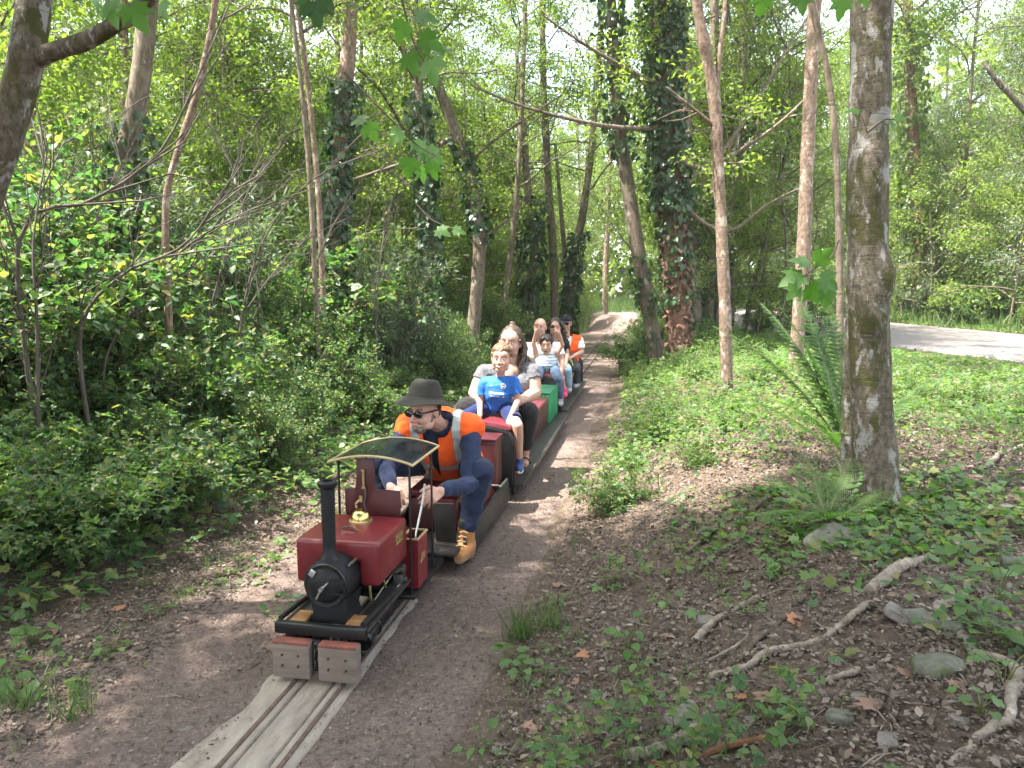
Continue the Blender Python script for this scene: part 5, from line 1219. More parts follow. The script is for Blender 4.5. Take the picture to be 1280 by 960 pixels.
def shoe_mb(mb, an, toe, k=1.0, w=1.0):
    an, toe = Vector(an), Vector(toe); d = (toe - an); d.z = 0; L = d.length; d.normalize(); s = Vector((-d.y, d.x, 0)); z = Vector((0, 0, 1))
    base = Vector((an.x, an.y, toe.z))
    heel = base - d * 0.055 * k
    n = 9; rings = []
    for i in range(n):
        t = i / (n - 1); p = heel.lerp(toe, t)
        wd = (0.034 + 0.014 * math.sin(math.pi * min(1, t * 1.15)) - 0.012 * max(0, t - 0.85) * 6) * k * w
        ht = ((0.052 if t < 0.4 else 0.052 - 0.032 * (t - 0.4) / 0.6)) * k
        rings.append((p + z * (ht / 2 - 0.004 * k), s, z, wd, ht / 2 + 0.012 * k))
    mb.loft(rings, 16, 2.6); mb.cap(an + z * 0.02 * k, base + z * 0.03 * k, 0.042 * k * w, 0.044 * k * w)
def cut(me, planes):
    """keep the part of the mesh on the positive side of each (point, normal)"""
    bm = bmesh.new(); bm.from_mesh(me)
    for p, n in planes:
        bmesh.ops.bisect_plane(bm, geom=list(bm.verts) + list(bm.edges) + list(bm.faces), plane_co=Vector(p), plane_no=Vector(n), clear_inner=True)
    out = bpy.data.meshes.new("c"); bm.to_mesh(out); bm.free(); return out
def join(meshes):
    bm = bmesh.new()
    for m_ in meshes: bm.from_mesh(m_)
    out = bpy.data.meshes.new("j"); bm.to_mesh(out); bm.free()
    out.polygons.foreach_set("use_smooth", np.ones(len(out.polygons), bool)); return out
def hole(me, c, ax, rad):
    """take away the faces round an axis: the neck opening of a garment"""
    bm = bmesh.new(); bm.from_mesh(me); c = Vector(c); ax = Vector(ax).normalized()
    rm = [f for f in bm.faces if (lambda d: (d - ax * d.dot(ax)).length < rad and d.dot(ax) > -0.12)(f.calc_center_median() - c)]
    bmesh.ops.delete(bm, geom=rm, context='FACES'); out = bpy.data.meshes.new("h"); bm.to_mesh(out); bm.free(); return out
def push(me, d, solid=0.0):
    n = len(me.vertices); V = np.empty(n * 3, np.float32); me.vertices.foreach_get("co", V); Nn = np.empty(n * 3, np.float32); me.vertices.foreach_get("normal", Nn)
    me.vertices.foreach_set("co", V + Nn * d); me.update(); return me
def strands(mb, roots, rg, seg=6, r0=0.007, r1=0.002, jit=0.012):
    """locks of hair: each a list of guide points"""
    for g in roots:
        P = smooth_path(g, seg) + rg.normal(size=(seg, 3)) * jit * np.linspace(0, 1, seg)[:, None]
        mb.tube([Vector(q) for q in P], list(np.linspace(r0, r1, seg)), 5)
def decal(p, me, shapes, m, name, off=0.003, thick=0.0):
    """flat printed shapes laid on the front of a garment: polygons in (x, z), train frame minus base"""
    bv = BVHTree.FromPolygons([v.co[:] for v in me.vertices], [tuple(q.vertices) for q in me.polygons])
    mb = MB()
    for poly in shapes:
        V = []; ok = True
        for x, z in poly:
            h = bv.ray_cast(Vector((x, -2, z)), Vector((0, 1, 0)))
            if h[0] is None: ok = False; break
            V.append(h[0] + Vector((0, -off, 0)))
        if ok: mb.add(V, [tuple(range(len(V)))])
    if mb.v: link(name, mb.mesh(name, smooth=False), m, p.e)
def rect(x, z, w, h, sk=0.0): return [(x, z), (x + w, z), (x + w + sk, z + h), (x + sk, z + h)]

# ---------------------------------------------------------------- the driver
def driver():
    pel = Vector((0.035, 1.90, 0.49)); p = Person("driver in dark bush hat, sunglasses and orange vest bending over the engine", (0.035, 1.90, 0.40))
    hc = lp(531, 513, 1.37); neck = Vector((0.075, 1.53, 0.825)); chest = Vector((0.055, 1.66, 0.70))
    shR = Vector((0.255, 1.56, 0.775)); shL = Vector((-0.130, 1.54, 0.765)); r = (shR - shL).normalized()
    elR = lp(588, 606, 1.36); wrR = lp(553, 613, 1.10); hdR = lp(530, 626, 0.98)
    elL = Vector((-0.215, 1.40, 0.56)); wrL = Vector((-0.10, 1.14, 0.52))
    hipR, hipL = pel + Vector((0.10, 0, 0)), pel - Vector((0.10, 0, 0))
    knR = lp(601, 590, 1.42); knL = Vector((-0.27, 1.40, 0.57)); anR = lp(583, 664, 1.36); toR = lp(573, 699, 1.22); anL = Vector((-0.235, 1.36, 0.26)); toL = Vector((-0.25, 1.2, 0.14))
    fr = frame((-0.42, -0.88, -0.13), (0, 0, 1))
    b = MB(); head_mb(b, hc, fr, 1.0); rr, f, u = fr
    b.cap(neck + Vector((0, 0.01, -0.02)), hc - u * 0.05 - f * 0.03, 0.062, 0.058); torso_mb(b, pel, chest, neck, r, 1.0, 0.9, 0.9)
    for s_, e_, w_ in ((shR, elR, wrR), (shL, elL, wrL)): b.cap(s_, e_, 0.044, 0.038); b.cap(e_, w_, 0.038, 0.027)
    for h_, k_, a_ in ((hipR, knR, anR), (hipL, knL, anL)): b.cap(h_, k_, 0.07, 0.05); b.cap(k_, a_, 0.05, 0.036)
    hand_mb(b, wrR, (hdR - wrR), Vector((-0.5, 0.5, -0.6)), 1.0, 34, -1, 5)
    hand_mb(b, wrL, Vector((0.5, -0.6, -0.4)), Vector((0.2, 0.2, -1)), 1.0, 40, 1, 4)
    p.blob("body", b, SK_B, 0.0045, 2, dec=0.26)
    face(p, None, hc, fr, 1.0, H_DARK, False, 0.0); shades(p, hc, fr, 1.03)
    P = lambda a, c_, d: hc + rr * a + f * c_ + u * d
    bd = MB(); bd.ell(P(0, 0.052, -0.088), (0.046, 0.046, 0.034), fr); bd.cap(P(-0.030, 0.083, -0.050), P(0.030, 0.083, -0.050), 0.009)
    for sx in (-1, 1): bd.cap(P(sx * 0.060, 0.010, -0.030), P(sx * 0.040, 0.055, -0.085), 0.016, 0.018)
    p.blob("beard", bd, H_GREY, 0.004, 1, dec=0.5, wr=0.006, wscale=60)
    hh = MB(); hh.ell(P(0, -0.028, 0.0), (0.079, 0.082, 0.075), fr); p.blob("hair", hh, H_DARK, 0.006, 1, wr=0.006, wscale=60)
    # hat: soft crown and drooping brim
    hr_, hf, hu = frame((-0.3, -0.95, 0.13), (0.03, 0, 1)); hb = hc + u * 0.070 - f * 0.012
    hat = MB(); R_ = []
    for rad, z in ((0.0, 0.113), (0.038, 0.112), (0.060, 0.105), (0.076, 0.088), (0.086, 0.058), (0.094, 0.024), (0.102, 0.006)): R_.append((rad, z))
    for rad, z in ((0.122, -0.008), (0.142, -0.019), (0.158, -0.030), (0.159, -0.035), (0.140, -0.025), (0.118, -0.014), (0.098, 0.000), (0.084, 0.010)): R_.append((rad, z))
    hat.lathe(R_, hb, hu, 40)
    me = hat.mesh("hat"); n = len(me.vertices); V = np.empty(n * 3, np.float32); me.vertices.foreach_get("co", V); V = V.reshape(-1, 3)
    d = V - np.array(hb); ra = d @ np.array(hr_); fa = d @ np.array(hf); ua = d @ np.array(hu); an = np.arctan2(fa, ra); rad = np.hypot(ra, fa)
    dz = np.where(rad > 0.1, (rad - 0.1) * (0.10 * np.cos(2 * an + 0.5) + 0.10 * np.sin(3 * an)), 0) + np.where(ua > 0.06, -0.012 * np.exp(-(ra / 0.03) ** 2), 0) + 0.004 * (fbm(an * 3, ua * 30, 3) - .5)
    V = V + dz[:, None] * np.array(hu)[None] + (fa * 0.10)[:, None] * np.array(hf)[None]
    me.vertices.foreach_set("co", V.astype(np.float32).ravel()); me.update()
    ho = p.put("hat", me, C_HAT); p.raw("hat_band", MB().tube([hb + hu * 0.016 + hr_ * 0.0965 * math.cos(a) + hf * 0.1065 * math.sin(a) for a in np.linspace(0, 6.283, 33)], 0.0035, 5, False), C_HAT, ho)
    # jacket, trousers
    j = MB(); torso_mb(j, pel, chest, neck, r, 1.0, 1.02, 1.02, 0.014, belly=0.015)
    for s_, e_, w_ in ((shR, elR, wrR), (shL, elL, wrL)):
        j.cap(chest.lerp(neck, 0.6), s_, 0.085, 0.068); j.cap(s_, e_, 0.066, 0.056); j.cap(e_, e_.lerp(w_, 0.93), 0.056, 0.042)
    p.blob("jacket", j, C_NAVY, 0.007, 3, wr=0.012, seed=2)
    cl = MB(); ne = neck + Vector((0, -0.02, 0.01)); cl.tube([ne + r * 0.066 * math.cos(a) + Vector((0, -0.055, 0.02)) * math.sin(a) + Vector((0, 0, 0.012)) for a in np.linspace(0, 6.283, 17)], 0.020, 8, False); p.blob("collar", cl, C_NAVY2, 0.006, 2)
    sh = MB(); fwd = r.cross((neck - chest).normalized()); sh.loft([(chest.lerp(neck, t) + fwd * (0.075 - 0.045 * t), r, fwd, 0.075 - 0.03 * t, 0.075 - 0.02 * t) for t in (-0.35, 0.0, 0.45, 0.9)], 16); p.blob("shirt", sh, C_BLACK, 0.007, 2, wr=0.006)
    t = MB(); t.ell(pel + Vector((0, 0.02, -0.02)), (0.19, 0.15, 0.115))
    for h_, k_, a_ in ((hipR, knR, anR), (hipL, knL, anL)): t.cap(h_, k_, 0.098, 0.080); t.cap(k_ + Vector((0, 0.01, 0)), k_.lerp(a_, 0.88), 0.078, 0.062)
    p.blob("trousers", t, C_NAVY2, 0.008, 3, wr=0.013, seed=5)
    # vest: open at the front, reflective strips over shoulders and round the waist
    vm = MB(); torso_mb(vm, pel.lerp(chest, 0.10), chest, neck, r, 1.0, 1.08, 1.10, 0.040, belly=0.02)
    for s_ in (shR, shL): vm.cap(chest.lerp(neck, 0.62), chest.lerp(neck, 0.62).lerp(s_, 0.95), 0.112, 0.096)
    v0 = remesh(vm, 0.008, 3, wr=0.010, seed=9)
    up = (neck - pel).normalized(); nf = (fwd - up * fwd.dot(up)).normalized(); c0 = chest + fwd * 0.02
    hem = pel.lerp(chest, 0.12) - up * 0.02
    v0 = hole(cut(v0, [(hem, up)]), neck + fwd * 0.025, up, 0.088)
    back = cut(v0, [(c0, -nf)]); frt = cut(v0, [(c0, nf)])
    lo = chest - up * 0.17 - r * 0.02
    a1 = cut(frt, [(lo - r * 0.004, (-r - up * 0.13).normalized())]); a2 = cut(frt, [(lo + r * 0.004, (r - up * 0.13).normalized())])
    vest = p.put("safety_vest", join([back, a1, a2]), C_ORANGE)
    vj = join([back, a1, a2]); vj.transform(Matrix.Translation(Vector((0, 0, 0))))
    vsrc = join([cut(v0, [(c0, -nf)]), cut(cut(v0, [(c0, nf)]), [(lo - r * 0.004, (-r - up * 0.13).normalized())]), cut(cut(v0, [(c0, nf)]), [(lo + r * 0.004, (r - up * 0.13).normalized())])])
    for sx in (-1, 1):
        m0 = chest + r * sx * 0.098; m1 = chest + r * sx * 0.150
        st = cut(vsrc, [(m0, r * sx), (m1, -r * sx)]); p.put("reflective_strip", push(st, 0.0035), C_STRIP, vest)
    st = cut(vsrc, [(chest - up * 0.105, up), (chest - up * 0.055, -up)]); p.put("reflective_strip", push(st, 0.003), C_STRIP, vest)
    # sock and boots
    for an, to in ((anR, toR), (anL, toL)):
        p.blob("sock", MB().cap(an + Vector((0, 0.0, 0.05)), an - Vector((0, 0, 0.02)), 0.050, 0.046), C_OLIVE, 0.007, 2, wr=0.006, wscale=40)
        s = MB(); an2 = Vector((an.x, an.y, to.z + 0.105)); shoe_mb(s, an2, to, 1.12); s.cap(an2 + Vector((0, 0, 0.035)), an2 - Vector((0, 0, 0.03)), 0.052, 0.050)
        bo = p.blob("boot", s, C_BOOT, 0.006, 2, dec=0.5, wr=0.003)
        so = MB(); shoe_mb(so, Vector((an.x, an.y, to.z - 0.035)), Vector((to.x, to.y, to.z - 0.012)), 1.16); sm = cut(remesh(so, 0.006, 1), [((0, 0, to.z + 0.008), (0, 0, -1))]); p.put("boot_sole", sm, C_SOLE, bo)
        dr = (to - an); dr.z = 0; dr.normalize(); sd = Vector((-dr.y, dr.x, 0))
        for q in range(4):
            c = an2 + dr * (0.045 + q * 0.020) + Vector((0, 0, 0.026 - q * 0.020)); p.raw("boot_lace", MB().tube([c - sd * 0.024 - Vector((0, 0, .008)), c + dr * 0.008, c + sd * 0.024 - Vector((0, 0, .008))], 0.004, 6), C_LACE, bo)
driver()

def short_hair(p, hc, fr, k, m, rg, fringe=0.03, size=1.0, n=240, cover=0.2):
    rr, f, u = fr; P = lambda a, b, d: Vector(hc) + (rr * a + f * b + u * d) * k
    mb = MB(); mb.ell(P(0, -0.022, 0.034), (0.081 * k * size, 0.094 * k * size, 0.088 * k * size), fr)
    for _ in range(n):
        d = Vector(rg.normal(size=3)); d.normalize(); d.z = abs(d.z) * 1.1 - 0.25; d.normalize()
        if d.y > 0.2 and d.z < 0.42 + 0.2 * rg.random(): continue
        if d.z < -0.1 and d.y > -0.1: continue
        O = lambda v, g=0.0: P(v.x * (0.079 + g) * size, -0.020 + v.y * (0.093 + g) * size, 0.034 + v.z * (0.087 + g) * size)
        t = Vector((0.5 + 0.5 * rg.normal(), 0.9 if d.y > -0.2 else -0.3, -0.55)); t = (t - d * t.dot(d)).normalized()
        L_ = fringe / 0.09 * (0.8 + 0.6 * rg.random())
        d1 = (d + t * L_ * 0.5).normalized(); d2 = (d + t * L_).normalized()
        mb.tube([O(d), O(d1, 0.006), O(d2, 0.001)], [0.010 * k, 0.009 * k, 0.003 * k], 5)
    me = remesh(mb, 0.0045 * max(k, 0.8), 1)
    me = cut(me, [(P(0, 0.076, 0.040), (-f * 0.9 + u * 0.45).normalized())])
    return p.put("hair", me, m)

# ---------------------------------------------------------------- boy in blue
def boy_blue():
    pel = Vector((0.115, 3.00, 0.685)); p = Person("smiling small boy in a blue football shirt perched on the maroon hood in front", (0.115, 3.00, 0.61), 0.62); rg = np.random.default_rng(3)
    hc = lp(627, 448, 2.93); neck = lp(625, 471, 2.96); chest = lp(624, 490, 2.95); fr = frame((0.02, -1, 0.02), (0.04, 0, 1))
    shR = lp(642, 476, 2.95); shL = lp(606, 477, 2.95); r = (shR - shL).normalized()
    elR = lp(648, 500, 2.93); wrR = lp(639, 519, 2.80); elL = lp(600, 501, 2.93); wrL = lp(600, 520, 2.80)
    hipR, hipL = pel + Vector((0.06, 0, 0)), pel - Vector((0.06, 0, 0))
    knR = lp(647, 532, 2.76); anR = lp(649, 573, 2.80); toR = lp(650, 590, 2.70); knL = Vector((2 * 0.10 - knR.x - 0.03, 2.76, knR.z)); anL = Vector((knL.x - 0.03, 2.82, anR.z)); toL = Vector((knL.x - 0.04, 2.72, toR.z))
    k = 0.62; b = MB(); head_mb(b, hc, fr, 0.93, True); rr, f, u = fr
    b.cap(neck - Vector((0, 0, 0.02)), hc - u * 0.045 - f * 0.008, 0.034, 0.036); torso_mb(b, pel, chest, neck, r, k, 0.9, 0.9)
    for s_, e_, w_ in ((shR, elR, wrR), (shL, elL, wrL)): b.cap(s_, e_, 0.029, 0.026); b.cap(e_, w_, 0.027, 0.019)
    for h_, k_, a_ in ((hipR, knR, anR), (hipL, knL, anL)): b.cap(h_, k_, 0.055, 0.043); b.cap(k_, k_.lerp(a_, .35), 0.042, 0.040); b.cap(k_.lerp(a_, .35), a_, 0.040, 0.026)
    hand_mb(b, wrR, Vector((-0.1, -0.8, -0.75)), Vector((0, 0.6, -1)), 0.66, 22, 1, 8); hand_mb(b, wrL, Vector((-0.35, -0.8, -0.5)), Vector((0, 0.6, -1)), 0.66, 22, -1, 8)
    p.blob("body", b, SK_A, 0.0036, 2, dec=0.26); face(p, None, hc, fr, 0.93, M_LID, True, 1.0)
    short_hair(p, hc, fr, 0.95, H_LIGHT, rg, 0.030, 1.0, 420)
    s = MB(); torso_mb(s, pel + Vector((0, 0, 0.02)), chest, neck, r, k, 1.05, 1.05, 0.016)
    for s_, e_ in ((shR, elR), (shL, elL)): s.cap(chest.lerp(neck, .55), s_, 0.058, 0.044); s.tube([s_, s_.lerp(e_, .72)], [0.045, 0.047], 16)
    sm = remesh(s, 0.005, 3, wr=0.008, seed=4); so = p.put("shirt", sm, C_BLUE)
    cr = MB().tube([neck + Vector((0.036 * math.cos(a), 0.034 * math.sin(a), 0.004 - 0.006 * math.sin(-a))) for a in np.linspace(0, 6.283, 19)], 0.007, 6, False); p.raw("collar", cr, C_BLUE, so)
    B = p.b; X = lambda v: v.x - B.x; Z = lambda v: v.z - B.z
    cxx, cz = X(chest), Z(chest)
    cx_, cz_ = cxx + 0.048, cz + 0.055; ring = lambda rad: [(cx_ + rad * math.cos(a), cz_ + rad * 1.15 * math.sin(a)) for a in np.linspace(0, 6.28, 15)[:-1]]
    decal(p, sm, [ring(0.019)], C_WHITE, "shirt_badge"); decal(p, sm, [ring(0.0145)], C_SHORT, "badge_centre", 0.0042); decal(p, sm, [rect(cx_ - 0.009, cz_ - 0.004, 0.018, 0.007)], C_WHITE, "badge_bird", 0.0052)
    decal(p, sm, [[(cxx - 0.062, cz + 0.060), (cxx - 0.038, cz + 0.062), (cxx - 0.048, cz + 0.055)]], C_WHITE, "maker_mark")
    txt = []; xx = cxx - 0.064
    for i, w_ in enumerate((0.011, 0.007, 0.012, 0.006, 0.010, 0.012, 0.007, 0.011, 0.010)):
        txt += [rect(xx, cz - 0.002 - 0.001 * i, w_ * 0.35, 0.016), rect(xx, cz + 0.010 - 0.001 * i, w_, 0.004), rect(xx + w_ * .6, cz - 0.002 - .001 * i, w_ * 0.3, 0.008)]; xx += w_ + 0.004
    xx = cxx - 0.058
    for i, w_ in enumerate((0.009, 0.011, 0.007, 0.010, 0.013, 0.008)): txt += [rect(xx, cz - 0.024 - .001 * i, w_, 0.004), rect(xx, cz - 0.024 - .001 * i, w_ * .4, 0.013)]; xx += w_ + 0.004
    txt += [[(cxx + 0.015, cz + 0.004), (cxx + 0.030, cz + 0.008), (cxx + 0.058, cz - 0.026), (cxx + 0.040, cz - 0.030)]]
    decal(p, sm, txt, C_WHITE, "shirt_lettering")
    t = MB(); t.ell(pel, (0.098, 0.085, 0.07))
    for h_, k_ in ((hipR, knR), (hipL, knL)): t.cap(h_, h_.lerp(k_, .5), 0.066, 0.064); t.tube([h_.lerp(k_, .4), h_.lerp(k_, .78)], [0.062, 0.066], 16)
    p.blob("shorts", t, C_SHORT, 0.006, 2, wr=0.007, seed=6)
    for an, to in ((anR, toR), (anL, toL)):
        sh = MB(); shoe_mb(sh, Vector((an.x, an.y, to.z + 0.055)), to, 0.72); bo = p.blob("shoe", sh, C_BSHOE, 0.005, 2, wr=0.002)
        so2 = MB(); shoe_mb(so2, Vector((an.x, an.y, to.z + 0.0)), Vector((to.x, to.y, to.z - 0.004)), 0.75); p.put("shoe_sole", cut(remesh(so2, 0.005, 1), [((0, 0, to.z + 0.006), (0, 0, -1))]), C_WHITE, bo)
boy_blue()

# ---------------------------------------------------------------- woman with long hair
def woman():
    pel = Vector((0.09, 3.52, 0.53)); p = Person("smiling woman with long brown hair in a grey top hugging the boy in blue", (0.09, 3.52, 0.43)); rg = np.random.default_rng(4)
    hc = lp(638, 427, 3.40); neck = lp(640, 457, 3.42); chest = lp(637, 482, 3.43); fr = frame((-0.10, -1, -0.06), (0.10, 0, 1)); rr, f, u = fr
    shR = lp(664, 463, 3.43); shL = lp(606, 465, 3.43); r = (shR - shL).normalized()
    elR = lp(669, 491, 3.36); wrR = lp(648, 503, 3.05); elL = lp(593, 491, 3.36); wrL = lp(607, 507, 3.05)
    hipR, hipL = pel + Vector((0.13, 0, 0)), pel - Vector((0.13, 0, 0))
    knR = lp(660, 516, 3.12); knL = lp(583, 510, 3.12); anR = lp(656, 566, 3.16); toR = lp(656, 582, 3.04); anL = Vector((-0.20, 3.16, anR.z)); toL = Vector((-0.21, 3.03, toR.z))
    b = MB(); head_mb(b, hc, fr, 1.12, True); b.ell(hc + f * 0.02 - u * 0.06, (0.076, 0.076, 0.062), fr)
    b.cap(neck - Vector((0, 0, 0.03)), hc - u * 0.05 - f * 0.015, 0.060, 0.056); torso_mb(b, pel, chest, neck, r, 1.0, 1.15, 1.1)
    for s_, e_, w_ in ((shR, elR, wrR), (shL, elL, wrL)): b.cap(s_, s_.lerp(e_, .6), 0.064, 0.064); b.cap(s_.lerp(e_, .6), e_, 0.064, 0.052); b.cap(e_, e_.lerp(w_, .35), 0.053, 0.051); b.cap(e_.lerp(w_, .35), w_, 0.051, 0.031)
    for h_, k_, a_ in ((hipR, knR, anR), (hipL, knL, anL)): b.cap(h_, k_, 0.09, 0.06); b.cap(k_, a_, 0.06, 0.04)
    for an, to in ((anR, toR), (anL, toL)): shoe_mb(b, Vector((an.x, an.y, to.z + 0.06)), to, 0.92, 0.9)
    hand_mb(b, wrR, Vector((-0.9, -0.3, -0.15)), Vector((0, 1, 0)), 0.95, 20, -1); hand_mb(b, wrL, Vector((0.9, -0.3, -0.15)), Vector((0, 1, 0)), 0.95, 20, 1)
    fw0 = r.cross((neck - chest).normalized()); b.ell(chest.lerp(neck, 0.80) + fw0 * 0.075, (0.085, 0.045, 0.062)); b.ell(chest.lerp(neck, 0.62) + fw0 * 0.105, (0.050, 0.030, 0.06))
    p.blob("body", b, SK_A, 0.0045, 2, dec=0.26); face(p, None, hc, fr, 1.12, M_LID, True, 0.9)
    P = lambda a, c_, d: hc + (rr * a + f * c_ + u * d) * 1.12
    h = MB(); h.ell(P(0, -0.026, 0.038), (0.093, 0.105, 0.098), fr)
    h.ell(P(0.004, -0.03, 0.128), 0.026)
    hm = cut(remesh(h, 0.006, 1, wr=0.004, wscale=70), [(P(0, 0.066, 0.034), (-f * 0.8 + u * 0.9).normalized())])
    L = MB(); g = []
    for i in range(90):
        sx = 1 if i % 2 else -1; a = rg.random(); q = rg.random()
        st = P(sx * (0.050 + 0.030 * q), 0.03 - 0.10 * a, 0.07 - 0.05 * q)
        mid = P(sx * (0.090 + 0.012 * rg.random()), -0.01 - 0.08 * a, -0.03); lo = P(sx * (0.085 + 0.035 * rg.random()), 0.03 - 0.10 * a, -0.115)
        en = lo + Vector((sx * (0.015 + 0.07 * rg.random() * (1.3 if sx > 0 else 0.5)), -0.02 - 0.04 * rg.random(), -0.06 - 0.11 * rg.random()))
        g.append([st, mid, lo, en])
    for i in range(50):
        a = rg.uniform(-1, 1); st = P(0.07 * a, -0.10, 0.05); g.append([st, P(0.085 * a, -0.12, -0.04), P(0.10 * a, -0.10, -0.13), P(0.12 * a, -0.09, -0.22)])
    strands(L, g, rg, 9, 0.011, 0.004, 0.010)
    hair = p.put("hair", hm, H_BROWN); p.raw("hair_lock", L, H_BROWN, hair)
    s = MB(); torso_mb(s, pel, chest, neck - Vector((0, 0.0, 0.030)), r, 1.0, 1.26, 1.2, 0.014, belly=0.05)
    fw = r.cross((neck - chest).normalized())
    for sx in (-1, 1): s.ell(chest + r * sx * 0.082 + fw * 0.085 + Vector((0, 0, 0.015)), (0.095, 0.085, 0.085))
    s.ell(pel.lerp(chest, 0.4) + fw * 0.05, (0.20, 0.14, 0.13))
    for s_, e_ in ((shR, elR), (shL, elL)): s.cap(chest.lerp(neck, .55), s_, 0.09, 0.074); s.tube([s_, s_.lerp(e_, .42)], [0.075, 0.078], 18)
    sm = remesh(s, 0.007, 4, wr=0.010, seed=8)
    p.put("top", sm, C_GREYM)
    t = MB(); t.ell(pel, (0.23, 0.18, 0.13))
    for h_, k_, a_ in ((hipR, knR, anR), (hipL, knL, anL)): t.cap(h_, k_, 0.118, 0.093); t.cap(k_, k_.lerp(a_, .4), 0.090, 0.080); t.cap(k_.lerp(a_, .4), k_.lerp(a_, .82), 0.080, 0.056)
    p.blob("leggings", t, C_LEGGING, 0.008, 3, wr=0.006, seed=3)
    for an, to in ((anR, toR), (anL, toL)):
        st = MB(); d = (to - an); d.z = 0; d.normalize(); sd = Vector((-d.y, d.x, 0)); c = Vector((an.x, an.y, to.z))
        st.tube([c + d * 0.075 + sd * 0.046 * math.cos(a) + Vector((0, 0, 0.002 + 0.052 * math.sin(a))) for a in np.linspace(0, 3.1416, 9)], 0.006, 6); p.raw("sandal_strap", st, C_BLACK)
woman()

# ---------------------------------------------------------------- the riders farther back (smaller in the picture)
def rider(label, pel, hc, neck, chest, sh, el, wr, kn, an, to, k, hk, fdir, skin, top, topm, bottom, botm, shoem, sleeve, hair=None, hand_dirs=None, glasses=False, brow=H_DARK, open_=0, smile=0.7, w=1.0, up=(0, 0, 1), long_bottom=True, sleeve_end=0.5, ths=1.0):
    p = Person(label, (pel[0], pel[1], pel[2] - 0.09 * k), k); rg = np.random.default_rng(int(pel[1] * 100))
    pel, hc, neck, chest = map(Vector, (pel, hc, neck, chest)); fr = frame(fdir, up); rr, f, u = fr
    r = (Vector(sh[1]) - Vector(sh[0])).normalized(); b = MB(); head_mb(b, hc, fr, hk, k < 0.8)
    b.cap(neck - Vector((0, 0, 0.02 * k)), hc - u * 0.05 * hk - f * 0.01, 0.056 * k, 0.053 * k); torso_mb(b, pel, chest, neck, r, k, 0.9 * w, 0.9)
    hips = [pel - Vector((0.10 * k, 0, 0)), pel + Vector((0.10 * k, 0, 0))]
    for i in (0, 1):
        b.cap(sh[i], el[i], 0.044 * k, 0.037 * k); b.cap(el[i], wr[i], 0.037 * k, 0.026 * k); b.cap(hips[i], kn[i], 0.075 * k, 0.055 * k); b.cap(kn[i], an[i], 0.052 * k, 0.036 * k)
        hd, hp, cu = hand_dirs[i]; hand_mb(b, wr[i], hd, hp, k * 0.98, cu, 1 if i == 0 else -1, 9, ths)
    p.blob("body", b, skin, 0.0052, 2, dec=0.3); face(p, None, hc, fr, hk, brow, not glasses, smile, open_)
    if glasses: shades(p, hc, fr, hk)
    s = MB(); torso_mb(s, pel, chest, neck - Vector((0, 0, 0.012)), r, k, 1.04 * w, 1.04, 0.016)
    for i in (0, 1):
        s.cap(chest.lerp(neck, .55), Vector(sh[i]).lerp(chest, 0.0 if sleeve else 0.18), 0.085 * k, (0.066 if sleeve else 0.052) * k)
        if sleeve: s.tube([Vector(sh[i]), Vector(sh[i]).lerp(Vector(el[i]), sleeve_end)], [0.066 * k, 0.068 * k], 16)
    so = p.blob(top, s, topm, 0.007, 3, wr=0.010, seed=int(pel[1] * 7) % 50)
    t = MB(); t.ell(pel, (0.185 * k * w, 0.15 * k, 0.12 * k))
    for i in (0, 1):
        h_, k_, a_ = hips[i], Vector(kn[i]), Vector(an[i]); t.cap(h_, k_ if long_bottom else h_.lerp(k_, .85), 0.096 * k, 0.078 * k)
        if long_bottom: t.cap(k_, k_.lerp(a_, .92), 0.074 * k, 0.056 * k)
    p.blob(bottom, t, botm, 0.008, 3, wr=0.010, seed=int(pel[1] * 9) % 50)
    for i in (0, 1):
        shm = MB(); shoe_mb(shm, Vector((an[i][0], an[i][1], to[i][2] + 0.07 * k)), to[i], k); p.blob("shoe", shm, shoem, 0.006, 2)
    return p, fr, rg, so, r
cz0 = 0.136
# boy throwing his hands up
hc = lp(683, 430, 6.22); nk = lp(683, 443, 6.25); chs = lp(683, 453, 6.25)
p, fr, rg, so, r = rider("laughing boy in a striped vest top with both hands raised", (0.075, 6.30, 0.655), hc, nk, chs,
    [lp(671, 446, 6.25), lp(695, 445, 6.25)], [lp(667, 430, 6.20), lp(703, 431, 6.20)], [lp(670, 414, 6.12), lp(699, 416, 6.12)],
    [lp(672, 472, 6.02), lp(698, 474, 6.02)], [Vector((-0.17, 6.06, 0.28)), lp(701, 497, 6.06)], [Vector((-0.18, 5.98, 0.16)), lp(701, 507, 5.98)],
    0.70, 0.90, (0.05, -1, -0.22), SK_B, "vest_top", C_STRIPE, "jeans", C_JEAN, C_GSHOE, False, hand_dirs=[((0.15, -0.15, 1), (0, -1, 0), 12), ((-0.25, -0.15, 1), (0, -1, 0), 12)], open_=1.0)
short_hair(p, hc, fr, 0.92, H_DARK, rg, 0.05, 1.03)
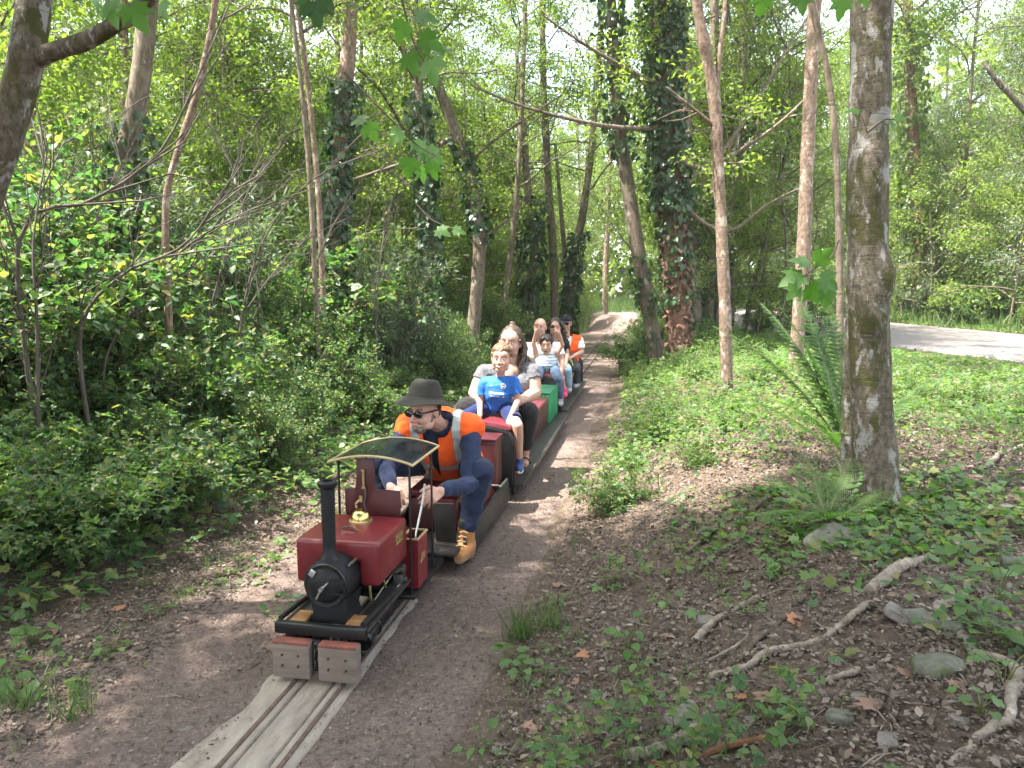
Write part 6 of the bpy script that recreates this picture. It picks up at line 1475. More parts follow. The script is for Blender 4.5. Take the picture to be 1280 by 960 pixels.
# bald man
hc = lp(675, 409, 6.72); nk = lp(677, 428, 6.76); chs = lp(678, 444, 6.78)
p, fr, rg, so, r = rider("bald man in a white T-shirt sitting behind the boy with raised hands", (0.03, 6.84, 0.515), hc, nk, chs,
    [lp(659, 434, 6.78), lp(697, 433, 6.78)], [lp(656, 454, 6.72), lp(703, 452, 6.72)], [lp(668, 466, 6.45), lp(702, 464, 6.50)],
    [Vector((-0.20, 6.45, 0.56)), lp(699, 467, 6.48)], [Vector((-0.21, 6.50, 0.26)), lp(705, 489, 6.52)], [Vector((-0.22, 6.38, 0.15)), lp(705, 496, 6.42)],
    1.0, 1.0, (-0.12, -1, -0.02), SK_A, "t_shirt", C_WHITE, "shorts", C_DTROU, C_PINK, True, hand_dirs=[((0.4, -0.8, -0.2), (0, 0.3, -1), 20), ((0.0, -0.5, -1), (-1, 0.2, 0), 25)], smile=0.8, long_bottom=False, sleeve_end=0.6)
# woman in black
hc = lp(694, 408, 7.45); nk = lp(695, 424, 7.50); chs = lp(697, 437, 7.52)
p, fr, rg, so, r = rider("dark haired woman in sunglasses and a black top behind the bald man", (0.04, 7.56, 0.515), hc, nk, chs,
    [lp(681, 429, 7.5), lp(706, 428, 7.5)], [lp(679, 445, 7.45), lp(709, 444, 7.45)], [lp(685, 455, 7.25), lp(707, 455, 7.25)],
    [Vector((-0.17, 7.2, 0.56)), lp(709, 463, 7.22)], [Vector((-0.19, 7.25, 0.24)), lp(711, 483, 7.27)], [Vector((-0.2, 7.15, 0.16)), lp(711, 490, 7.17)],
    0.94, 0.98, (0.10, -1, -0.05), SK_A, "black_top", C_BLACK, "jeans", C_LJEAN, C_GSHOE, True, hand_dirs=[((0.3, -0.8, -0.3), (0, 0.3, -1), 25), ((-0.3, -0.8, -0.3), (0, 0.3, -1), 25)], glasses=True)
rr, f, u = fr; h = MB(); h.ell(hc - f * 0.028 + u * 0.036, (0.094, 0.100, 0.092), fr); g = []
for i in range(110):
    sx = 1 if i % 2 else -1; a = rg.random(); P = lambda x_, y_, z_: hc + rr * x_ + f * y_ + u * z_
    g.append([P(sx * 0.06, 0.03 - 0.11 * a, 0.08), P(sx * (0.10 + 0.02 * rg.random()), 0.02 - 0.11 * a, 0.0), P(sx * (0.10 + 0.03 * rg.random()), 0.02 - 0.1 * a, -0.08), P(sx * (0.09 + 0.05 * rg.random()), 0.03 - 0.1 * a, -0.15 - 0.05 * rg.random())])
hr = p.put("hair", cut(remesh(h, 0.007, 1), [(hc + f * 0.055 + u * 0.03, (-f * 0.8 + u * 0.9).normalized())]), H_DARK); L = MB(); strands(L, g, rg, 8, 0.014, 0.007, 0.02); p.raw("hair_lock", L, H_DARK, hr)
# guard at the back
hc = lp(707, 404, 8.12); nk = lp(708, 421, 8.18); chs = lp(709, 434, 8.2)
gsh = [lp(693, 426, 8.2), lp(724, 425, 8.2)]
p, fr, rg, so, r = rider("guard in black cap, sunglasses and orange vest riding at the very back", (0.07, 8.30, 0.515), hc, nk, chs,
    gsh, [lp(692, 441, 8.15), lp(727, 440, 8.15)], [lp(702, 446, 7.95), lp(717, 445, 7.95)],
    [Vector((-0.16, 7.95, 0.57)), lp(720, 461, 7.9)], [Vector((-0.18, 8.0, 0.26)), lp(721, 478, 7.98)], [Vector((-0.19, 7.9, 0.16)), lp(718, 484, 7.88)],
    1.0, 1.0, (-0.04, -1, -0.08), SK_C, "shirt", C_WHITE, "trousers", C_DTROU, C_GSHOE, True, hand_dirs=[((0.5, -0.6, -0.2), (0, 0.3, -1), 35), ((-0.5, -0.6, -0.2), (0, 0.3, -1), 35)], glasses=True, smile=0.3, sleeve_end=0.75)
rr, f, u = fr; c = MB(); c.ell(hc - f * 0.012 + u * 0.045, (0.084, 0.100, 0.082), fr)
cap_ = cut(remesh(c, 0.006, 1), [(hc + u * 0.035, (u + f * 0.15).normalized())]); co_ = p.put("cap", cap_, C_BLACK)
p.raw("cap_peak", MB().loft([(hc + f * 0.075 + u * 0.040, rr, u, 0.070, 0.005), (hc + f * 0.11 + u * 0.034, rr, u, 0.062, 0.004), (hc + f * 0.145 + u * 0.022, rr, u, 0.030, 0.003)], 16), C_BLACK, co_)
hd = MB(); hd.ell(hc - f * 0.03 + u * 0.01, (0.080, 0.085, 0.075), fr); p.blob("hair", hd, H_DARK, 0.007, 1)
vm = MB(); torso_mb(vm, (0.07, 8.30, 0.53), chs, nk, r, 1.0, 1.08, 1.06, 0.030)
for s_ in gsh: vm.cap(chs.lerp(nk, 0.6), chs.lerp(nk, .6).lerp(s_, 0.9), 0.098, 0.082)
v0 = remesh(vm, 0.009, 3, wr=0.010, seed=3); up_ = (nk - chs).normalized(); fw = r.cross(up_).normalized()
v0 = hole(cut(v0, [(Vector((0.07, 8.3, 0.47)), (0, 0, 1))]), nk + fw * 0.02, up_, 0.085)
back = cut(v0, [(chs, -fw)]); frt = cut(v0, [(chs, fw)]); lo = chs - up_ * 0.22
ve = join([back, cut(frt, [(lo, (-r - up_ * 0.22).normalized())]), cut(frt, [(lo, (r - up_ * 0.22).normalized())])])
st = cut(ve, [(chs - up_ * 0.11, up_), (chs - up_ * 0.06, -up_)]); vo = p.put("safety_vest", ve, C_ORANGE); p.put("reflective_strip", push(st, 0.004), C_STRIP, vo)
p.raw("yellow_cord", MB().tube([lp(713, 446, 7.93), lp(716, 456, 7.88), lp(717, 466, 7.86), lp(714, 474, 7.88)], 0.006, 6), C_YEL)

# ------------------------------------------------------------------ foreground: roots, sticks, stones, ferns, sprigs
def gp(px, py, lift=0.0):
    """where the line of sight through a pixel meets the ground"""
    d = ray(px, py); c = Vector((0, 0, CAM_H)); t = 0.8
    while t < 60:
        p = c + d * t
        if p.z <= Hs(p.x, p.y) + lift: break
        t += 0.02
    return Vector((p.x, p.y, Hs(p.x, p.y) + lift))
M_ROOT = barkmat("weathered root", (0.30, 0.255, 0.21), (0.13, 0.10, 0.08), (0.40, 0.36, 0.32), None, 0.6, stretch=1, scale=14)
M_ROOTD = barkmat("dark mossy root", (0.16, 0.125, 0.095), (0.06, 0.05, 0.04), (0.22, 0.19, 0.15), (0.085, 0.095, 0.035), 0.6, 0.55, 1, 14)
M_STICKR = barkmat("red brown stick", (0.24, 0.12, 0.065), (0.10, 0.05, 0.03), (0.34, 0.24, 0.17), None, 0.62, stretch=1, scale=14)
M_STONE = barkmat("grey stone", (0.19, 0.165, 0.148), (0.12, 0.10, 0.09), (0.26, 0.235, 0.215), None, 0.6, stretch=1, scale=12, bmp=0.4)
M_STONEG = barkmat("green tinged stone", (0.145, 0.145, 0.115), (0.07, 0.07, 0.055), None, (0.08, 0.095, 0.035), 0.6, 0.5, 1, 12, 0.4)
rgD = np.random.default_rng(31)
def ground_stick(name, label, cat, pts, r0, r1, m, lift=0.4, group=None, n=9, seg=44, wob=0.012):
    P = np.array([tuple(gp(*q)) for q in pts]); P = smooth_path(P, seg)
    k = len(P); t = np.linspace(0, 1, k); rad = r0 + (r1 - r0) * t
    P[:, 2] = H(P[:, 0], P[:, 1]) + rad * (lift + 0.15) + 0.010 * np.sin(t * 9 + rgD.random() * 6) * (r0 > 0.008)
    P[1:-1] += rgD.normal(size=(k - 2, 3)) * (wob * r0 * 12) * np.array([1, 1, 0.4])
    P = np.concatenate([P[:1] - (P[1] - P[0]) * 0.02, P]); rad = np.concatenate([rad[:1] * 0.05, rad]); t = np.concatenate([[0], t])
    rad = rad * (1 + 0.30 * (vnoise(t * 22, t * 0 + rgD.integers(99), 3) - 0.5) + 0.2 * (vnoise(t * 60, t * 0, 5) - .5)); rad[-1] *= 0.3
    b = P[0].copy(); w = Wood(); w.tube(P - b, rad, n)
    o = link(name, w.mesh(name, m), None, None, tuple(b)); return tag(o, label, cat, group)
ground_stick("fallen_branch", "thick pale branch with red brown bark lying below the big trunk", "branch", [(1086, 745), (1120, 722), (1156, 702), (1190, 690), (1222, 684)], 0.026, 0.012, M_ROOT, 0.75)
ground_stick("tree_root", "short hooked root curling at the right", "root", [(1214, 731), (1207, 742), (1214, 756), (1237, 769)], 0.014, 0.009, M_ROOT)
ground_stick("tree_root", "long snaking root down the right edge in front", "root", [(1206, 753), (1172, 762), (1181, 777), (1202, 797), (1218, 822), (1252, 831), (1272, 850), (1261, 889), (1262, 912), (1239, 918), (1210, 939), (1186, 962)], 0.016, 0.014, M_ROOT, 0.6, seg=80)
ground_stick("tree_root", "long pale root sweeping down to the left in the middle of the bank", "root", [(1083, 763), (1052, 785), (1018, 806), (960, 822), (927, 843), (886, 850)], 0.012, 0.015, M_ROOT, 0.6, seg=60)
ground_stick("tree_root", "thin hooked root left of the long pale one", "root", [(940, 783), (927, 806), (897, 827), (850, 835)], 0.009, 0.006, M_ROOT)
ground_stick("tree_root", "short thick pale root sloping down beside a round stone", "root", [(950, 752), (914, 768), (868, 806)], 0.012, 0.020, M_ROOT)
ground_stick("tree_root", "thin straight root below the long pale one", "root", [(1112, 826), (1068, 847), (1008, 863)], 0.011, 0.008, M_ROOT)
ground_stick("fallen_branch", "curved silvery birch stick at the bottom edge", "branch", [(886, 892), (877, 914), (852, 935), (814, 946), (778, 953)], 0.018, 0.021, M_ROOT, 0.7)
ground_stick("fallen_branch", "straight red brown stick at the bottom edge", "branch", [(990, 919), (927, 939), (864, 954), (810, 964)], 0.012, 0.010, M_STICKR, 0.7, wob=0.004)
ground_stick("tree_root", "dark root running left from the fern, upper of two", "root", [(985, 612), (935, 641), (897, 660), (852, 700)], 0.020, 0.016, M_ROOTD)
ground_stick("tree_root", "dark root running left from the fern, lower of two", "root", [(995, 640), (950, 662), (905, 690), (866, 722)], 0.015, 0.012, M_ROOTD)
ground_stick("tree_root", "short brown root in the middle of the bank above the orange leaf", "root", [(990, 768), (960, 793), (931, 822)], 0.012, 0.009, M_ROOTD)
ground_stick("tree_root", "thin brown root above the short thick pale one", "root", [(955, 724), (914, 739), (884, 755)], 0.010, 0.008, M_ROOTD)
ground_stick("tree_root", "root creeping right from the foot of the big trunk", "root", [(1112, 645), (1150, 640), (1200, 652), (1262, 640)], 0.024, 0.010, M_ROOTD)
ground_stick("fallen_branch", "grey stick lying at the left edge in front", "branch", [(-20, 752), (40, 790), (94, 824)], 0.012, 0.006, M_TWIG, 0.9, wob=0.004)
ground_stick("fallen_branch", "long thin branch lying down the left bank", "branch", [(262, 520), (296, 562), (330, 600), (360, 620)], 0.011, 0.006, M_TWIG_PALE, 3.0, wob=0.004)
ground_stick("fallen_branch", "thin curved twig lying beside the path on the left", "branch", [(288, 722), (284, 752), (266, 786)], 0.006, 0.003, M_TWIG_PALE, 1.0, wob=0.004)
ground_stick("fallen_branch", "thin pale twig at the edge of the path below the driver's boot", "branch", [(590, 690), (620, 684), (652, 676)], 0.005, 0.003, M_TWIG_PALE, 1.0, wob=0.004)
ground_stick("fallen_branch", "pale dead branch lying on the bank at the right edge", "branch", [(1232, 588), (1256, 568), (1290, 556)], 0.018, 0.010, M_ROOT, 0.8)
for k in range(14):   # fine sticks all over the bank
    a = rgD.uniform(0, 6.28); px, py = rgD.uniform(800, 1270), rgD.uniform(600, 950); L_ = rgD.uniform(20, 70)
    ground_stick("fallen_twig", "thin dry twig lying on the leafy bank on the right", "twig", [(px, py), (px + math.cos(a) * L_ * .5 + 3, py + math.sin(a) * L_ * .22), (px + math.cos(a) * L_, py + math.sin(a) * L_ * .4)], rgD.uniform(0.004, 0.008), 0.003, M_ROOT if k % 2 else M_ROOTD, 1.0, "dry twigs on the right bank", 6, 14, 0.004)

def stone(label, px, py, sx, sy, sz, rz, m, tilt=(0, 0), flat=False, group=None, cat="stone", name="stone"):
    b = gp(px, py); bm = bmesh.new()
    bmesh.ops.create_icosphere(bm, subdivisions=3, radius=1.0); sd = int(rgD.integers(999))
    for v in bm.verts:
        n_ = v.co.copy(); e = 0.42 if flat else 0.65
        v.co = Vector([math.copysign(abs(c) ** e, c) for c in n_]); q = v.co
        v.co *= 0.80 + 0.40 * float(fbm(np.array([q.x * 1.3 + sd + q.z]), np.array([q.y * 1.3 + q.z * .7]), sd, 3))
        v.co = Vector((v.co.x * sx, v.co.y * sy, v.co.z * sz))
    me = bpy.data.meshes.new(name); bm.to_mesh(me); bm.free()
    me.polygons.foreach_set("use_smooth", np.ones(len(me.polygons), bool)); me.set_sharp_from_angle(angle=R(32))
    o = link(name, me, m, None, (b.x, b.y, b.z + sz * 0.35)); o.rotation_euler = (tilt[0], tilt[1], rz); return tag(o, label, cat, group)
stone("wedge shaped grey stone lying by the curved birch stick", 853, 901, 0.065, 0.03, 0.022, 0.55, M_STONE, (0.3, -0.2), True)
stone("large flat mossy slab leaning below the small fern", 1046, 684, 0.12, 0.10, 0.025, 0.5, M_STONEG, (0.35, -0.25), True)
stone("flat slab stone beside the lower end of the pale branch", 1124, 772, 0.07, 0.05, 0.018, 1.0, M_STONE, (0.4, 0.2), True)
stone("squarish greenish stone right of the flat slab", 1150, 781, 0.05, 0.05, 0.022, 0.3, M_STONEG, (0.2, 0.1), True)
stone("mossy stone half buried by the snaking root", 1172, 838, 0.07, 0.05, 0.03, 0.3, M_STONEG)
stone("small pale slab by the path at the bottom", 751, 877, 0.035, 0.035, 0.010, 0.6, M_STONE, (0.3, 0.1), True)
stone("round brown stone beside the short thick pale root", 884, 784, 0.045, 0.04, 0.028, 0.2, M_STONE)
for px, py, s_ in ((1190, 790, .03), (1240, 760, .035), (1270, 712, .05), (1050, 905, .03), (1075, 880, .022), (1110, 930, .026), (1230, 690, .03), (980, 880, .02), (940, 905, .018), (690, 700, .016), (620, 940, .018), (790, 780, .016), (1262, 640, .05), (1235, 610, .04), (1200, 905, .02), (700, 905, .014), (236, 915, .015), (560, 860, .012)):
    stone("small rough stone lying loose on the bare ground", px, py, s_ * 1.2, s_, s_ * 0.55, float(rgD.uniform(0, 6)), M_STONE if s_ < .03 else M_STONEG, (0.1, 0.1), True, "small loose stones")

# dead leaves big enough to single out
M_ORLEAF = leafmat("orange dead leaf", [(0.42, 0.17, 0.07), (0.36, 0.15, 0.07)], (1.2, .8, .5), 0.25, 0.6, 0)
M_BRLEAF = leafmat("brown dead leaf", [(0.20, 0.10, 0.065), (0.26, 0.15, 0.10)], (1, .8, .6), 0.15, 0.6, 0)
def flat_leaf(label, px, py, size, rz, m, group=None):
    b = gp(px, py); me = leaves("dead_leaf", LMAPLE, np.array([[0, 0, 0.012]]), np.array([[math.cos(rz), math.sin(rz), 0.12]]), np.array([[0.15, -0.25, 1.0]]), [size], m)
    return tag(link("dead_leaf", me, None, None, tuple(b)), label, "dead leaf", group)
flat_leaf("large orange brown sycamore leaf lying between the roots", 990, 783, 0.075, 0.4, M_ORLEAF)
flat_leaf("brown sycamore leaf near the bottom right", 1096, 897, 0.07, 2.0, M_BRLEAF)
for px, py in ((1190, 862), (838, 800), (735, 822), (700, 735), (722, 857), (760, 810), (962, 880), (930, 878), (70, 790), (150, 765), (850, 880), (1130, 850), (655, 915)):
    flat_leaf("reddish brown curled dead leaf on the bank", px, py, float(rgD.uniform(0.035, 0.06)), float(rgD.uniform(0, 6)), M_BRLEAF if px % 3 else M_ORLEAF, "curled dead leaves")

# ferns: every frond a part
def frond_mesh(L, arch_, wid, seed):
    rg_ = np.random.default_rng(seed); n = 25; P = []; D = []; S = []; Nn = []
    t = np.linspace(0, 1, 40); rach = np.stack([t * 0, L * (t - 0.15 * arch_ * t ** 3), L * 0 * t], 1)
    rach = np.stack([0.03 * np.sin(t * 3 + seed), L * np.sin(t * arch_) / arch_, -L * (1 - np.cos(t * arch_)) / arch_], 1)
    T = unit(np.gradient(rach, axis=0)); up = unit(np.cross(np.array([1.0, 0, 0])[None], T))
    for i in range(n):
        q = 0.14 + 0.86 * i / (n - 1); j = min(int(q * 39), 38); w_ = wid * (math.sin(math.pi * min(1, (q - 0.08) * 1.02)) ** 0.75) * (1 - 0.35 * q) + 0.004
        for sx in (-1, 1):
            dirv = np.array([sx * 1.0, 0, 0]) + T[j] * 0.42 - up[j] * 0.10 + rg_.normal(size=3) * 0.04; dirv /= np.linalg.norm(dirv)
            m_ = max(4, int(w_ / 0.0085))
            for kk in range(m_):
                f_ = (kk + 0.5) / m_; b_ = rach[j] + dirv * w_ * f_ - up[j] * 0.12 * w_ * f_ * f_; ln = 0.016 * (1 - 0.75 * f_) * (0.5 + w_ / wid) * (L / 0.8)
                for s2 in (-1, 1):
                    P.append(b_); D.append(dirv * 0.45 + T[j] * s2); S.append(ln); Nn.append(up[j])
            P.append(rach[j] + dirv * w_ * 0.8); D.append(dirv); S.append(w_ * 0.25); Nn.append(up[j])
    lf = leaves("blade", L2, np.array(P), np.array(D), np.array(Nn), np.array(S) * 1.35, M_FERN)
    w = Wood(); w.tube(rach, np.linspace(0.0045, 0.0012, 40), 5)
    return lf, w.mesh("stalk", M_FRSTALK)
M_FRSTALK = plain("fern stalk", (0.11, 0.12, 0.04), 0.7, bmp=0)
def fern(label, base, specs):
    e = empty("fern", tuple(base), 0, label, "fern")
    for i, (az, el, L, arch_, wid) in enumerate(specs):
        lf, st = frond_mesh(L, arch_, wid, 40 + i)
        fo = link("frond", lf, None, e); fo.rotation_euler = (R(el), 0, R(az)); link("stalk", st, None, fo)
fb = gp(1062, 588)
fern("tall fern arching up behind the left side of the big lichened trunk", fb, [(62, 68, 1.25, 0.8, 0.13), (48, 76, 1.2, 0.6, 0.13), (30, 80, 1.2, 0.5, 0.13), (70, 80, 1.1, 0.5, 0.13), (80, 52, 0.85, 0.7, 0.12), (5, 82, 1.1, 0.4, 0.12), (-75, 58, 0.85, 0.6, 0.10), (110, 60, 0.8, 0.8, 0.11), (-30, 66, 0.8, 0.7, 0.10), (150, 55, 0.7, 0.9, 0.10)])
fern("small low fern spreading at the foot of the big lichened trunk", gp(1040, 655), [(95, 32, 0.46, 0.9, 0.10), (60, 52, 0.42, 0.7, 0.105), (20, 66, 0.40, 0.6, 0.10), (-30, 60, 0.42, 0.7, 0.105), (-70, 44, 0.38, 0.8, 0.10), (130, 40, 0.38, 0.9, 0.10), (175, 48, 0.34, 0.9, 0.10)])
fern("fern growing at the foot of the pinkish trunk", gp(985, 470), [(80, 45, 0.55, 0.8, 0.09), (40, 60, 0.55, 0.7, 0.09), (0, 65, 0.5, 0.7, 0.09), (-50, 55, 0.5, 0.8, 0.09), (-90, 45, 0.5, 0.9, 0.09), (130, 50, 0.5, 0.8, 0.09)])

# seedlings: each leaf a part
def sprig(label, px, py, n, size, tmpl, m, hgt=0.10, name="seedling", cat="plant", group=None, spread=0.6):
    b = gp(px, py); e = empty(name, tuple(b), float(rgD.uniform(0, 6)), label, cat, group); w = Wood()
    for i in range(n):
        az = i * 2.4; rr = hgt * spread * (0.4 + 0.8 * rgD.random()); z = hgt * (0.35 + 0.8 * rgD.random())
        tip = np.array([math.cos(az) * rr, math.sin(az) * rr, z]); w.tube(np.array([[0, 0, -0.01], tip * np.array([.3, .3, .6]), tip]), [0.0028, 0.002, 0.0013], 4)
        link("leaf", leaves("leaf", tmpl, tip[None], np.array([[math.cos(az), math.sin(az), -0.15 + 0.3 * rgD.normal()]]), np.array([[0.2 * rgD.normal(), 0.2 * rgD.normal(), 1.0]]), [size * (0.7 + 0.5 * rgD.random())], m), None, e)
    link("stem", w.mesh("stem", M_FRSTALK), None, e); return e
LM_BR = leafmat("bright seedling leaf", [(0.075, 0.175, 0.035), (0.10, 0.20, 0.045)], (2.0, 2.2, 1.1), 0.42)
sprig("bright three leaved bramble seedling in the middle of the bank", 975, 722, 9, 0.065, LTRI, LM_BR, 0.12)
sprig("bright nettle like seedling low on the bank by the path", 785, 822, 12, 0.060, L6, LM_BR, 0.12)
sprig("broad dark green leaves growing by the snaking root", 1235, 806, 6, 0.11, L6, M_HERB, 0.08)
sprig("pale green seedling with upright leaves at the right edge", 1250, 752, 6, 0.075, L6, LM_BR, 0.14)
sprig("broad leaved plant at the left edge in front", 6, 862, 6, 0.11, L6, LM_BR, 0.10)
sprig("dark leafy sprig beside the grey stick on the left", 42, 806, 9, 0.07, LIVY, M_HERB, 0.09)
sprig("dock leaves on the bare margin left of the engine", 70, 868, 5, 0.09, L6, M_HERB, 0.08)
for i, (px, py) in enumerate(((118, 742), (70, 750), (180, 735), (145, 818), (205, 770), (640, 830), (690, 822), (720, 800), (830, 760), (800, 840), (905, 740), (1100, 690), (1125, 665), (1080, 700), (1150, 655), (1165, 690), (960, 905), (985, 905), (1210, 775), (930, 770), (870, 720), (600, 940), (680, 860), (655, 850), (845, 690), (1255, 860), (1225, 900), (700, 760), (760, 740))):
    sprig("small green seedling rooted in the leaf litter", px, py, 7, float(rgD.uniform(0.035, 0.06)), (L6, LTRI, LIVY)[i % 3], (M_HERB, LM_BR, M_LEAF_U)[i % 3], float(rgD.uniform(0.05, 0.10)), group="small seedlings in the leaf litter", spread=0.9)
def tuft(label, px, py, n, hgt, group=None, m=M_GRASS):
    b = gp(px, py); P = np.zeros((n, 3)); P[:, :2] = rgD.normal(size=(n, 2)) * 0.035; D = rgD.normal(size=(n, 3)) * 0.45; D[:, 2] = 1.0
    T = (np.array([(-0.016, 0, 0), (0.016, 0, 0), (0.013, 0.5, -0.02), (-0.013, 0.5, -0.02), (0.007, 0.8, -0.12), (-0.007, 0.8, -0.12), (0, 1, -0.28)]), np.array([(0, 1, 2), (0, 2, 3), (3, 2, 4), (3, 4, 5), (5, 4, 6)]))
    return tag(link("grass_tuft", leaves("grass_tuft", T, P, D, rdir(rgD, n), hgt * (0.5 + 0.8 * rgD.random(n)), m), None, None, tuple(b)), label, "grass", group)
tuft("tall tuft of fresh grass at the right edge of the path", 652, 800, 90, 0.17); tuft("thin tuft of grass right of the tall one", 690, 785, 50, 0.15)
tuft("grass tuft on the bare margin at the lower left", 95, 900, 60, 0.16); tuft("grass tuft at the left edge in front", 20, 890, 50, 0.18); tuft("small grass tuft left of the engine", 235, 750, 40, 0.10)

# sprays of sycamore leaves hanging into view from above: each leaf a part
LM_SYC = leafmat("sycamore leaf", [(0.050, 0.120, 0.026), (0.070, 0.150, 0.032)], (2.5, 2.8, 1.1), 0.5)
LM_SYD = leafmat("shaded sycamore leaf", [(0.025, 0.065, 0.022), (0.035, 0.080, 0.025)], (1.8, 2.2, 1.0), 0.35)  # darker copy of the sycamore leaf, its shade put into the colour
def spray(label, pts, Y, lvs, m, name="sycamore_twig"):
    """twig through image points at depth Y, leaves at (px, py, size, azimuth of the tip in the picture)"""
    P = [at(x, y, Y) for x, y in pts]; b = P[0].copy(); e = empty(name, tuple(b), 0, label, "twig"); w = Wood()
    w.tube(smooth_path([tuple(p - b) for p in P], 14), np.linspace(0.007, 0.0025, 14), 5)
    for px, py, sz, an in lvs:
        tip = at(px, py, Y + float(rgD.normal() * 0.08)) - b; q = min(P, key=lambda p: ((p - b) - tip).length) - b
        d = np.array([math.cos(R(an)), 0.25 * rgD.normal(), math.sin(R(an))]); st = np.array(tip) - d * sz * 0.1
        w.tube(np.array([q, (np.array(q) + st) / 2 + (0, 0, 0.01), st]), [0.0022, 0.0018, 0.0014], 4)
        link("leaf", leaves("leaf", LMAPLE, st[None], d[None], np.array([[0.35 * rgD.normal(), -0.75 + 0.25 * rgD.normal(), 0.65]]), [sz], m), None, e)
    link("twig", w.mesh("twig", M_TWIG), None, e)
spray("hanging twig with dark sycamore leaves at the top left", [(360, -60), (380, -20), (393, 5)], 2.6, [(393, 6, 0.075, -80), (382, 0, 0.06, -110), (404, -4, 0.06, -50)], LM_SYD)
spray("hanging twig with broad sycamore leaves below the top edge left of centre", [(490, -60), (505, 10), (520, 60), (536, 84)], 3.3, [(512, 70, 0.10, -70), (540, 78, 0.12, -85), (528, 50, 0.11, -20), (545, 66, 0.09, 10), (505, 30, 0.09, -120), (522, 20, 0.10, -10)], LM_SYC)
spray("spray of green sycamore leaves floating in front of the ivy column", [(430, 90), (480, 140), (520, 180), (545, 195)], 4.2, [(520, 178, 0.11, -60), (535, 190, 0.12, -30), (512, 200, 0.11, -100), (540, 205, 0.10, -80), (500, 165, 0.10, -130), (460, 158, 0.10, -60), (455, 150, 0.09, -170), (525, 210, 0.1, -70)], LM_SYC)
spray("pair of pale sycamore leaves in front of the curved trunk", [(520, 255), (540, 275), (565, 285)], 4.6, [(548, 288, 0.09, -20), (568, 288, 0.08, -10)], LM_SYC)
spray("cluster of large bright leaves left of the thick lichened trunk", [(1048, 300), (1040, 320), (1020, 335), (1005, 345)], 4.6, [(1000, 345, 0.15, 200), (1015, 358, 0.14, -60), (1028, 348, 0.13, -30), (1008, 330, 0.12, 160), (1022, 325, 0.12, 40), (1034, 365, 0.11, -90), (996, 360, 0.10, 230)], LM_SYC)
spray("bright leaves at the top edge between the pinkish and the thick trunk", [(985, -60), (1005, -30), (1060, -22), (1090, -15)], 2.8, [(1000, -4, 0.07, -80), (1052, 0, 0.075, -90), (1078, -6, 0.05, -60), (955, -4, 0.07, -100)], LM_SYC)
spray("leaves on a twig beside the thick trunk half way up", [(1084, 165), (1105, 150), (1120, 150)], 3.6, [(1112, 152, 0.05, -40), (1122, 148, 0.045, 10), (1072, 140, 0.06, 170)], LM_SYC)
spray("leafy sycamore twig at the top left beside the forking branch", [(140, -80), (150, -30), (200, -10)], 2.8, [(140, 5, 0.10, -80), (165, 10, 0.10, -60), (205, 5, 0.08, -80), (120, -5, 0.08, -100)], LM_SYC)

# bare stems slanting through the left thicket
M_DARKTW = plain("dark bare stem", (0.085, 0.07, 0.058), 0.9, 0, 0.3, 12, 0.3)
def bare(label, pts, Y, r0, twigs=9):
    P = [at(x, y, Y + dy) for x, y, dy in pts]; b = Vector((P[0].x, P[0].y, Hs(P[0].x, P[0].y))); P = [b + Vector((0.05, 0, -0.05))] + P
    e = empty("bare_shrub", tuple(b), 0, label, "shrub", "bare stems in the left thicket" if label.startswith("thin tangled") else None); S = smooth_path([tuple(p - b) for p in P], 26); w = Wood(); w.tube(S, np.linspace(r0, r0 * 0.2, 26), 6); link("stem", w.mesh("stem", M_DARKTW), None, e)
    w = Wood()
    for k in range(twigs):
        q = int(rgD.integers(7, 25)); d = unit((S[q] - S[q - 1])[None] * 25 + rdir(rgD, 1) * 0.9)[0]; ln = rgD.uniform(0.25, 0.9); m1 = S[q] + d * ln * .5 + rgD.normal(size=3) * .04
        w.tube(np.array([S[q], m1, S[q] + d * ln + rgD.normal(size=3) * .08]), [r0 * 0.35, r0 * 0.25, 0.0015], 4)
        w.tube(np.array([m1, m1 + (d + rgD.normal(size=3) * .6) * ln * .4]), [r0 * .2, 0.001], 3)
    tag(link("twigs", w.mesh("twigs", M_DARKTW), None, e), kind="stuff")
bare("dark bare stem slanting up to the right across the left thicket, upper one", [(23, 303, 0), (117, 250, .1), (198, 192, .2), (250, 90, .3), (286, 6, .4)], 4.6, 0.020, 16)
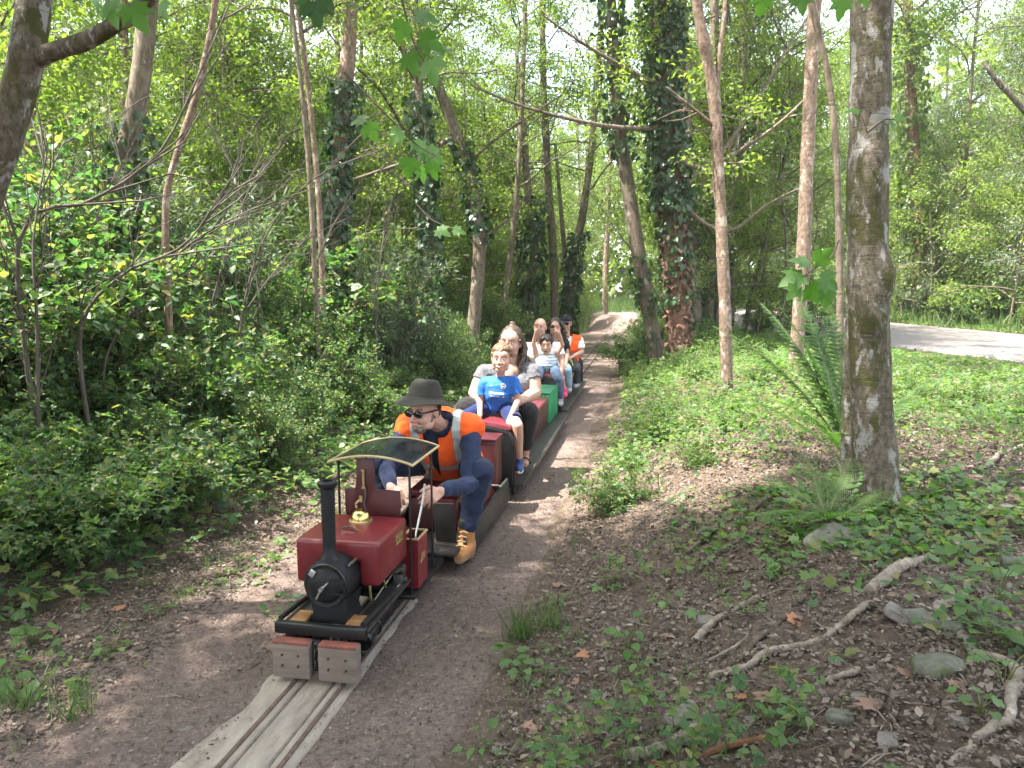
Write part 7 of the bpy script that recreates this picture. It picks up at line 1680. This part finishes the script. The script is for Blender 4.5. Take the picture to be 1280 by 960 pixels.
bare("dark bare stem slanting up to the right across the left thicket, lower one", [(100, 420, 0), (152, 344, 0), (233, 303, .1), (303, 204, .3)], 5.0, 0.020, 14)
bare("forked bare stem at the left edge of the thicket", [(50, 560, 0), (46, 400, 0), (42, 300, 0), (60, 180, .2)], 4.5, 0.016, 14)
bare("thin bare stem arching to the right in front of the ivy column", [(300, 420, 0), (330, 300, 0), (390, 225, 0), (470, 190, .2)], 6.5, 0.016, 12)
bare("twiggy grey shrub between ivy column and curved trunk", [(470, 420, 0), (475, 330, 0), (490, 250, .2), (520, 200, .3)], 9.0, 0.018, 20)
for k_, (x_, y_, l_, h_, Y_) in enumerate(((90, 470, 30, 260, 5.6), (175, 450, -20, 300, 6.0), (255, 440, 60, 280, 6.4), (330, 420, -40, 280, 7.5), (20, 480, 60, 330, 6.2), (440, 400, 40, 260, 9.5), (370, 410, 70, 220, 8.5), (130, 460, 110, 210, 5.4), (290, 430, 90, 170, 7.0))):
    bare("thin tangled bare stem rising from the thicket on the left", [(x_, y_, 0), (x_ + l_ * .4, y_ - h_ * .4, .1), (x_ + l_, y_ - h_ * .75, .2), (x_ + l_ * 1.9, y_ - h_, .3)], Y_, 0.013, 13)
bare("bare bough arching over the path end from the right", [(835, 400, 0), (800, 330, -.2), (765, 280, -.4), (740, 240, -.6)], 14.5, 0.022, 10)

# ------------------------------------------------------------------ the air: thin haze, one closed box round everything
HZ = MB().box(-95, 95, -95, 95, -1.5, 24)
hz = HZ.build("haze", None, smooth=False)
m = bpy.data.materials.new("thin haze"); m.use_nodes = True; nt = m.node_tree
nt.nodes.remove(nt.nodes["Principled BSDF"])
pv = nt.nodes.new("ShaderNodeVolumePrincipled"); pv.inputs["Color"].default_value = (0.93, 0.97, 0.93, 1); pv.inputs["Density"].default_value = 0.0010; pv.inputs["Anisotropy"].default_value = 0.2
nt.links.new(pv.outputs[0], nt.nodes["Material Output"].inputs["Volume"])
hz.data.materials.append(m); hz["kind"] = "stuff"; hz["label"] = "thin bright haze hanging in the wood"
cy.volume_bounces = 0
